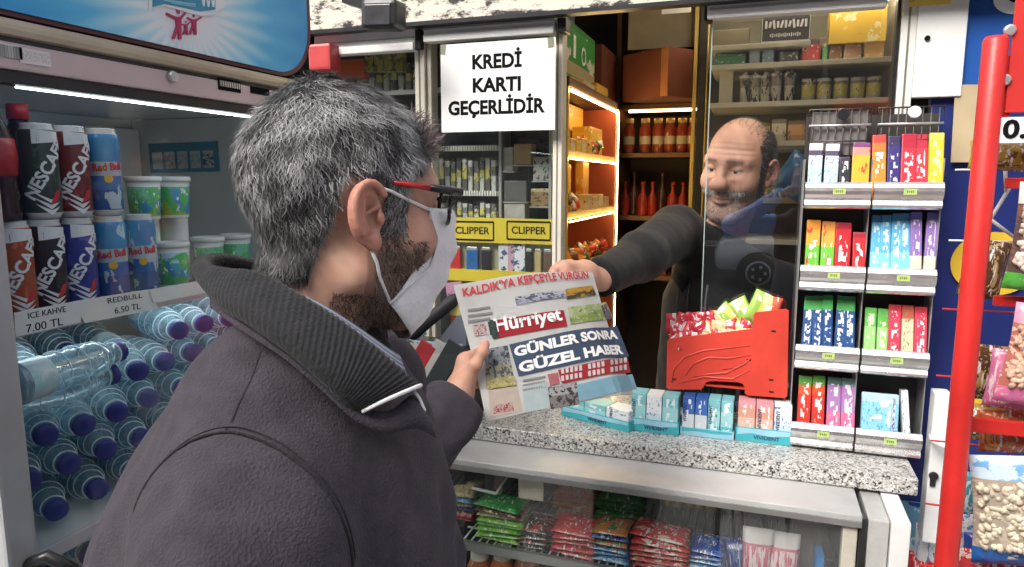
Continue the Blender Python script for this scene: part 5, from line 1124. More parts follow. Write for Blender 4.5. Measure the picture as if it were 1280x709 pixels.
v = onX(720, 28, -.60); obj('blue_white_pack', bx(nb(), (0, 0, 0), (.10, .14, .05), None, .004), printed('blue_white_pack_print', [(0, (.60, .62, .66)), (.5, (.03, .05, .2))], 'Z'), None, 'blue and white pack on top of the green carton', 'pack', loc=(-.66, (y0 + y1) / 2 - .02, zt + .0286 + gz + .0256))
# tobacco rack behind the fixed pane
YC = 2.0
tr = thing('tobacco_rack', 'black tobacco rack with pegged shelf edges behind the paper sign', 'rack', (-.78, YC + .05, 1.1))
x0, x1, xm = XatY(385, YC), XatY(690, YC) - .001, XatY(624, YC)
obj('back_panel', box2(nb(), (x0, YC + .085, 1.1), (x1, YC + .095, 2.3)), BLACKP, tr, world=True)
zr = {}
for k, py in enumerate((110, 184, 240, 279)):
    z = onY(580, py, YC).z; zr[k] = z
    obj('rack_shelf', box2(nb(), (x0, YC, z - .008), (xm, YC + .084, z)), BLACKP, tr, world=True)
    obj('shelf_edge', box2(nb(), (x0, YC - .004, z - .012), (xm, YC - .0005, z + .002)), mat('edge_strip_grey', (.42, .42, .40), .4, .3), tr, world=True)
    pg = None
    for i in range(26):
        if pg is None: o = obj('shelf_peg', boxmesh((.0045, .006, .016), .001), WHITE, tr, world=True); pg = o.data
        else: o = obj('shelf_peg', pg, None, tr, world=True)
        o.location = (XatY(541, YC) + i * (xm - XatY(541, YC)) / 26, YC - .0075, z - .004)
for x in (xm, x1 - .008): obj('rack_upright', box2(nb(), (x, YC - .004, 1.1), (x + .008, YC + .084, 2.2)), ALU, tr, world=True)
CIG = [printed('tobacco_pack_%d' % k, st, 'Z', [((.05, .05, .05), (3, 2, 6), .58, (0, .9)), (b2, (3, 2, 5), .6, (0, 1))], .4) for k, (st, b2) in enumerate((([(0, (.50, .50, .46)), (.45, (.40, .38, .08)), (.7, (.05, .05, .06))], (.6, .6, .55)), ([(0, (.10, .10, .10)), (.4, (.55, .52, .18)), (.75, (.45, .45, .45))], (.5, .5, .1)), ([(0, (.55, .55, .54)), (.5, (.16, .16, .18)), (.8, (.6, .6, .6))], (.35, .33, .1)), ([(0, (.20, .19, .17)), (.35, (.52, .48, .12)), (.62, (.10, .10, .09))], (.6, .58, .5))))]
cgm = {}
for row, (zz, pt_, px0, px1, st) in enumerate(((zr[2], 197, 541, 622, 7.2), (zr[3], 252, 541, 622, 7.2), (zr[1], 150, 541, 552, 6), (zr[0], 66, 400, 690, 9))):
    n_ = int((px1 - px0) / st); h = onY(580, pt_, YC).z - zz
    for i in range(n_):
        for lay in range(2 if row < 2 else 1):
            hh_ = h * (1 if lay else rng.uniform(.8, .95)); y = YC + (.004 if lay == 0 else .045); key = (row, lay, i % 4)
            if row == 3 and px0 + st * i > 526 and px0 + st * i < 548: continue
            p = XatY(px0 + st * (i + .5), y); ww = st / FPX * 2.05 * .86
            if key not in cgm: 
                g = nb(); bx(g, (0, .018, hh_ / 2), (ww, .034, hh_), None, .002); me = bpy.data.meshes.new('tobacco_pack'); g.to_mesh(me); g.free(); me.materials.append(CIG[(i + row + lay) % 4]); cgm[key] = me
            obj('tobacco_pack', cgm[key], None, None, 'small tobacco pack in the black rack, %s row, %s layer, %s' % (('middle', 'lower', 'pegged', 'top')[row], ('front', 'rear')[lay], ORD[i] + ' from left'), 'tobacco pack', 'tobacco packs in the black rack', loc=(p, y, zz + .0006))
GRC = mat('grey_card', (.34, .33, .31), .6, 0, .2, 30)
for k, (a, b, t0_, b0_, m_, lb) in enumerate(((629, 641, 184, 214, GRC, 'grey carton at upper left of the narrow rack column'), (642, 664, 180, 206, mat('tan_card', (.36, .24, .10), .6), 'tan carton in the upper part of the narrow rack column'), (666, 687, 196, 226, printed('pale_foil_print', [(0, (.45, .46, .44)), (.8, (.3, .3, .28))], 'Z', [((.08, .08, .08), (4, 2, 5), .55, (0, 1))]), 'pale foil pack in the narrow rack column'), (630, 658, 226, 252, mat('dark_grey_card', (.09, .09, .09), .5), 'dark round topped pack in the narrow rack column'), (663, 688, 236, 258, printed('brown_foil_print', [(0, (.26, .17, .07)), (.8, (.40, .33, .18))], 'Z', [((.06, .05, .04), (4, 2, 5), .55, (0, 1))]), 'brown foil pack low in the narrow rack column'), (630, 656, 254, 276, GRC, 'grey carton low in the narrow rack column'))):
    b_ = onY(a, b0_, YC).z
    obj('column_shelf', box2(nb(), (XatY(a, YC) - .004, YC, b_ - .004), (XatY(b, YC) + .004, YC + .084, b_ - .0006)), ALU, tr, world=True)
    item('tobacco_carton', a, b, t0_, b0_, YC + .004, .05, m_, lb, 'carton')
# yellow lighter display
YL = 1.955
t = thing('lighter_display', 'yellow lighter display with two black framed name plates', 'display', (XatY(625, YL), YL, onY(625, 350, YL).z))
YEL = mat('display_yellow', (.68, .52, .04), .4, 0, .06, 9)
def lz(px, py): v = onY(px, py, YL); return (v.x, v.z)
obj('display_header', prism(nb(), [lz(*p) for p in ((557, 302), (690, 306), (690, 275), (588, 272), (562, 272))], (0, YL + .02, 0), (1, 0, 0), (0, 0, 1), .02), YEL, t, world=True)
for (a, b) in ((564, 617), (634, 688)):
    A, B = lz(a, 299), lz(b, 278); wv, hv = B[0] - A[0], B[1] - A[1]; g = nb()
    for (u, v_, ww, hh_) in ((.5, 0, 1, .1), (.5, 1, 1, .1), (0, .5, .03, 1), (1, .5, .03, 1)): bx(g, (A[0] + u * wv, YL - .0006, A[1] + v_ * hv), (ww * wv, .001, hh_ * hv))
    obj('name_plate_frame', g, INK, t, world=True)
    text('CLIPPER', .03, INK, t, FACE_S(((A[0] + B[0]) / 2, YL - .0008, (A[1] + B[1]) / 2)), .012, .0004, fitw=wv * .80)
a, b = lz(556, 350), lz(691, 340); obj('display_base', box2(nb(), (a[0], YL, a[1]), (b[0], YL + .024, b[1] - .004)), YEL, t, world=True)
obj('display_back', box2(nb(), (a[0], YL + .0245, a[1]), (b[0], YL + .03, lz(600, 300)[1])), mat('display_inner_pale', (.42, .40, .30), .5), t, world=True)
for k, (a, b, c, nm) in enumerate(((561, 575, (.52, .03, .03), 'red'), (581, 597, (.03, .12, .34), 'blue'), (600, 613, (.02, .02, .025), 'black'), (656, 664, (.03, .03, .03), 'slim black'), (667, 676, (.42, .34, .18), 'tan'), (678, 689, (.14, .09, .07), 'brown'))):
    z0_ = lz(600, 339)[1] + .0006; w = lz(b, 320)[0] - lz(a, 320)[0]; x = (lz(b, 320)[0] + lz(a, 320)[0]) / 2; h = lz(600, 309)[1] - z0_
    lt = thing('lighter_tray', '%s lighter pack standing in the yellow display' % nm, 'lighter', (x, YL + .012, z0_))
    obj('body', boxmesh((w * .9, .014, h * .86), .003, (0, 0, h * .43)), mat('lighter_' + nm.replace(' ', '_'), c, .25, 0, .1), lt); obj('metal_top', boxmesh((w * .8, .012, h * .13), .002, (0, 0, h * .93)), STEEL, lt)
a, b = lz(622, 339), lz(655, 305); obj('blister_card', bx(nb(), (0, 0, 0), (b[0] - a[0], .006, b[1] - a[1]), None, .001), printed('blister_card_print', [(0, (.62, .62, .66)), (.35, (.50, .30, .38)), (.6, (.66, .68, .72))], 'X', [((.05, .08, .2), (4, 2, 4), .57, (0, 1))]), None, 'white blister card with dark shapes in the yellow display', 'card', loc=((a[0] + b[0]) / 2, YL + .012, (a[1] + b[1]) / 2))
# bits in the far left window
v = onY(406, 73, 1.86); obj('red_box', bx(nb(), (0, 0, 0), (.075, .06, .075), None, .008), mat('red_tin_paint', (.50, .06, .06), .35), None, 'red box hung beside the cooler header under the first blind', 'box', loc=v)
item('orange_carton', 420, 456, 74, 100, 1.965, .03, mat('orange_carton_card', (.50, .09, .02), .5, 0, .2), 'orange red carton in the window left of the posts', 'carton')
for k, px in enumerate((462, 474, 486, 498)): item('olive_pack', px - 6, px + 5, 62, 90, 1.965, .03, printed('olive_pack_print', [(0, (.30, .26, .04)), (.6, (.40, .36, .06))], 'Z', [((.08, .07, .02), (2, 2, 5), .55, (0, 1))]), 'olive yellow pack in the left window, %s from left' % ORD[k], 'pack', 'olive packs in the left window')
# newspaper stand left of the counter, with things lying on it
xa, xb = onY(486, 430, 1.70).x, -.735; zT = onY(530, 437, 1.70).z
t = thing('newspaper_stand', 'dark newspaper stand with a pale blue front edge, behind the chest of the customer', 'stand', ((xa + xb) / 2, 1.70, 0))
obj('cabinet', box2(nb(), (xa - .1, 1.71, .0), (xb, 1.865, zT - .002), .003), BLACKP, t, world=True)
obj('front_strip', box2(nb(), (xa - .1, 1.700, zT - .004), (xb, 1.7095, zT + .022), .001), printed('blue_strip_print', [(0, (.42, .58, .68)), (1, (.3, .5, .64))], 'X', [((.10, .24, .42), (30, 1, 2), .56, (0, 1)), ((.75, .8, .84), (24, 1, 2), .58, (0, 1))]), t, world=True)
for k, (c, nm) in enumerate((((.66, .62, .58), 'white'), ((.50, .04, .05), 'red'), ((.62, .60, .56), 'pale'), ((.05, .06, .06), 'dark'))):
    a = onY(496 + k * 17, 470, 1.66); obj('folded_magazine', bx(nb(), (0, 0, 0), (.05, .012, .20), (R(-12), R(28), 0), .002), printed('magazine_print_' + nm, [(0, c), (.8, [x * .8 for x in c])], 'Z', [((.3, .04, .05), (3, 2, 6), .62, (0, 1)), ((.08, .10, .10), (3, 2, 6), .62, (0, 1))]), None, '%s folded magazine leaning on the front of the dark stand' % nm, 'magazine', 'magazines leaning on the dark stand', loc=(a.x, 1.672 - .005 * (k % 2), a.z))
g = nb(); p, q = onY(515, 418, 1.73), onY(567, 375, 1.80); d_ = (q - p).normalized(); tube(g, [p - d_ * .02, p, q, q + d_ * .02], [.012, .019, .019, .014], 12); tag(obj('black_umbrella', g, mat('black_fabric_tube', (.012, .012, .015), .6, 0, .2, 40, .2)), 'black rolled tube lying slanted on the dark stand', 'tube')
g = nb(); a = onY(546, 427, 1.76); prism(g, [(-.01, 0), (.085, 0), (.085, .09), (.06, .085)], (a.x, 1.80, zT + .001), (1, 0, 0), (0, 0, 1), .03); tag(obj('grey_carton', g, mat('grey_blue_card', (.16, .18, .22), .5, 0, .15)), 'slanted grey blue carton under the black tube', 'carton')
g = nb(); a = onY(505, 425, 1.74); bx(g, (a.x, 1.75, zT + .045), (.11, .02, .075), (0, R(-20), 0), .003); tag(obj('blue_packet', g, printed('blue_packet_print', [(0, (.10, .28, .46)), (.5, (.4, .56, .66))], 'X', [((.03, .05, .2), (4, 2, 4), .56, (0, 1))])), 'blue patterned packet beside the mask on the dark stand', 'packet')
g = nb(); a = onY(574, 405, 1.78); bx(g, (a.x - .01, 1.80, a.z + .02), (.05, .008, .19), (0, R(-9), 0), .001); tag(obj('magazine', g, printed('yellow_magazine_print', [(0, (.60, .42, .05)), (.3, (.5, .10, .05)), (.5, (.66, .60, .2)), (.75, (.45, .24, .34))], 'Z', [((.06, .05, .1), (3, 2, 6), .6, (0, 1))])), 'colourful magazine upright behind the left edge of the newspaper', 'magazine')
# ================================================================== right side: advertising board and red snack stand
ab = thing('advert_board', 'tall blue advertising board with yellow rings at the right end of the kiosk', 'board', (.9, 1.95, 0))
YA = 1.93
zk = onY(1200, 122, YA).z
obj('board_panel', box2(nb(), (.372, YA, 0.02), (1.6, YA + .03, zk)), mat('board_navy', (.012, .022, .135), .4, 0, .15, 4, dirt=.25), ab, world=True)
obj('upper_panel', box2(nb(), (.425, YA - .004, zk + .001), (1.6, YA + .03, 2.6)), mat('board_blue', (.015, .085, .34), .35, 0, .12, 4), ab, world=True)
obj('lower_panel', box2(nb(), (.38, YA - .006, .02), (1.6, YA - .0005, onY(1150, 628, YA).z)), printed('lower_board_print', [(0, (.02, .12, .34)), (.55, (.04, .26, .50)), (.85, (.16, .34, .46))], 'Z', [((.58, .62, .70), (9, 1, 5), .60, (0, 1)), ((.02, .05, .22), (8, 1, 4), .60, (0, 1)), ((.4, .15, .2), (9, 1, 7), .68, (0, .5))]), ab, world=True)
def ring(px, py, r0, r1, m_, x=YA - .008, a0=0, a1=360, sy_=.85):
    c = onY(px, py, x); sc_ = (c - CAMP).dot(FW) / FPX; g = nb(); n_ = 40
    for k in range(n_):
        a, b = R(a0 + (a1 - a0) * k / n_), R(a0 + (a1 - a0) * (k + 1) / n_)
        g.faces.new([g.verts.new((c.x + r * sc_ * math.cos(t_), x, c.z + r * sc_ * math.sin(t_) * sy_)) for r, t_ in ((r0, a), (r1, a), (r1, b), (r0, b))])
    bmesh.ops.remove_doubles(g, verts=list(g.verts), dist=1e-5); bmesh.ops.solidify(g, geom=list(g.faces), thickness=.002); bmesh.ops.recalc_face_normals(g, faces=list(g.faces)); return obj('ring', g, m_, ab, world=True)
YLB = mat('board_yellow', (.62, .40, .03), .45, 0, .12, 9)
ring(1242, 330, 27, 47, YLB); ring(1248, 492, 0, 34, YLB, YA - .010, sy_=.9); ring(1238, 655, 0, 26, YLB, YA - .012, sy_=1.2)
ring(1270, -4, 8, 24, WHT, YA - .008)
ring(1270, -4, 0, 8, INK, YA - .008)
kr_ = [onY(*p, YA - .012) for p in ((1194, 106), (1252, 106), (1248, 203), (1188, 203))]
tag(obj('kraft_paper', prism(nb(), [(p.x, p.z) for p in kr_], (0, YA - .012, 0), (1, 0, 0), (0, 0, 1), .003), mat('kraft_paper_tan', (.46, .36, .22), .8, 0, .1, 12, .15, 50)), 'tan piece of kraft paper stuck on the blue board', 'paper')
# the stand
YP = .90
stn2 = thing('snack_stand', 'red metal snack stand with a round pole and a red header plate', 'stand', (.23, YP, 0))
ptop, pbot = onY(1241, 46, YP), onY(1186, 709, YP)
xp = (ptop.x + pbot.x) / 2
g = nb(); lathe(g, [(.0122, 0), (.0122, ptop.z - .004), (.010, ptop.z)], 20, Matrix.Translation((xp, YP, 0))); obj('pole', g, REDM, stn2, world=True)
g = nb(); bx(g, (xp + .2, YP + .1, .02), (.55, .35, .03), None, .006); obj('base', g, REDM, stn2, world=True)
zpl = onY(1265, 141, YP).z
hp2 = obj('header_plate', box2(nb(), (xp + .0142, YP - .001, zpl), (xp + .45, YP + .002, 2.05), .0008), mat('red_header_plate', (.60, .035, .03), .4, 0, .1, 7, .05, 90, dirt=.15), stn2, world=True)
obj('plate_flange', prism(nb(), [(0, 0), (.016, .006), (.016, .07), (0, .07)], (xp + .004, YP + .012, ptop.z - .09), (1, 0, 0), (0, 0, 1), .01), REDM, stn2, world=True)
for p in ((1262, 38), (1256, 100)):
    c = onY(*p, YP - .0015); g = nb(); lathe(g, [(.006, 0), (.006, .002), (.004, .004)], 14, FACE_S(c)); obj('bolt', g, STEEL, hp2, world=True)
c = onY(1250, 147, YP - .004); b = onY(1260, 179, YP - .004)
pp = obj('price_plate', box2(nb(), (c.x - .002, YP - .006, b.z), (c.x + .20, YP - .003, c.z)), PAPER, stn2, world=True)
text('0.0', (c.z - b.z) * .98, INK, pp, FACE_S((c.x + .0215, YP - .0065, (c.z + b.z) / 2)), .03, .0004, fitw=.037)
YG = YP + .12
g0 = onY(1225, 300, YG)
for k in range(7):
    z = onY(1260, 212, YG).z - .088 * k; g = nb(); tube(g, [(xp, YG, z), (xp + .5, YG, z)], .0013, 6); obj('grid_wire', g, REDM if k > 1 else WHITE, stn2, world=True)
for k in range(6):
    x = xp + .030 + .060 * k; g = nb(); tube(g, [(x, YG + .004, .15), (x, YG + .004, onY(1260, 185, YG).z)], .0012, 6); obj('grid_wire', g, REDM, stn2, world=True)
for (a, b) in (((1228, 222), (1262, 182)), ((1222, 262), (1272, 300)), ((1222, 300), (1262, 235)), ((1240, 210), (1282, 196)), ((1255, 182), (1258, 240))):
    g = nb(); tube(g, [onY(*a, YG - .012), onY(*b, YG - .012)], .0022, 6); obj('white_wire', g, WHITE, stn2, world=True)
for z_, n_ in ((onY(1250, 378, YP + .02).z, 0), (onY(1250, 541, YP + .02).z, 1), (onY(1270, 229, YP + .02).z, 2)):
    obj('crossbar', box2(nb(), (xp + .010 if n_ == 1 else xp + .03, YP + .03, z_ - .006), (xp + .5, YP + .036, z_ + .006 + (.006 if n_ == 1 else 0)), .0015), REDM, stn2, world=True)
g = nb(); tube(g, [(xp, YP, 1.0), (xp + .02, YP + .1, 1.0), (xp + .02, YG, 1.0)], .004); obj('grid_arm', g, REDM, stn2, world=True)
NUT = lambda n_, top, mid, bot, nut1, nut2: printed(n_, [(0, bot), (.16, mid), (.80, top)], 'Z', [(nut2, (14, 3, 14), .54, (.16, .78)), ((.16, .34, .58) if 'white' in n_ else nut1, (7, 3, 9), .56, (.80, .98)), (nut1, (9, 3, 12), .60, (.02, .15))], rough=.2, bump=.5)
NB = [NUT('nut_bag_green', (.60, .64, .58), (.10, .07, .06), (.10, .42, .06), (.64, .56, .50), (.20, .10, .07)), NUT('nut_bag_pink', (.62, .30, .42), (.42, .14, .10), (.66, .16, .34), (.60, .40, .30), (.62, .48, .36)), NUT('nut_bag_white', (.46, .56, .66), (.34, .28, .22), (.02, .12, .40), (.66, .62, .54), (.50, .42, .34))]
for k, (x0, x1, y0, y1, nm, w_) in enumerate(((1250, 1300, 232, 365, 'green and white bag of nuts hanging at the top of the red stand', .13), (1238, 1292, 384, 508, 'pink bag of nuts hanging in the middle of the red stand', .14), (1214, 1300, 560, 695, 'blue and white bag of pistachios hanging low on the red stand', .15))):
    a, b = onY(x0, y1, YP + .012), onY(x0, y0, YP + .012); h = b.z - a.z
    bt_ = thing('nut_bag', nm, 'bag', (a.x + w_ / 2, YP + .012, a.z)); bt_.rotation_euler = (0, R((4, 7, -6)[k]), 0)
    obj('bag', pillow(nb(), w_, h, .026, 9, 12, .05, seed=100 + k, M=Matrix.Translation((0, 0, h / 2))), NB[k], bt_, smooth=True)
    g = nb(); rr = random.Random(k)
    for q_ in range(330):
        u, v = rr.uniform(-.44, .44), rr.uniform(.18, .76); n3 = Matrix.Translation((u * w_, -.0150 + .012 * (abs(u) * 2) ** 2, v * h)) @ Euler((rr.uniform(0, 3), rr.uniform(0, 3), rr.uniform(0, 3))).to_matrix().to_4x4() @ Matrix.Diagonal((rr.uniform(.0045, .0075), rr.uniform(.0035, .005), .0038, 1))
        bmesh.ops.create_icosphere(g, subdivisions=1, radius=1, matrix=n3)
    tag(obj('nuts', g, mat(('nut_cream', 'nut_rose', 'nut_shell')[k], ((.58, .48, .40), (.58, .36, .26), (.56, .48, .36))[k], .5, 0, .35, 60), bt_, smooth=True), kind='stuff')
    if k == 2: obj('bag_label', boxmesh((w_ * .30, .001, h * .24), 0, (w_ * .02, -.019, h * .62)), printed('bag_label_print', [(0, (.70, .70, .70)), (.9, (.6, .62, .66))], 'Z', [((.2, .25, .35), (4, 2, 9), .58, (0, 1))]), bt_)
    if k == 2: obj('red_strip', boxmesh((w_ * .5, .001, h * .10), 0, (w_ * .2, -.0185, h * .40)), mat('red_print', (.55, .03, .03), .4), bt_)
for k in range(2):
    v = onY(1225 + 42 * k, 712, YP + .03); obj('snack_bag', pillow(nb(), .07, .11, .02, 8, 8, .06, seed=120 + k), PK['redw'], None, 'red and white snack bag at the foot of the pistachio bag, %s one' % ('left' if k == 0 else 'right'), 'bag', loc=(v.x, YP + .04, v.z - .035), smooth=True)

# more packets hanging on the stand
MUS = packmat('pack_mustard', (.40, .24, .03), (.16, .07, .02)); PKX = {'mustard': MUS, 'pink': packmat('pack_pink', (.60, .16, .30), (.74, .58, .60)), 'teal': packmat('pack_teal', (.05, .30, .38), (.60, .66, .64)), 'white': packmat('pack_white', (.66, .66, .64), (.10, .22, .46)), 'red': PK['red'], 'blue': PK['navy'], 'brown': PK['brown'], 'orange': PK['orange']}
for k, (px, y0, y1, w_, kd, dy, where) in enumerate(((1258, 178, 214, .085, 'mustard', .07, 'behind the price plate'), (1228, 430, 500, .05, 'brown', .085, 'between the pole and the pink bag'), (1232, 505, 552, .06, 'mustard', .08, 'above the pistachio bag'), (1262, 512, 566, .07, 'orange', .06, 'above the pistachio bag, right of the mustard one'), (1222, 590, 650, .05, 'teal', .08, 'behind the left edge of the pistachio bag'), (1212, 640, 712, .055, 'white', .07, 'low beside the red pole'), (1236, 668, 726, .06, 'blue', .05, 'under the pistachio bag'), (1226, 300, 372, .045, 'brown', .10, 'behind the pole beside the green nut bag'), (1266, 440, 512, .06, 'pink', .05, 'tucked under the pink nut bag'))):
    a, b = onY(px, y1, YP + dy), onY(px, y0, YP + dy); h = b.z - a.z
    obj('snack_packet', pillow(nb(), w_, h, .018, 8, 8, .07, seed=140 + k), PKX[kd], None, '%s snack packet hanging %s' % (kd, where), 'packet', 'snack packets on the red stand', loc=(a.x, YP + dy, (a.z + b.z) / 2), rot=(R(rng.uniform(-6, 6)), R(rng.uniform(-9, 9)), R(rng.uniform(-14, 14))), smooth=True)
for k, (px, y0, y1, kd) in enumerate(((1160, 655, 712, 'white'), (1150, 690, 735, 'red'))):
    a, b = onY(px, y1, 1.86), onY(px, y0, 1.86); obj('snack_packet', pillow(nb(), .07, b.z - a.z, .02, 8, 8, .07, seed=160 + k), PKX[kd], None, '%s snack packet low between the counter and the red pole' % kd, 'packet', 'snack packets on the red stand', loc=(a.x, 1.86, (a.z + b.z) / 2), smooth=True)
# ================================================================== the newspaper held between the two men
def project(P): v = Vector(P) - CAMP; z = v.dot(FW); return np.array((640 + FPX * v.dot(RT) / z, 354.5 - FPX * v.dot(UP) / z))
N00, N10, N01, N11 = dep(608, 527, 1.22), dep(800, 490, 1.37), dep(568, 357, 1.29), dep(742, 340, 1.46)
NN = ((N10 - N00).cross(N01 - N00)).normalized()
if NN.dot(FW) > 0: NN = -NN
def paper(u, v, off=0.):
    p = N00 * (1 - u) * (1 - v) + N10 * u * (1 - v) + N01 * (1 - u) * v + N11 * u * v
    d = .022 * math.sin(math.pi * min(1, max(0, u))) + .0035 * math.sin(9 * u + 4 * v) + .008 * math.sin(3.1 * u + 1.5 * v) * (1 - v) - .03 * max(0, u - .82) * (1.3 - v) / .18 * .6
    return p + NN * (d + off)
def uv(px, py):
    x = np.array([.5, .5])
    for _ in range(12):
        f = project(paper(*x)) - (px, py); e = 1e-3
        J = np.stack([(project(paper(x[0] + e, x[1])) - (px, py) - f) / e, (project(paper(x[0], x[1] + e)) - (px, py) - f) / e], 1); x = x - np.linalg.solve(J, f)
    return x
NP = thing('newspaper', 'folded colour newspaper with red masthead held between the two men', 'newspaper', (N00 + N11) / 2)
def sheet(off, u0=0., u1=1., v0=0., v1=1., nx=24, ny=12, th=.0008):
    g = nb(); G = [[g.verts.new(paper(u0 + (u1 - u0) * i / nx, v0 + (v1 - v0) * j / ny, off)) for j in range(ny + 1)] for i in range(nx + 1)]
    for a, b in zip(G, G[1:]):
        for j in range(ny): g.faces.new((a[j], b[j], b[j + 1], a[j + 1]))
    if th: bmesh.ops.solidify(g, geom=list(g.faces), thickness=th)
    bmesh.ops.recalc_face_normals(g, faces=list(g.faces)); return g
NEWS = mat('newsprint_paper', (.74, .73, .70), .85, 0, .05, 12, .1, 60)
obj('front_sheet', sheet(0), NEWS, NP, world=True); obj('inner_sheet', sheet(-.004, .004, .997, .006, 1.012), NEWS, NP, world=True); obj('inner_sheet', sheet(-.008, .008, 1.006, .0, .992), NEWS, NP, world=True)
def ink(n_, c): return mat('ink_' + n_, c, .8, 0, .08, 40)
def patch(name, quad, m, off=.0016):
    q = [uv(*p) for p in quad]; g = nb(); nx, ny = 10, 5; G = []   # quad: TL TR BR BL
    for i in range(nx + 1):
        a, t = i / nx, []
        for j in range(ny + 1):
            b = j / ny; w = (q[3] * (1 - a) + q[2] * a) * (1 - b) + (q[0] * (1 - a) + q[1] * a) * b; t.append(g.verts.new(paper(w[0], w[1], off)))
        G.append(t)
    for a, b in zip(G, G[1:]):
        for j in range(ny): g.faces.new((a[j], b[j], b[j + 1], a[j + 1]))
    bmesh.ops.solidify(g, geom=list(g.faces), thickness=.0005); bmesh.ops.recalc_face_normals(g, faces=list(g.faces)); return obj(name, g, m, NP, world=True)
def headline(s, a, b, hpx, m, off=.0024, bold=.03, name='headline'):
    """lettering from point a to point b (baseline middle), hpx high, following the bend of the paper"""
    me = text_mesh(s, 1., bold, 0.0); xs = [v.co.x for v in me.vertices]; ys = [v.co.y for v in me.vertices]
    bm_ = bmesh.new(); bm_.from_mesh(me); bmesh.ops.recalc_face_normals(bm_, faces=list(bm_.faces)); bm_.to_mesh(me); bm_.free()
    A, B = uv(*a), uv(*b); mid = uv((a[0] + b[0]) / 2, (a[1] + b[1]) / 2); up_ = uv((a[0] + b[0]) / 2 - hpx * .2, (a[1] + b[1]) / 2 - hpx) - mid
    x0, x1, y0, y1 = min(xs), max(xs), min(ys), max(ys)
    for v in me.vertices:
        w = A + (B - A) * (v.co.x - x0) / (x1 - x0) + up_ * ((v.co.y - y0) / (y1 - y0)); v.co = paper(w[0], w[1], off)
    return obj(name, me, m, NP, world=True)
def photo_mat(n_, c0, c1, c2): return printed('press_photo_' + n_, [(0, c0), (.55, c1)], 'Z', [(c2, (7, 7, 4), .54, (0, 1)), ([x * .3 for x in c2], (10, 10, 7), .60, (0, 1))], .8, bump=0)
RI, BI, GB = ink('red', (.50, .035, .045)), ink('black', (.03, .03, .03)), ink('slate', (.085, .125, .20))
headline("KALDIK'YA KEPÇEYLE VURGUN", (579, 374), (736, 351), 13, RI, bold=.025)
patch('photo_strip', ((643, 372), (706, 363), (708, 372), (645, 382)), photo_mat('street', (.52, .50, .62), (.62, .62, .68), (.12, .16, .2)))
patch('photo_strip', ((706, 362), (740, 357), (745, 369), (708, 375)), photo_mat('flame', (.10, .08, .05), (.64, .30, .05), (.60, .42, .06)))
GREYI = ink('grey', (.35, .35, .34))
for k in range(3): patch('text_line', ((584, 387 + k * 7), (612 + 3 * (k % 2), 383 + k * 7), (613 + 3 * (k % 2), 386 + k * 7), (585, 390.5 + k * 7)), GREYI)
patch('masthead', ((612, 402), (704, 388), (709, 408), (617, 424)), RI)
patch('flag_patch', ((611, 401), (619, 400), (622, 423), (615, 424)), ink('dark_green', (.05, .10, .07)), .0028)
headline('Hürriyet', (620, 421), (704, 406), 22, ink('white', (.76, .75, .73)), .0032, .03, 'masthead_lettering')
headline('H', (612, 420), (622, 419), 17, BI, .0036, .04, 'masthead_lettering')
patch('emblem', ((590, 407), (606, 405), (609, 418), (593, 421)), photo_mat('emblem', (.66, .60, .58), (.66, .56, .54), (.5, .05, .06)))
patch('green_box', ((709, 385), (757, 378), (766, 398), (713, 406)), photo_mat('field', (.36, .46, .14), (.50, .58, .26), (.62, .66, .42)))
patch('portrait', ((750, 383), (757, 380), (765, 398), (757, 400)), photo_mat('portrait', (.2, .16, .2), (.4, .3, .3), (.1, .08, .12)), .0026)
patch('headline_box', ((636, 431), (771, 408), (786, 446), (648, 471)), GB)
headline('GÜNLER SONRA', (643, 447), (772, 424), 15, ink('white', (.76, .75, .73)), .0026, .045)
headline('GÜZEL HABER', (649, 467), (779, 443), 16, ink('white', (.76, .75, .73)), .0026, .045)
patch('red_box', ((697, 463), (784, 448), (788, 466), (702, 480)), RI)
WI_ = ink('white', (.76, .75, .73))
for k in range(2):
    for q_ in range(15):
        if q_ in (5, 10): continue
        x = 700.5 + 5.6 * q_; y = (464.5, 473.5)[k] - (x - 700) * .178; patch('subtitle_letter', ((x, y - 3), (x + 3.6, y - 3.6), (x + 4, y + 3.0 - .7 * (q_ % 2)), (x + .5, y + 3.4)), WI_, .0024)
patch('red_badge', ((684, 468), (697, 466), (699, 480), (687, 482)), ink('pink', (.58, .20, .22)))
patch('sky_blue_box', ((718, 482), (790, 468), (796, 487), (724, 502)), ink('sky', (.30, .52, .62)))
patch('press_photo', ((684, 484), (720, 478), (724, 506), (688, 512)), photo_mat('building', (.30, .27, .25), (.52, .50, .50), (.08, .07, .08)))
patch('press_photo', ((605, 437), (634, 432), (643, 478), (607, 486)), photo_mat('crowd', (.46, .44, .30), (.38, .40, .42), (.12, .13, .16)))
patch('press_photo', ((607, 476), (642, 470), (645, 482), (609, 487)), photo_mat('yellow', (.56, .50, .14), (.5, .44, .2), (.62, .58, .34)), .0026)
patch('cream_box', ((610, 489), (646, 483), (653, 514), (613, 522)), ink('cream', (.68, .58, .50)))
patch('pale_box', ((652, 482), (684, 477), (687, 510), (656, 516)), ink('paleblue', (.58, .66, .66)))
for k in range(3): patch('text_line', ((653, 475 + 6 * k), (681, 470 + 6 * k), (681.5, 472.5 + 6 * k), (653.5, 477.5 + 6 * k)), GREYI)
patch('red_mark', ((615, 507), (640, 503), (642, 514), (617, 518)), photo_mat('redmark', (.62, .40, .38), (.66, .5, .46), (.5, .05, .06)))
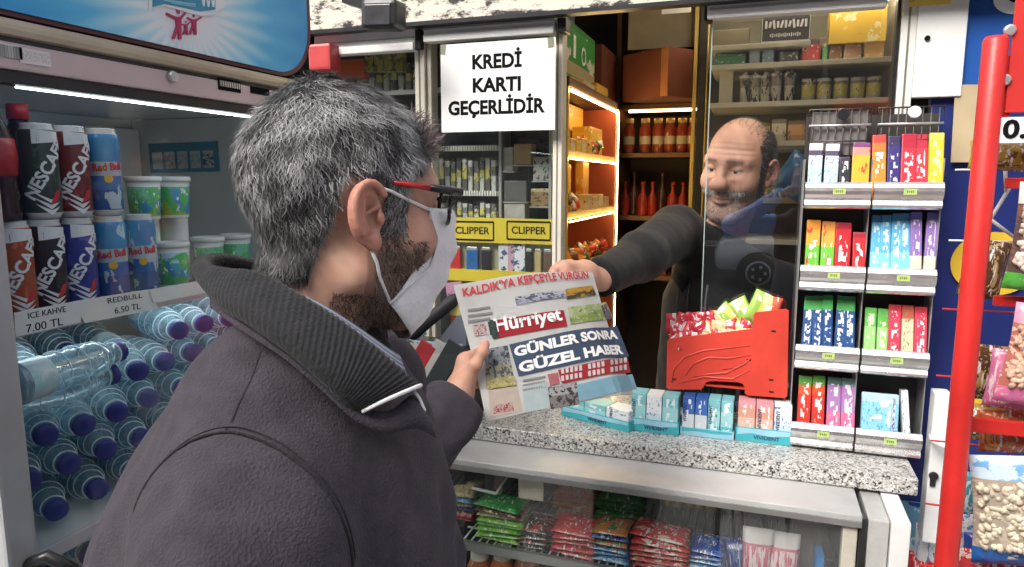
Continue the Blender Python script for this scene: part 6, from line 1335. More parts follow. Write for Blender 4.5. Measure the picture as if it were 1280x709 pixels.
# ================================================================== people
def rotm(right, fwd, up): return np.array([right, fwd, up]).T
def frame_h(c, heading, pitch=0., roll=0.):
    f = Vector((math.cos(R(heading)), math.sin(R(heading)), 0)); r = Vector((f.y, -f.x, 0)); M = Matrix(((r.x, f.x, 0, c[0]), (r.y, f.y, 0, c[1]), (0, 0, 1, c[2]), (0, 0, 0, 1)))
    return M @ Matrix.Rotation(R(roll), 4, 'Y') @ Matrix.Rotation(R(-pitch), 4, 'X')
def head_sdf(P, neck_to, beardy=False, ears=True):
    A = P.copy(); A[:, 0] = np.abs(A[:, 0])
    d = sd_ell(A, (0, -.012, .042), (.074, .097, .088))
    d = smin(d, sd_ell(A, (0, .028, -.012), (.061, .066, .092)), .035)
    d = smin(d, sd_cap(A, (0, .066, -.100), (.018, .062, -.098), .020, .018), .035)       # chin
    d = smin(d, sd_cap(A, (.018, .062, -.098), (.052, -.002, -.060), .018, .020), .03)    # jaw line
    d = smin(d, sd_ell(A, (.042, .055, -.022), (.024, .026, .024)), .03)                  # cheek
    d = smin(d, sd_cap(A, (.008, .088, .036), (.048, .066, .034), .010, .009), .02)       # brow
    d = smax(d, -sd_ell(A, (.032, .100, .012), (.017, .018, .012)), .016)                 # eye socket
    d = np.minimum(d, sd_ell(A, (.031, .0735, .011), (.0125, .0125, .0115)))              # eyeball
    d = smin(d, sd_ell(A, (.031, .0765, .0185), (.0145, .0116, .0062)), .004)             # upper lid
    d = smin(d, sd_ell(A, (.031, .0765, .0010), (.0140, .0105, .0050)), .004)             # lower lid
    d = smin(d, sd_cap(A, (0, .090, .020), (0, .112, -.018), .0075, .0115), .012)         # nose
    d = smin(d, sd_ell(A, (.011, .103, -.022), (.009, .010, .008)), .008)
    d = smax(d, -sd_ell(A, (.006, .108, -.030), (.004, .005, .004)), .004)
    d = smin(d, sd_cap(A, (0, .095, -.052), (.021, .084, -.054), .0062, .004), .008)      # lips
    d = smin(d, sd_cap(A, (0, .093, -.064), (.018, .084, -.062), .0068, .004), .008)
    d = smax(d, -sd_cap(A, (0, .103, -.0575), (.022, .088, -.057), .0028), .004)
    d = smin(d, sd_cap(P, (0, -.028, -.045), neck_to, .052, .058), .03)                   # neck
    return d
def outward(v, f, fn):   # make the faces look outwards
    a = v[f[:, 0]]; nn = np.cross(v[f[:, 1]] - a, v[f[:, 3]] - a); c = v[f].mean(1); nn /= np.linalg.norm(nn, axis=1, keepdims=True) + 1e-12
    g = fn((c + nn * 1e-3).astype(np.float32)) - fn((c - nn * 1e-3).astype(np.float32))
    return f if g.mean() > 0 else f[:, ::-1]
def ear_sdf(P):
    A = P.copy(); A[:, 0] = np.abs(A[:, 0])
    E = A - np.array((.0765, -.008, .0), np.float32)
    c, s = math.cos(R(16)), math.sin(R(16)); E = np.stack([E[:, 0] * c + E[:, 1] * s, -E[:, 0] * s + E[:, 1] * c, E[:, 2]], 1)  # back edge flares out
    c, s = math.cos(R(12)), math.sin(R(12)); E = np.stack([E[:, 0], E[:, 1] * c + E[:, 2] * s, -E[:, 1] * s + E[:, 2] * c], 1)
    e = sd_ell(E, (.004, -.003, .002), (.0065, .0195, .031))
    e = smax(e, -sd_ell(E, (.013, .001, .000), (.0120, .0140, .0225)), .003)               # hollow
    arc = [(.0095, .001 - .0190 * math.sin(R(t)), .006 + .0265 * math.cos(R(t))) for t in range(-60, 160, 20)]
    e = smin(e, np.min([sd_cap(E, a, b, .0040) for a, b in zip(arc, arc[1:])], 0), .003)
    e = smin(e, np.minimum(sd_cap(E, (.0085, -.0065, .016), (.0080, -.0095, .000), .0030), sd_cap(E, (.0080, -.0095, .0), (.0075, -.004, -.014), .0030)), .003)
    e = smin(e, sd_cap(E, (.006, .012, .008), (.006, -.004, .003), .0024), .003)
    e = smin(e, sd_ell(E, (.0055, .003, -.0265), (.0058, .0090, .0090)), .005)
    e = smin(e, sd_ell(E, (.0075, .0125, -.004), (.0040, .0042, .0062)), .004)
    return e
def ear_shells(h=.0013):
    o = []
    for s in (1, -1):
        v, f = nets(ear_sdf, *( ((.064, -.045, -.045), (.105, .025, .045)) if s > 0 else ((-.105, -.045, -.045), (-.064, .025, .045)) ), h); o.append((v, outward(v, f, ear_sdf)))
    return np.concatenate([o[0][0], o[1][0]]), np.concatenate([o[0][1], o[1][1] + len(o[0][0])])
EARV, EARF = ear_shells()
def ear_tint(base): 
    t_ = np.tile(np.array(base), (len(EARV), 1)) * (1 + .06 * vnoise(EARV, 200, 4)[:, None]); w = np.clip((np.abs(EARV[:, 0]) - .076) / .01, 0, 1)[:, None] * .55; return t_ * (1 - w) + np.array((.52, .20, .15)) * w
def skin_tint(V, base=(.47, .25, .175), beard=None, scalp=None):
    """true skin colours by place on the head (local metres): redder ears, nose and cheeks, lips, brows, beard shadow"""
    c = np.tile(np.array(base), (len(V), 1)); n_ = (vnoise(V, 90, 5) + .8 * vnoise(V, 260, 6))[:, None]; c = c * (1 + np.array((.07, .12, .12)) * n_)
    def mix(m_, col): 
        nonlocal c
        m_ = np.clip(m_, 0, 1)[:, None]; c = c * (1 - m_) + np.array(col) * m_
    ax = np.abs(V[:, 0])
    mix(.7 * np.clip((ax - .076) / .008, 0, 1), (.58, .24, .18))
    mix(.5 * np.exp(-(((ax) / .016) ** 2 + ((V[:, 1] - .112) / .015) ** 2 + ((V[:, 2] + .018) / .02) ** 2)), (.55, .22, .17))
    mix(.35 * np.exp(-(((ax - .045) / .02) ** 2 + ((V[:, 1] - .06) / .03) ** 2 + ((V[:, 2] + .02) / .02) ** 2)), (.55, .22, .16))
    mix(.75 * np.exp(-((np.maximum(ax - .016, 0) / .006) ** 2 + ((V[:, 2] + .058) / .007) ** 2)) * (V[:, 1] > .078), (.40, .15, .13))
    br = np.exp(-((np.maximum(np.abs(ax - .030) - .014, 0) / .005) ** 2 + ((V[:, 2] - .036 + .15 * np.maximum(ax - .035, 0)) / .0045) ** 2)) * (V[:, 1] > .06); mix(.85 * br, (.06, .045, .04))
    ey = (np.linalg.norm(np.stack([ax - .031, V[:, 1] - .0735, V[:, 2] - .011], 1), axis=1) < .0131) & (V[:, 1] > .079) & (np.abs(V[:, 2] - .0095) < .0040); mix(ey * 1., (.55, .53, .50))
    ir = ey & (np.abs(ax - .031) < .0052); mix(ir * 1., (.035, .02, .012))
    mix(.5 * np.exp(-((np.maximum(np.abs(ax - .031) - .012, 0) / .003) ** 2 + ((V[:, 2] - .0140) / .0016) ** 2)) * (V[:, 1] > .075), (.05, .03, .025))
    if beard is not None:
        b = np.clip(((-.026 + .4 * np.clip(.03 - V[:, 1], 0, .1)) - V[:, 2]) / .012, 0, 1) * (V[:, 1] > .0) * np.clip((V[:, 2] + .135) / .02, 0, 1)
        b = b * (1 - .9 * np.exp(-((ax / .03) ** 2 + ((V[:, 2] + .035) / .01) ** 2))); mix(b * beard[1], beard[0])
    return c
def strips(roots, nrm, dirs, length, width, lift, cols, wave=.25, segs=3, droop=0.):
    """a tuft of flat tapering hairs; everything is an (n,3) or (n,) array"""
    n_ = len(roots); side = np.cross(nrm, dirs); side /= np.linalg.norm(side, axis=1, keepdims=True) + 1e-9; ph = rng.uniform(0, 6.28, n_)
    V = np.zeros((n_, segs + 1, 2, 3))
    for k in range(segs + 1):
        t = k / segs; p = roots + dirs * (length * t)[:, None] + nrm * (lift * math.sin(1.2 * t + .15))[:, None] + side * (np.sin(ph + 4.5 * t) * wave * length * t)[:, None] + np.array((0, 0, -1.)) * droop * t * t
        w = (width * (1 - .75 * t ** 1.5) / 2)[:, None]; V[:, k, 0], V[:, k, 1] = p - side * w, p + side * w
    I = (np.arange(n_) * (segs + 1) * 2)[:, None]; F = []
    for k in range(segs): F.append(np.concatenate([I + 2 * k, I + 2 * k + 1, I + 2 * k + 3, I + 2 * k + 2], 1))
    Vc = V.reshape(-1, 3); C = np.repeat(cols, (segs + 1) * 2, 0)
    return Vc, np.concatenate(F), C
def sample(V, F, n_, mask):
    tri = F[mask[F].all(1)]; i = rng.integers(0, len(tri), n_); w = rng.dirichlet(np.ones(4), n_); q = V[tri[i]]
    p = (q * w[:, :, None]).sum(1); nn = np.cross(q[:, 1] - q[:, 0], q[:, 3] - q[:, 0]); nn /= np.linalg.norm(nn, axis=1, keepdims=True) + 1e-12
    return p, nn
def joined(parts, name):
    off = 0; V, F, C = [], [], []
    for v, f, c in parts: V.append(v); F.append(f + off); C.append(c); off += len(v)
    return grid_mesh(name, [(np.concatenate(V), np.concatenate(F))], np.concatenate(C), 0)
SKIN = vcol_mat('skin', .52, .4, .04, .30, 800); HAIRM = vcol_mat('hair_strands', .55, .35)
def body_shell(caps, h=.014):
    """the trunk and limbs under the clothes: (a, b, ra, rb) tapering bones melted into one skin"""
    P0 = np.array([c[i] for c in caps for i in (0, 1)], float); lo, hi = P0.min(0) - .13, P0.max(0) + .13
    def fn(P):
        d = None
        for a, b, ra, rb in caps: e = sd_cap(P, a, b, ra, rb); d = e if d is None else smin(d, e, .04)
        return d
    return nets(fn, lo, hi, h)
def finger(j, r0, r1): return [(a, b, r0 + (r1 - r0) * k / (len(j) - 1), r0 + (r1 - r0) * (k + 1) / (len(j) - 1)) for k, (a, b) in enumerate(zip(j, j[1:]))]
def hand_mesh(palm, fingers, h=.0022, k=.006):
    """palm: list of tapered bones melted softly; fingers: separate chains of joints with knuckles"""
    allp = np.array([c[i] for c in palm for i in (0, 1)] + [p for f in fingers for p in f[0]], float); lo, hi = allp.min(0) - .035, allp.max(0) + .035
    def fn(P):
        d = None
        for a, b, ra, rb in palm: e = sd_cap(P, a, b, ra, rb); d = e if d is None else smin(d, e, .016)
        for j, r0, r1 in fingers:
            e = None
            for a, b, ra, rb in finger(j, r0, r1):
                s_ = sd_cap(P, a, b, ra, rb); e = s_ if e is None else smin(e, s_, .003)
            for p in j[1:-1]: e = smin(e, np.linalg.norm(P - np.array(p, np.float32), axis=1) - (r0 * 1.04), .004)
            d = smin(d, e, k)
        return d
    v, f = nets(fn, lo, hi, h); return v, outward(v, f, fn)
def hand_tint(V, tips, base=(.50, .27, .19)):
    c = np.tile(np.array(base), (len(V), 1)) * (1 + .07 * vnoise(V, 160, 9)[:, None])
    for t in tips: m_ = (.6 * np.exp(-(np.linalg.norm(V - np.array(t), axis=1) / .011) ** 2))[:, None]; c = c * (1 - m_) + np.array((.58, .26, .20)) * m_
    return c
# ------------------------------------------------------------------ the customer
HC = dep(434, 267, .70); HM = frame_h(HC, 51, 6, 0) @ Matrix.Scale(.93, 4)
CB = (-.427, .585); BM = frame_h((CB[0], CB[1], 0), 18)
BI_ = to_np(BM.inverted())
def tob(w): w = np.array(w); return tuple(BI_[:3, :3] @ w + BI_[:3, 3])
cust = thing('person', 'grey haired man in a charcoal coat and white face mask handing over money for a newspaper', 'person', (CB[0], CB[1], 0))
cust['label'] = 'grey haired man in charcoal coat, face mask and glasses, holding the newspaper'
neck_w = Vector((CB[0] - .005, CB[1] - .0, 1.53)); nl = tuple(HM.inverted() @ neck_w)
fn = lambda P: head_sdf(P, nl)
hv, hf = nets(fn, (-.115, -.135, -.25), (.115, .14, .15), .003); hf = outward(hv, hf, fn)
def hairline(V):
    y, z = V[:, 1], V[:, 2]; ax = np.abs(V[:, 0])
    h = np.where(y > .040, .045 + (y - .040) * .62, np.where(y > .012, -.012, np.where(y > -.030, .034, np.where(y > -.05, .034 - (-.030 - y) * 5.0, -.070))))
    return z - h
ht = skin_tint(hv, (.50, .28, .20), beard=((.11, .065, .045), .55))
sc = np.clip(hairline(hv) / .006, 0, 1)[:, None]; ht = ht * (1 - sc) + np.array((.08, .075, .075)) * sc
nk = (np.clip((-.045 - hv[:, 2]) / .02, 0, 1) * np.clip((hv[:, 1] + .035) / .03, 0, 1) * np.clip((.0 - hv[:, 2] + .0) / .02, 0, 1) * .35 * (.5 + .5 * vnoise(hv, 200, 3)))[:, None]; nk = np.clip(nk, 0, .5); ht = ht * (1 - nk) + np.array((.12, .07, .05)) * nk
# left hand closing on the edge of the paper
W_ = dep(566, 512, 1.225); D = lambda px, py, t: tuple(dep(px, py, t))
hp_ = [(D(562, 520, 1.23), D(573, 492, 1.235), .026, .024), (D(573, 492, 1.235), D(582, 452, 1.245), .022, .014), (D(573, 492, 1.235), D(578, 468, 1.262), .020, .014), (D(577, 487, 1.225), D(588, 470, 1.225), .018, .013), (D(582, 452, 1.245), D(580, 478, 1.275), .0125, .012)]
fi_ = [([D(582, 449, 1.245), D(596, 440, 1.262), D(612, 442, 1.285), D(620, 448, 1.293)], .0098, .0080), ([D(579, 459, 1.257), D(594, 455, 1.283), D(611, 456, 1.297), D(619, 460, 1.303)], .0102, .0082),
       ([D(577, 469, 1.267), D(592, 468, 1.29), D(609, 469, 1.302), D(617, 472, 1.306)], .0098, .0080), ([D(577, 479, 1.275), D(590, 480, 1.293), D(604, 481, 1.304), D(611, 483, 1.307)], .0088, .0070),
       ([D(582, 474, 1.222), D(594, 456, 1.218), D(602, 441, 1.225), D(606, 431, 1.232)], .0118, .0086)]
lv, lf = hand_mesh(hp_, fi_)
# bones under the clothes
Bw = lambda x, y, z: tuple(BM @ Vector((x, y, z)))
LS, RS = Bw(-.175, .02, 1.49), Bw(.175, .0, 1.49); LE = (-.545, .90, 1.235); RE, RW = Bw(.245, -.03, 1.20), Bw(.20, .17, 1.05)
caps = [(Bw(0, 0, 1.50), Bw(0, .01, 1.02), .10, .11), (LS, RS, .05, .05), (LS, LE, .042, .036), (LE, tuple(W_), .034, .026), (RS, RE, .042, .036), (RE, RW, .034, .026), (Bw(-.09, 0, .98), Bw(-.10, .01, .5), .075, .05), (Bw(-.10, .01, .5), Bw(-.10, -.01, .08), .046, .035), (Bw(.09, 0, .98), Bw(.10, .01, .5), .075, .05), (Bw(.10, .01, .5), Bw(.10, -.01, .08), .046, .035), (Bw(-.10, -.01, .06), Bw(-.11, .14, .03), .035, .03), (Bw(.10, -.01, .06), Bw(.11, .14, .03), .035, .03)]
bv, bf = body_shell(caps)
bt_ = np.tile(np.array((.50, .28, .20)), (len(bv), 1))
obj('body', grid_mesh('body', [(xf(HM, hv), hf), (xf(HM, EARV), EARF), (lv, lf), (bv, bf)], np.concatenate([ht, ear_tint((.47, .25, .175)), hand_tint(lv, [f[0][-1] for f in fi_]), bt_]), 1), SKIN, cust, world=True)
# hair: a tousled grey cap of strands over an undercoat
fn2 = lambda P: sd_ell(P, (0, -.014, .044), (.080, .104, .094)) + .003 * vnoise(P, 75, 2)
cv, cf = nets(lambda P: smax(smin(fn2(P), sd_cap(P, (0, -.030, -.04), (0, -.045, -.085), .054, .052), .03), -(hairline(P) - .004) * .6, .006), (-.10, -.14, -.12), (.10, .12, .16), .004)
cf = outward(cv, cf, fn2)
whorl = np.array((0.0, -.055, .12))
def hair_strands(n_, mask_fn, lens, wid, lift, colf, seed, wave=.3):
    p, nn = sample(cv, cf, n_, mask_fn(cv)); d = p - whorl; d[:, 2] -= .05; d[:, 1] += .0
    d += .035 * np.stack([vnoise(p, 70, 51), vnoise(p, 70, 52), vnoise(p, 70, 53)], 1) + rng.normal(0, .018, d.shape); d -= nn * (d * nn).sum(1, keepdims=True); d /= np.linalg.norm(d, axis=1, keepdims=True) + 1e-9
    cl = vnoise(p, 130, 4); clump = .5 + .5 * np.sin(3.0 * cl + rng.normal(0, .7, n_))
    L = rng.uniform(*lens, n_); return strips(p - nn * .002, nn, d, L, rng.uniform(*wid, n_), rng.uniform(*lift, n_), colf(p, clump, n_), wave)
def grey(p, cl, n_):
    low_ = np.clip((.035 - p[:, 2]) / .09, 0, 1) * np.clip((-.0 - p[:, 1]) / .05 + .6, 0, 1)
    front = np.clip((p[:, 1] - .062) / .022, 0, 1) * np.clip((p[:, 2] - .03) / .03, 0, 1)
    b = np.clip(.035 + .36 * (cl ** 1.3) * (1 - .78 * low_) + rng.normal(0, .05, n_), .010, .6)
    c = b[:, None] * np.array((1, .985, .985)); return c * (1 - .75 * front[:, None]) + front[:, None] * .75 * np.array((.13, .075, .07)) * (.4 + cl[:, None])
hm_ = lambda V: hairline(V) > .003
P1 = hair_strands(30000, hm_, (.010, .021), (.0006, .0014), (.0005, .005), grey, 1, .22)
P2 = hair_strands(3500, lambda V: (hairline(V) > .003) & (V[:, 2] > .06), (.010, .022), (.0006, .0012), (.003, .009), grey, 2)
# the quiff over the forehead stands up
p, nn = sample(cv, cf, 900, (cv[:, 1] > .058) & (cv[:, 2] > .05)); d = np.tile((0, .5, .8), (900, 1)) + rng.normal(0, .35, (900, 3)); d /= np.linalg.norm(d, axis=1, keepdims=True)
P3 = strips(p, nn, d, rng.uniform(.010, .025, 900), rng.uniform(.0007, .0014, 900), rng.uniform(.0, .006, 900), np.clip(rng.normal(.16, .09, (900, 1)), .03, .5) * np.array((1, .78, .76)), .3)
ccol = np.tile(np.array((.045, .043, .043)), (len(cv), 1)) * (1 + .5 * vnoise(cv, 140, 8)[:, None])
sb = (hairline(hv) > -.004) & (hv[:, 1] > .005) & (hv[:, 2] < .06)
p, nn = sample(hv, hf, 2600, sb); d = np.tile((0, -.25, -1.), (len(p), 1)) + rng.normal(0, .35, (len(p), 3)); d -= nn * (d * nn).sum(1, keepdims=True); d /= np.linalg.norm(d, axis=1, keepdims=True)
P4 = strips(p, nn, d, rng.uniform(.006, .013, len(p)), rng.uniform(.0006, .0012, len(p)), rng.uniform(.001, .004, len(p)), np.clip(rng.normal(.16, .12, (len(p), 1)), .015, .5) * np.array((1, .96, .94)), .25)
parts = [(xf(HM, v), f, c) for v, f, c in ((cv, cf, np.clip(ccol, .01, 1)), P1, P2, P3, P4)]
obj('hair', joined(parts, 'hair'), HAIRM, cust, world=True)
# beard and neck stubble
bm1 = (hv[:, 2] < -.018 + .3 * np.clip(.04 - hv[:, 1], 0, .1)) & (hv[:, 1] > .008) & (hv[:, 2] > -.14) & (np.abs(hv[:, 0]) > .012) | ((hv[:, 1] > .014) & (hv[:, 1] < .040) & (hv[:, 2] < .0) & (hv[:, 2] > -.03) & (np.abs(hv[:, 0]) > .05))
bm1 = bm1 & ((hv[:, 1] < .066) | (hv[:, 2] > .0)) & ((hv[:, 1] < .05) | (hv[:, 2] > -.085))
p, nn = sample(hv, hf, 4200, bm1); d = np.tile((0, .25, -1.), (len(p), 1)) + rng.normal(0, .5, (len(p), 3)); d -= nn * (d * nn).sum(1, keepdims=True); d /= np.linalg.norm(d, axis=1, keepdims=True)
B1 = strips(p, nn, d, rng.uniform(.004, .010, len(p)), rng.uniform(.0006, .0011, len(p)), rng.uniform(.0005, .003, len(p)), np.clip(rng.normal(.13, .09, (len(p), 1)), .02, .5) * np.array((1, .72, .56)), .25, 2)
bm2 = (hv[:, 2] < -.075) & (hv[:, 2] > -.150) & (hv[:, 1] > -.03) & (hv[:, 1] < .045) & (np.abs(hv[:, 0]) > .01)
p, nn = sample(hv, hf, 1500, bm2); d = np.tile((0, .15, -1.), (len(p), 1)) + rng.normal(0, .5, (len(p), 3)); d -= nn * (d * nn).sum(1, keepdims=True); d /= np.linalg.norm(d, axis=1, keepdims=True)
B2 = strips(p, nn, d, rng.uniform(.005, .011, len(p)), rng.uniform(.0005, .0009, len(p)), rng.uniform(.0005, .002, len(p)), np.clip(rng.normal(.09, .06, (len(p), 1)), .015, .3) * np.array((1, .7, .52)), .3, 2)
obj('beard', joined([(xf(HM, v), f, c) for v, f, c in (B1, B2)], 'beard'), HAIRM, cust, world=True)
# face mask with ear loops
MASKM = mat('mask_cloth', (.78, .78, .79), .85, 0, .05, 30, .7, 70)
def mask_pt(s, t):
    a = abs(s); q = lambda p0, p1, p2, u: tuple((1 - u) ** 2 * x + 2 * u * (1 - u) * y + u * u * z for x, y, z in zip(p0, p1, p2))
    edge = q((.0615, .066, .014), (.052, .082, -.035), (.059, .030, -.088), t); cen = q((0, .120, .016), (0, .158, -.055), (0, .074, -.137), t); ctl = q((.045, .112, .014), (.046, .128, -.045), (.054, .080, -.130), t)
    p = q(cen, ctl, edge, a); return Vector((math.copysign(p[0], s) if s else 0, p[1] + .0024 * math.sin(t * 24) * (1 - a ** 2) + .0012 * math.sin(9 * s + 5 * t), p[2]))
g = nb(); G = [[g.verts.new(HM @ mask_pt(-1 + 2 * i / 28, j / 20)) for j in range(21)] for i in range(29)]
for a, b in zip(G, G[1:]):
    for j in range(20): g.faces.new((a[j], b[j], b[j + 1], a[j + 1])).smooth = True
bmesh.ops.recalc_face_normals(g, faces=list(g.faces)); bmesh.ops.solidify(g, geom=list(g.faces), thickness=.0012)
mk = obj('face_mask', g, MASKM, cust, world=True)
for s in (1, -1):
    for a, b, c in (((.0615, .066, .012), (.072, .036, .020), (.082, -.004, .030)), ((.059, .031, -.086), (.070, .014, -.060), (.079, .0, -.033))):
        g = nb(); tube(g, [HM @ Vector((s * p[0], p[1], p[2])) for p in (a, tuple((x + y) / 2 for x, y in zip(a, b)), b, tuple((x + y) / 2 + .001 for x, y in zip(b, c)), c)], .0016, 8); obj('ear_loop', g, MASKM, mk, world=True)
g = nb(); tube(g, [HM @ Vector(p) for p in ((.0625, .066, .013), (.053, .084, -.018), (.0535, .076, -.050), (.0598, .031, -.088))], .0012, 6); obj('mask_hem', g, MASKM, mk, world=True)
# glasses
FRB, FRR = mat('glasses_black', (.012, .012, .014), .25, 0, .1), mat('glasses_red', (.42, .02, .02), .25, 0, .1)
gl_ = None
for s in (1, -1):
    g = nb(); tube(g, [HM @ Vector((s * x, y, z)) for x, y, z in ((.0775, .018, .035), (.0765, .040, .0345), (.0755, .058, .034))], [.0022, .0026, .0032], 8)
    o = obj('glasses_temple', g, FRR, cust, world=True)
    g = nb(); tube(g, [HM @ Vector((s * x, y, z)) for x, y, z in ((.0755, .058, .034), (.073, .078, .0335), (.069, .098, .033))], [.0032, .0040, .0044], 8); obj('temple_front', g, FRB, o, world=True)
    pts = []
    for k in range(25):
        a = 2 * math.pi * k / 24; e = lambda v, n_: math.copysign(abs(v) ** n_, v); pts.append(HM @ Vector((s * (.037 + .029 * e(math.cos(a), .7)), .104 - .016 * abs((.037 + .029 * e(math.cos(a), .7)) / .066) ** 2, .018 + .020 * e(math.sin(a), .7))))
    g = nb(); tube(g, pts, .0021, 6); rm = obj('glasses_rim', g, FRB, cust, world=True)
    g = nb(); g.faces.new([g.verts.new(p) for p in pts[:-1]]); obj('glasses_lens', g, pane_mat('lens_glass', (.93, .96, .95), .10, .0), rm, world=True)
g = nb(); tube(g, [HM @ Vector(p) for p in ((-.009, .104, .024), (0, .1075, .026), (.009, .104, .024))], .0020, 6); obj('glasses_bridge', g, FRB, cust, world=True)
# coat
LSb, LEb, LWb = tob(LS), tob(LE), tob(dep(566, 508, 1.222)); LW2 = tob(dep(575, 496, 1.222))
def coat(P):
    d = sd_ell(P, (0, .008, 1.28), (.195, .148, .34)); d = smin(d, sd_ell(P, (0, .005, 1.00), (.19, .140, .36)), .08)
    d = smin(d, sd_ell(P, (.02, -.075, 1.34), (.17, .115, .20)), .06); d = smin(d, sd_cap(P, (-.165, .0, 1.470), (.165, .0, 1.470), .064), .06)
    for s in (-1, 1): d = smin(d, sd_cap(P, (s * .165, .0, 1.472), (s * .06, -.015, 1.555), .062, .062), .05)
    ra = sd_cap(P, (.190, .01, 1.462), (.250, -.02, 1.20), .072, .068); ra = smin(ra, sd_cap(P, (.250, -.035, 1.20), (.20, .17, 1.05), .064, .050), .02)
    la = sd_cap(P, LSb, LEb, .070, .062); la = smin(la, sd_cap(P, LEb, LWb, .062, .050), .02)
    d = smin(d, smin(ra, la, .02), .030)
    fold = vnoise(P * np.array((1, 1, .55), np.float32), 24, 11) * .0055 + vnoise(P, 60, 12) * .0026 + .0035 * np.sin(P @ np.array((35, -50, 60), np.float32) + 2.5 * vnoise(P, 10, 61)) * np.exp(-((P[:, 2] - 1.36) / .07) ** 2) - .007 * np.abs(vnoise(P * np.array((1.2, .7, .8), np.float32) + .3, 17, 15)) ** 2 + .003 * np.sin(P @ np.array((60, 45, 75), np.float32) + 2 * vnoise(P, 12, 3)) * np.clip((1.50 - P[:, 2]) / .1, 0, 1)
    up_ = np.clip((P[:, 2] - 1.25) / .1, 0, 1)
    seam = .0045 * np.exp(-((P[:, 0] - .172 - .05 * np.abs(P[:, 1])) / .0032) ** 2) * up_ - .003 * np.clip((P[:, 0] - .172 - .05 * np.abs(P[:, 1])) / .006, 0, 1) * np.clip(1 - (P[:, 0] - .172) / .05, 0, 1) * up_
    sh_ = .0035 * np.exp(-((P[:, 1] + .002) / .0028) ** 2) * (P[:, 0] > .06) * (P[:, 0] < .175) * (P[:, 2] > 1.48)
    d = d + fold + seam + sh_
    d = smax(d, .72 - P[:, 2], .01)
    ax = np.array(LW2) - np.array(LEb); ax /= np.linalg.norm(ax); return smax(d, ((P - np.array(LW2, np.float32)) @ ax.astype(np.float32)) * np.where(np.linalg.norm(P - np.array(LW2, np.float32), axis=1) < .12, 1, 0) - np.where(np.linalg.norm(P - np.array(LW2, np.float32), axis=1) < .12, 0, 1), .006)
def cloth(name, c, scale=420, bump=.6, rough=.9, var=.22):
    if name in MC: return MC[name]
    m = mat(name, c, rough, 0, var, 55, bump, scale, spec=.2); n, l = m.node_tree.nodes, m.node_tree.links; b = n['Principled BSDF']
    b.inputs['Sheen Weight'].default_value = .08; b.inputs['Sheen Roughness'].default_value = .5; return m
COATM = cloth('charcoal_wool', (.043, .037, .046))
v_, f_ = nets(coat, (-.60, -.24, .66), (.36, .40, 1.66), .0062); f_ = outward(v_, f_, coat)
ct = obj('coat', grid_mesh('coat', [(xf(BM, v_), f_)], None, 1), COATM, cust, world=True)
SEAMM = cloth('seam_shadow_wool', (.020, .017, .020))
def on_coat(o, d, r0=.02, r1=.40):
    lo_, hi_ = r0, r1; o, d = np.array(o, float), np.array(d, float)
    for k in range(30):
        m_ = (lo_ + hi_) / 2
        if coat(np.array([o + d * m_], np.float32))[0] < 0: lo_ = m_
        else: hi_ = m_
    return Vector(o + d * lo_)
def welt(pts, r=.0022, name='seam'):
    g_ = nb(); tube(g_, [BM @ p for p in pts], r, 6); return obj(name, g_, SEAMM, ct, world=True)
arm = []
for a in range(-70, 84, 4):
    y_, z_ = math.sin(R(a)), math.cos(R(a)); p = on_coat((.178, .005, 1.445), (.10 * abs(y_), y_, z_), .02, .2); arm.append(p)
welt([p * 1. - Vector((0, 0, .0006)) for p in arm], .0015); welt([p + Vector((-.007, 0, .0012)) for p in arm], .0006, 'stitch_line')
welt([on_coat((x, -.004, 1.46), (0, 0, 1), .0, .2) for x in np.linspace(.100, .176, 14)], .0016)
welt([on_coat((.20 + .0 * k, -.02, 1.40 - .02 * k), (.35, -1, 0), .0, .2) for k in range(0, 22)], .0014)
# trousers and shoes (below the frame)
tr_b = [((-.09, 0, .98), (-.105, .01, .50), .095, .07), ((-.105, .01, .5), (-.105, -.01, .10), .068, .058), ((.09, 0, .98), (.105, .01, .50), .095, .07), ((.105, .01, .5), (.105, -.01, .10), .068, .058), ((-.09, 0, .98), (.09, 0, .98), .11, .11)]
v_, f_ = body_shell([(Bw(*a), Bw(*b), r, q) for a, b, r, q in tr_b], .016); obj('trousers', grid_mesh('trousers', [(v_, f_)], None, 2), cloth('dark_trousers', (.03, .032, .045)), cust, world=True)
for s in (-1, 1):
    v_, f_ = body_shell([(Bw(s * .105, -.04, .055), Bw(s * .115, .10, .045), .045, .042), (Bw(s * .115, .10, .045), Bw(s * .118, .17, .04), .042, .034)], .010); obj('shoe', grid_mesh('shoe', [(v_, f_)], None, 1), mat('shoe_black', (.02, .02, .02), .4), cust, world=True)
# ribbed knit collar, from the far side round the nape to the piped front end
IN = [(470, 398, .80), (400, 372, .83), (330, 338, .81), (288, 328, .775), (264, 329, .735), (268, 338, .690), (294, 344, .655), (328, 350, .632), (378, 380, .612), (426, 412, .606), (476, 452, .612), (516, 486, .624)]
OUT = [(480, 440, .83), (400, 410, .87), (318, 372, .86), (268, 352, .82), (251, 345, .755), (252, 358, .68), (274, 384, .625), (311, 404, .590), (366, 440, .567), (413, 480, .562), (437, 500, .566), (455, 512, .576)]
def spl(L, n_):
    P = [dep(*p) for p in L]; o = []
    for k in range(n_ + 1):
        x = k / n_ * (len(P) - 1); i = min(int(x), len(P) - 2); t = x - i; p0, p1, p2, p3 = P[max(i - 1, 0)], P[i], P[i + 1], P[min(i + 2, len(P) - 1)]
        o.append(.5 * ((2 * p1) + (p2 - p0) * t + (2 * p0 - 5 * p1 + 4 * p2 - p3) * t * t + (3 * p1 - p0 - 3 * p2 + p3) * t ** 3))
    return o
NC = 330; pi_, po_ = spl(IN, NC), spl(OUT, NC)
cn_ = Vector((CB[0], CB[1], 1.62))
g = nb(); rows_ = []
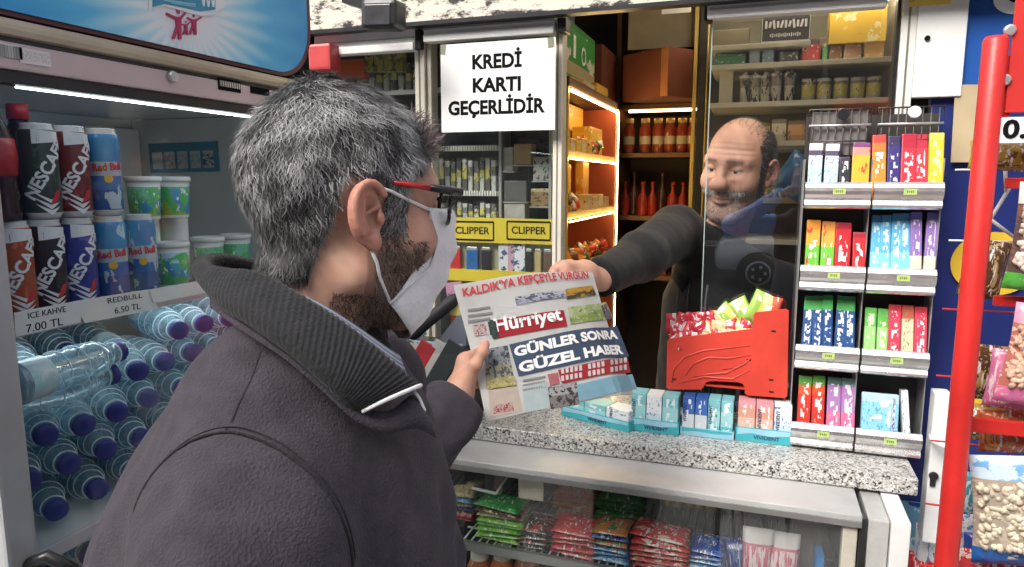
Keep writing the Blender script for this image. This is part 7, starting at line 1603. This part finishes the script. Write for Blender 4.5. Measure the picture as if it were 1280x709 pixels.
for k in range(NC + 1):
    a, b = pi_[k], po_[k]; mid = (a + b) / 2; w = (b - a); tang = (pi_[min(k + 1, NC)] - pi_[max(k - 1, 0)]).normalized(); nrm_ = tang.cross(w).normalized()
    ctr = Vector((CB[0], CB[1], mid.z))
    if nrm_.dot(mid - ctr + Vector((0, 0, .08))) < 0: nrm_ = -nrm_
    rib = .0007 * math.sin(k * 2 * math.pi / 4.0); row = []
    prof_ = [(0, -.006), (-.06, .002), (.0, .010), (.12, .0125), (.3, .0135), (.5, .0135), (.7, .0125), (.86, .010), (.97, .005), (1.02, -.002), (.97, -.010), (.6, -.010), (.25, -.010)]
    for q_, (u, h) in enumerate(prof_): row.append(g.verts.new(a + w * u + nrm_ * (h + (rib if 1 < q_ < 9 else 0))))
    rows_.append(row)
for a, b in zip(rows_, rows_[1:]):
    for i in range(len(a)): f = g.faces.new((a[i], a[(i + 1) % len(a)], b[(i + 1) % len(a)], b[i])); f.smooth = True
g.faces.new(rows_[0]); g.faces.new(rows_[-1][::-1]); endrow = [v.co.copy() for v in rows_[-1]]
bmesh.ops.recalc_face_normals(g, faces=list(g.faces))
kc = obj('knit_collar', g, cloth('charcoal_knit', (.019, .019, .021), 260, .5), cust, world=True)
g = nb(); tube(g, [endrow[i] + (pi_[-1] - pi_[-3]).normalized() * .001 for i in (1, 2, 3, 4, 5, 6, 7, 8, 9)], .0019, 8); obj('white_piping', g, mat('white_piping_cloth', (.72, .72, .72), .8), kc, world=True)
# collar stand under the knit: the coat's folded lapel edge
LOW = [(262, 384, .640), (300, 412, .606), (356, 449, .585), (404, 490, .578), (440, 523, .580), (480, 541, .590), (520, 536, .606), (545, 548, .62)]
UPP = [(262, 372, .650), (306, 398, .615), (362, 434, .592), (410, 474, .585), (446, 505, .588), (484, 514, .596), (516, 494, .62), (536, 512, .63)]
pl_, pu_ = spl(LOW, 60), spl(UPP, 60); g = nb(); rr_ = []
for a, b in zip(pl_, pu_):
    o = (a - CAMP).normalized() * -.006; rr_.append([g.verts.new(x) for x in (b, (a + b) / 2 + o, a + o * .6, a - o, (a + b) / 2 - o * .6)])
for a, b in zip(rr_, rr_[1:]):
    for i in range(5): g.faces.new((a[i], a[(i + 1) % 5], b[(i + 1) % 5], b[i])).smooth = True
bmesh.ops.recalc_face_normals(g, faces=list(g.faces)); obj('collar_stand', g, COATM, cust, world=True)
g = nb(); tube(g, [dep(x, y, t - .004) for x, y, t in ((516, 488, .622), (524, 498, .624), (530, 512, .626), (531, 524, .628))], .0017, 8); obj('white_piping', g, mat('white_piping_cloth', (.72, .72, .72), .8), cust, world=True)
# striped shirt collar
SHI = [(330, 346, .668), (372, 364, .650), (410, 384, .640), (450, 410, .642), (484, 434, .655), (500, 444, .672)]
SHO = [(330, 362, .645), (380, 384, .628), (428, 414, .618), (470, 446, .622), (500, 470, .636), (512, 478, .652)]
a_, b_ = spl(SHI, 40), spl(SHO, 40)
def stripes():
    m = bpy.data.materials.new('striped_shirting'); n, l, b = nodes(m); setc(b, .8); u = n.new('ShaderNodeAttribute'); u.attribute_name = 'tint'; l.new(u.outputs['Color'], b.inputs['Base Color']); return m
vv, ff, cc = [], [], []
nrow = 22
for k, (p, q) in enumerate(zip(a_, b_)):
    o = (p - CAMP).normalized() * -1
    for j in range(nrow): t = j / (nrow - 1); vv.append(p + (q - p) * t + o * .006 * math.sin(math.pi * t) - o * .004); s = (j % 4) in (0,); cc.append((.30, .33, .40) if (j // 2) % 2 else (.10, .12, .17))
for k in range(len(a_) - 1):
    for j in range(nrow - 1): ff.append((k * nrow + j, k * nrow + j + 1, (k + 1) * nrow + j + 1, (k + 1) * nrow + j))
obj('shirt_collar', grid_mesh('shirt_collar', [(np.array([tuple(x) for x in vv]), np.array(ff))], np.array(cc), 0), stripes(), cust, world=True)
# ------------------------------------------------------------------ the seller behind the counter
SC = dep(922, 214, 1.95); SM = frame_h(SC, 19.2 - 90 - 40, 8, -6) @ Matrix.Scale(1.10, 4)
sel = thing('person', 'balding man in a black jacket behind the counter reaching out to the newspaper', 'person', (SC.x, 2.2, .05))
SB = frame_h((onY(893, 300, 2.16).x, 2.16, 0), 19.2 - 90 - 30); Sw = lambda x, y, z: tuple(SB @ Vector((x, y, z)))
nl2 = tuple(SM.inverted() @ Vector(Sw(0, 0, 1.50)))
fn = lambda P: smin(head_sdf(P, nl2), sd_ell(np.stack([np.abs(P[:, 0]), P[:, 1], P[:, 2]], 1), (.006, .112, -.018), (.014, .014, .013)), .012) + .0010 * np.exp(-((P[:, 2] - .062) / .02) ** 2) * np.sin(P[:, 2] * 520 + 30 * P[:, 0] ** 2 * 20) * (P[:, 1] > .05) + .003 * np.exp(-((np.abs(P[:, 0]) - .026 - .25 * np.clip(-.02 - P[:, 2], 0, .05)) / .004) ** 2) * np.exp(-((P[:, 2] + .045) / .02) ** 2) * (P[:, 1] > .05) - .0025 * np.exp(-((P[:, 2] + .006) / .006) ** 2 - ((np.abs(P[:, 0]) - .032) / .012) ** 2) * (P[:, 1] > .05)
sv, sf = nets(fn, (-.115, -.135, -.22), (.115, .14, .15), .0032); sf = outward(sv, sf, fn)
st_ = skin_tint(sv, (.56, .31, .225), beard=((.34, .26, .23), .4))
s_h = lambda V: (V[:, 2] > -.05) & (V[:, 1] < .035) & (V[:, 2] < np.where(np.abs(V[:, 0]) > .03, .10, .06) - .5 * np.clip(V[:, 1] + .02, 0, 1)) & ~((V[:, 1] > -.03) & (V[:, 2] < .03) & (V[:, 1] < .012))
hp2_ = [(D(752, 350, 1.545), D(730, 342, 1.515), .026, .026), (D(732, 338, 1.515), D(706, 335, 1.475), .020, .014), (D(732, 344, 1.515), D(702, 345, 1.470), .020, .014), (D(734, 350, 1.515), D(712, 352, 1.478), .018, .013), (D(706, 335, 1.475), D(702, 346, 1.470), .013, .012)]
fi2 = [([D(702, 335, 1.472), D(692, 341, 1.452), D(690, 352, 1.440), D(693, 360, 1.438)], .0100, .0078), ([D(705, 340, 1.468), D(699, 350, 1.446), D(700, 359, 1.440), D(703, 365, 1.440)], .0102, .0080), ([D(712, 343, 1.470), D(708, 353, 1.450), D(710, 361, 1.444), D(713, 366, 1.444)], .0100, .0078), ([D(720, 346, 1.474), D(718, 355, 1.456), D(720, 361, 1.450), D(722, 365, 1.450)], .0090, .0070), ([D(726, 336, 1.51), D(712, 331, 1.50), D(700, 333, 1.49), D(692, 337, 1.486)], .0112, .0086)]
kv, kf = hand_mesh(hp2_, fi2)
SS = dep(846, 290, 1.98); SE = dep(800, 322, 1.72); SWr = dep(748, 348, 1.545); S2, S3 = Sw(-.20, -.04, 1.44), Sw(-.24, -.10, 1.15)
S4 = Sw(-.22, -.02, .92)
caps = [(Sw(0, 0, 1.42), Sw(0, 0, 1.0), .08, .09), (tuple(SS), S2, .035, .035), (tuple(SS), tuple(SE), .036, .032), (tuple(SE), tuple(SWr), .034, .027), (S2, S3, .042, .036), (S3, S4, .036, .028), (Sw(-.09, 0, .98), Sw(-.10, .01, .10), .075, .04), (Sw(.09, 0, .98), Sw(.10, .01, .10), .075, .04)]
bv, bf = body_shell(caps)
obj('body', grid_mesh('body', [(xf(SM, sv), sf), (xf(SM, EARV), EARF), (kv, kf), (bv, bf)], np.concatenate([st_, ear_tint((.45, .235, .165)), hand_tint(kv, [f[0][-1] for f in fi2]), np.tile(np.array((.5, .28, .2)), (len(bv), 1))]), 1), SKIN, sel, world=True)
p, nn = sample(sv, sf, 5000, s_h(sv)); d = np.tile((0, -.7, -.6), (len(p), 1)) + rng.normal(0, .35, (len(p), 3)); d -= nn * (d * nn).sum(1, keepdims=True); d /= np.linalg.norm(d, axis=1, keepdims=True)
H1 = strips(p, nn, d, rng.uniform(.012, .024, len(p)), rng.uniform(.0012, .0022, len(p)), rng.uniform(.003, .010, len(p)), np.clip(rng.normal(.05, .05, (len(p), 1)), .01, .3) * np.array((1, .92, .86)), .25)
q = sample(sv, sf, 260, (sv[:, 2] > -.047) & (sv[:, 2] < -.034) & (sv[:, 1] > .075)); d = np.tile((0, .2, -1.), (260, 1)) + rng.normal(0, .35, (260, 3)); d /= np.linalg.norm(d, axis=1, keepdims=True)
H2 = strips(q[0], q[1], d, rng.uniform(.006, .010, 260), rng.uniform(.0009, .0014, 260), rng.uniform(.001, .003, 260), np.clip(rng.normal(.30, .12, (260, 1)), .05, .6) * np.array((1, .97, .94)), .2, 2)
p, nn = sample(sv, sf, 1500, (sv[:, 2] > .075) & (sv[:, 1] < .045)); kp_ = rng.random(1500) < np.clip((.05 - p[:, 1]) / .09, .06, 1); p, nn = p[kp_], nn[kp_]; d = np.tile((0, -1., .0), (len(p), 1)) + rng.normal(0, .35, (len(p), 3)); d -= nn * (d * nn).sum(1, keepdims=True); d /= np.linalg.norm(d, axis=1, keepdims=True)
H4 = strips(p, nn, d, rng.uniform(.014, .026, len(p)), rng.uniform(.0004, .0009, len(p)), rng.uniform(.001, .004, len(p)), np.clip(rng.normal(.045, .04, (len(p), 1)), .01, .25) * np.array((1, .92, .86)), .25)
obj('hair', joined([(xf(SM, h[0]), h[1], h[2]) for h in (H1, H4)], 'hair'), HAIRM, sel, world=True)
mb = (sv[:, 2] < -.03 + .5 * np.clip(.045 - sv[:, 1], 0, .08)) & (sv[:, 1] > .012) & (sv[:, 2] > -.135) & ~((np.abs(sv[:, 0]) < .024) & (sv[:, 2] > -.068) & (sv[:, 2] < -.048))
q = sample(sv, sf, 2600, mb & ~((np.abs(sv[:, 0]) < .018) & (sv[:, 2] > -.034))); d = np.tile((0, .1, -1.), (2600, 1)) + rng.normal(0, .5, (2600, 3)); d -= q[1] * (d * q[1]).sum(1, keepdims=True); d /= np.linalg.norm(d, axis=1, keepdims=True)
H3 = strips(q[0], q[1], d, rng.uniform(.003, .007, 2600), rng.uniform(.0007, .0012, 2600), rng.uniform(.0005, .002, 2600), np.clip(rng.normal(.22, .14, (2600, 1)), .03, .6) * np.array((1, .95, .90)), .2, 2)
obj('beard', joined([(xf(SM, v), f, c) for v, f, c in (H2, H3)], 'beard'), HAIRM, sel, world=True)
def jacket(P):
    d = sd_cap(P, Sw(0, .0, 1.38), Sw(0, 0, .95), .145, .165); d = smin(d, sd_cap(P, tuple(SS), S2, .064), .06)
    d = smin(d, sd_cap(P, tuple(SS), Sw(0, -.01, 1.50), .06, .06), .05); d = smin(d, sd_cap(P, S2, Sw(0, -.01, 1.50), .06, .06), .05)
    a = smin(sd_cap(P, tuple(SS), tuple(SE), .070, .060), sd_cap(P, tuple(SE), tuple(SWr), .058, .042), .03); b = smin(sd_cap(P, S2, S3, .066, .058), sd_cap(P, S3, S4, .056, .044), .03)
    d = smin(d, smin(a, b, .02), .03)
    d = smin(d, sd_cap(P, Sw(.04, .06, 1.50), Sw(-.04, .06, 1.50), .035), .04)
    d = d + vnoise(P + .01 * np.stack([vnoise(P, 40, 41), vnoise(P, 40, 42), vnoise(P, 40, 43)], 1), 13, 21) * .0045 + vnoise(P, 90, 22) * .0012 + .0015 * np.sin(P @ np.array((60, 30, 95), np.float32) + 3 * vnoise(P, 14, 44)) * np.exp(-(np.linalg.norm(P - np.array(SE, np.float32), axis=1) / .07) ** 2)
    w = np.array(SWr, np.float32); ax = np.array(SWr - SE); ax /= np.linalg.norm(ax); near = np.linalg.norm(P - w, axis=1) < .10
    d = d + .004 * np.sin(P[:, 0] * 95 + 2.5 * vnoise(P, 9, 45)) * np.clip((1.42 - P[:, 2]) / .1, 0, 1)
    return smax(d, np.where(near, (P - w) @ ax.astype(np.float32), -1.), .005)
lo = np.minimum.reduce([np.array(x) for x in (SS, SE, SWr, S2, S3, S4, Sw(0, 0, .92))]) - .2; hi = np.maximum.reduce([np.array(x) for x in (SS, SE, SWr, S2, S3, S4, Sw(0, 0, 1.5))]) + .2; lo[2] = .8
v_, f_ = nets(jacket, lo, hi, .0085); f_ = outward(v_, f_, jacket)
JK = cloth('black_jacket', (.007, .007, .008), 300, .3, .7); jk = obj('jacket', grid_mesh('jacket', [(v_, f_)], None, 1), JK, sel, world=True)
def on_jacket(o, d, r1=.35):
    lo_, hi_ = 0., r1; o, d = np.array(o, float), np.array(d, float)
    for k in range(26):
        m_ = (lo_ + hi_) / 2
        if jacket(np.array([o + d * m_], np.float32))[0] < 0: lo_ = m_
        else: hi_ = m_
    return Vector(o + d * lo_)
for off, r_, m_ in ((-.012, .0035, mat('zip_grey', (.20, .20, .21), .4, .3)), (.022, .0030, mat('placket_black', (.012, .012, .013), .6)), (.045, .0022, mat('placket_black', (.012, .012, .013), .6))):
    g = nb(); tube(g, [on_jacket(Sw(off * 1.5, .0, z), (Sw(0, 1, 0)[0] - Sw(0, 0, 0)[0], Sw(0, 1, 0)[1] - Sw(0, 0, 0)[1], 0)) for z in np.linspace(1.46, 1.08, 24)], r_, 6); obj('jacket_zip', g, m_, jk, world=True)
for s in (-1, 1):   # turned down collar leaves
    P_ = [Sw(s * x, y, z) for x, y, z in ((.075, -.05, 1.565), (.085, .02, 1.555), (.060, .080, 1.525), (.030, .110, 1.480))]; Q_ = [Sw(s * x, y, z) for x, y, z in ((.105, -.06, 1.525), (.118, .02, 1.505), (.098, .095, 1.470), (.055, .130, 1.435))]
    g = nb(); rr_ = [[g.verts.new(Vector(a) + (Vector(b) - Vector(a)) * t + Vector((0, 0, .010 * math.sin(math.pi * t)))) for t in (0, .25, .5, .75, 1)] for a, b in zip(P_, Q_)]
    for a, b in zip(rr_, rr_[1:]):
        for i in range(4): g.faces.new((a[i], a[i + 1], b[i + 1], b[i])).smooth = True
    bmesh.ops.recalc_face_normals(g, faces=list(g.faces)); bmesh.ops.solidify(g, geom=list(g.faces), thickness=.006); obj('jacket_collar', g, JK, sel, world=True)
tr2 = [((-.09, 0, .98), (-.10, .01, .10), .095, .06), ((.09, 0, .98), (.10, .01, .10), .095, .06)]
v_, f_ = body_shell([(Sw(*a), Sw(*b), r, q) for a, b, r, q in tr2], .018); obj('trousers', grid_mesh('trousers', [(v_, f_)], None, 1), cloth('dark_trousers', (.03, .032, .045)), sel, world=True)
# ------------------------------------------------------------------ the photographer, seen only mirrored in the glass
pho = thing('person', 'photographer in a blue sleeved dark jacket mirrored in the sliding glass', 'person', (.26, -.30, 0))
PM = frame_h((.24, -.26, 1.74), 95, 0)
fn = lambda P: head_sdf(P, (0, -.03, -.22))
v1, f1 = nets(fn, (-.115, -.135, -.24), (.115, .14, .15), .006); f1 = outward(v1, f1, fn)
PE1, PH1, PS1 = (-.17, -.16, 1.47), (.10, -.145, 1.66), (.06, -.30, 1.47); PS2, PE2, PH2 = (.42, -.30, 1.47), (.50, -.16, 1.25), (.28, -.12, 1.66)
caps = [((.24, -.31, 1.45), (.24, -.31, 1.0), .12, .12), (PS1, PS2, .05, .05), (PS1, PE1, .044, .038), (PE1, PH1, .036, .028), (PS2, PE2, .044, .038), (PE2, PH2, .036, .028), ((.15, -.31, .98), (.14, -.31, .08), .08, .04), ((.33, -.31, .98), (.34, -.31, .08), .08, .04)]
bv, bf = body_shell(caps)
hands = []
for wst, sg in ((PH1, 1), (PH2, -1)):
    w = Vector(wst); k0 = w + Vector((.05 * sg, .035, .03)); fs = [([tuple(k0 + Vector((0, .0, .02 - .016 * i))), tuple(k0 + Vector((.022 * sg, .022, .022 - .016 * i))), tuple(k0 + Vector((.045 * sg, .012, .022 - .016 * i)))], .0098, .008) for i in range(4)] + [([tuple(w + Vector((.02 * sg, .0, .02))), tuple(w + Vector((.045 * sg, -.03, .03))), tuple(w + Vector((.07 * sg, -.035, .03)))], .0115, .009)]
    hands.append(hand_mesh([(tuple(w), tuple(k0), .024, .026), (tuple(w), tuple(k0 + Vector((0, 0, -.03))), .022, .018)], fs, .004))
allv = np.concatenate([xf(PM, v1)] + [h[0] for h in hands] + [bv])
obj('body', grid_mesh('body', [(xf(PM, v1), f1)] + hands + [(bv, bf)], np.tile(np.array((.46, .25, .18)), (len(allv), 1)), 1), SKIN, pho, world=True)
p, nn = sample(v1, f1, 3000, (v1[:, 2] > .03) & ((v1[:, 1] < .05) | (v1[:, 2] > .09))); d = np.tile((0, -.5, -.3), (3000, 1)) + rng.normal(0, .4, (3000, 3)); d /= np.linalg.norm(d, axis=1, keepdims=True)
H1 = strips(p, nn, d, rng.uniform(.02, .04, 3000), rng.uniform(.002, .004, 3000), rng.uniform(.006, .014, 3000), np.clip(rng.normal(.03, .02, (3000, 1)), .01, .2) * np.array((1, .8, .65)), .25)
obj('hair', joined([(xf(PM, H1[0]), H1[1], H1[2])], 'hair'), HAIRM, pho, world=True)
def pj(P):
    d = sd_cap(P, (.24, -.31, 1.40), (.24, -.31, .95), .15, .15); d = smin(d, sd_cap(P, PS1, PS2, .065), .06); d = smin(d, sd_cap(P, (.24, -.30, 1.42), (.24, -.29, 1.54), .085, .075), .05); return d + vnoise(P, 30, 31) * .005
v_, f_ = nets(pj, (-.1, -.55, .78), (.6, -.1, 1.66), .012); f_ = outward(v_, f_, pj); obj('jacket', grid_mesh('jacket', [(v_, f_)], None, 1), cloth('navy_vest', (.014, .020, .045), 300, .3), pho, world=True)
for nm_, (a, b, c) in (('sleeve', (PS1, PE1, PH1)), ('sleeve', (PS2, PE2, PH2))):
    sl_ = lambda P, a=a, b=b, c=c: smin(sd_cap(P, a, b, .072, .064), sd_cap(P, b, c, .062, .044), .03) + vnoise(P, 40, 33) * .005
    A = np.array((a, b, c)); v_, f_ = nets(sl_, A.min(0) - .1, A.max(0) + .1, .009); f_ = outward(v_, f_, sl_); obj(nm_, grid_mesh('sleeve', [(v_, f_)], None, 1), cloth('blue_sleeve', (.13, .30, .66), 300, .3), pho, world=True)
v_, f_ = body_shell([((.15, -.31, .98), (.14, -.31, .08), .10, .06), ((.33, -.31, .98), (.34, -.31, .08), .10, .06)], .018); obj('trousers', grid_mesh('trousers', [(v_, f_)], None, 1), cloth('dark_trousers', (.03, .032, .045)), pho, world=True)
cm = thing('camera', 'black camera held up by the photographer mirrored in the glass', 'camera', (.19, -.12, 1.66))
obj('camera_body', boxmesh((.13, .06, .085), .012), BLACKP, cm); obj('prism_hump', boxmesh((.05, .05, .03), .010, (0, 0, .055)), BLACKP, cm)
g = nb(); lathe(g, [(.036, 0), (.036, .02), (.033, .022), (.033, .05), (.036, .052), (.036, .065), (.03, .065)], 24, Matrix.Translation((0, .03, 0)) @ Matrix.Rotation(R(-90), 4, 'X')); ln_ = obj('lens', g, BLACKP, cm)
g = nb(); lathe(g, [(.029, .060), (.029, .0605)], 20, Matrix.Translation((0, .03, 0)) @ Matrix.Rotation(R(-90), 4, 'X')); obj('front_glass', g, GLD, ln_)
# he stands a step behind the place the picture was taken from
for o in (pho, cm): o.location += Vector((.02, -.70, -.03 if o is cm else 0))
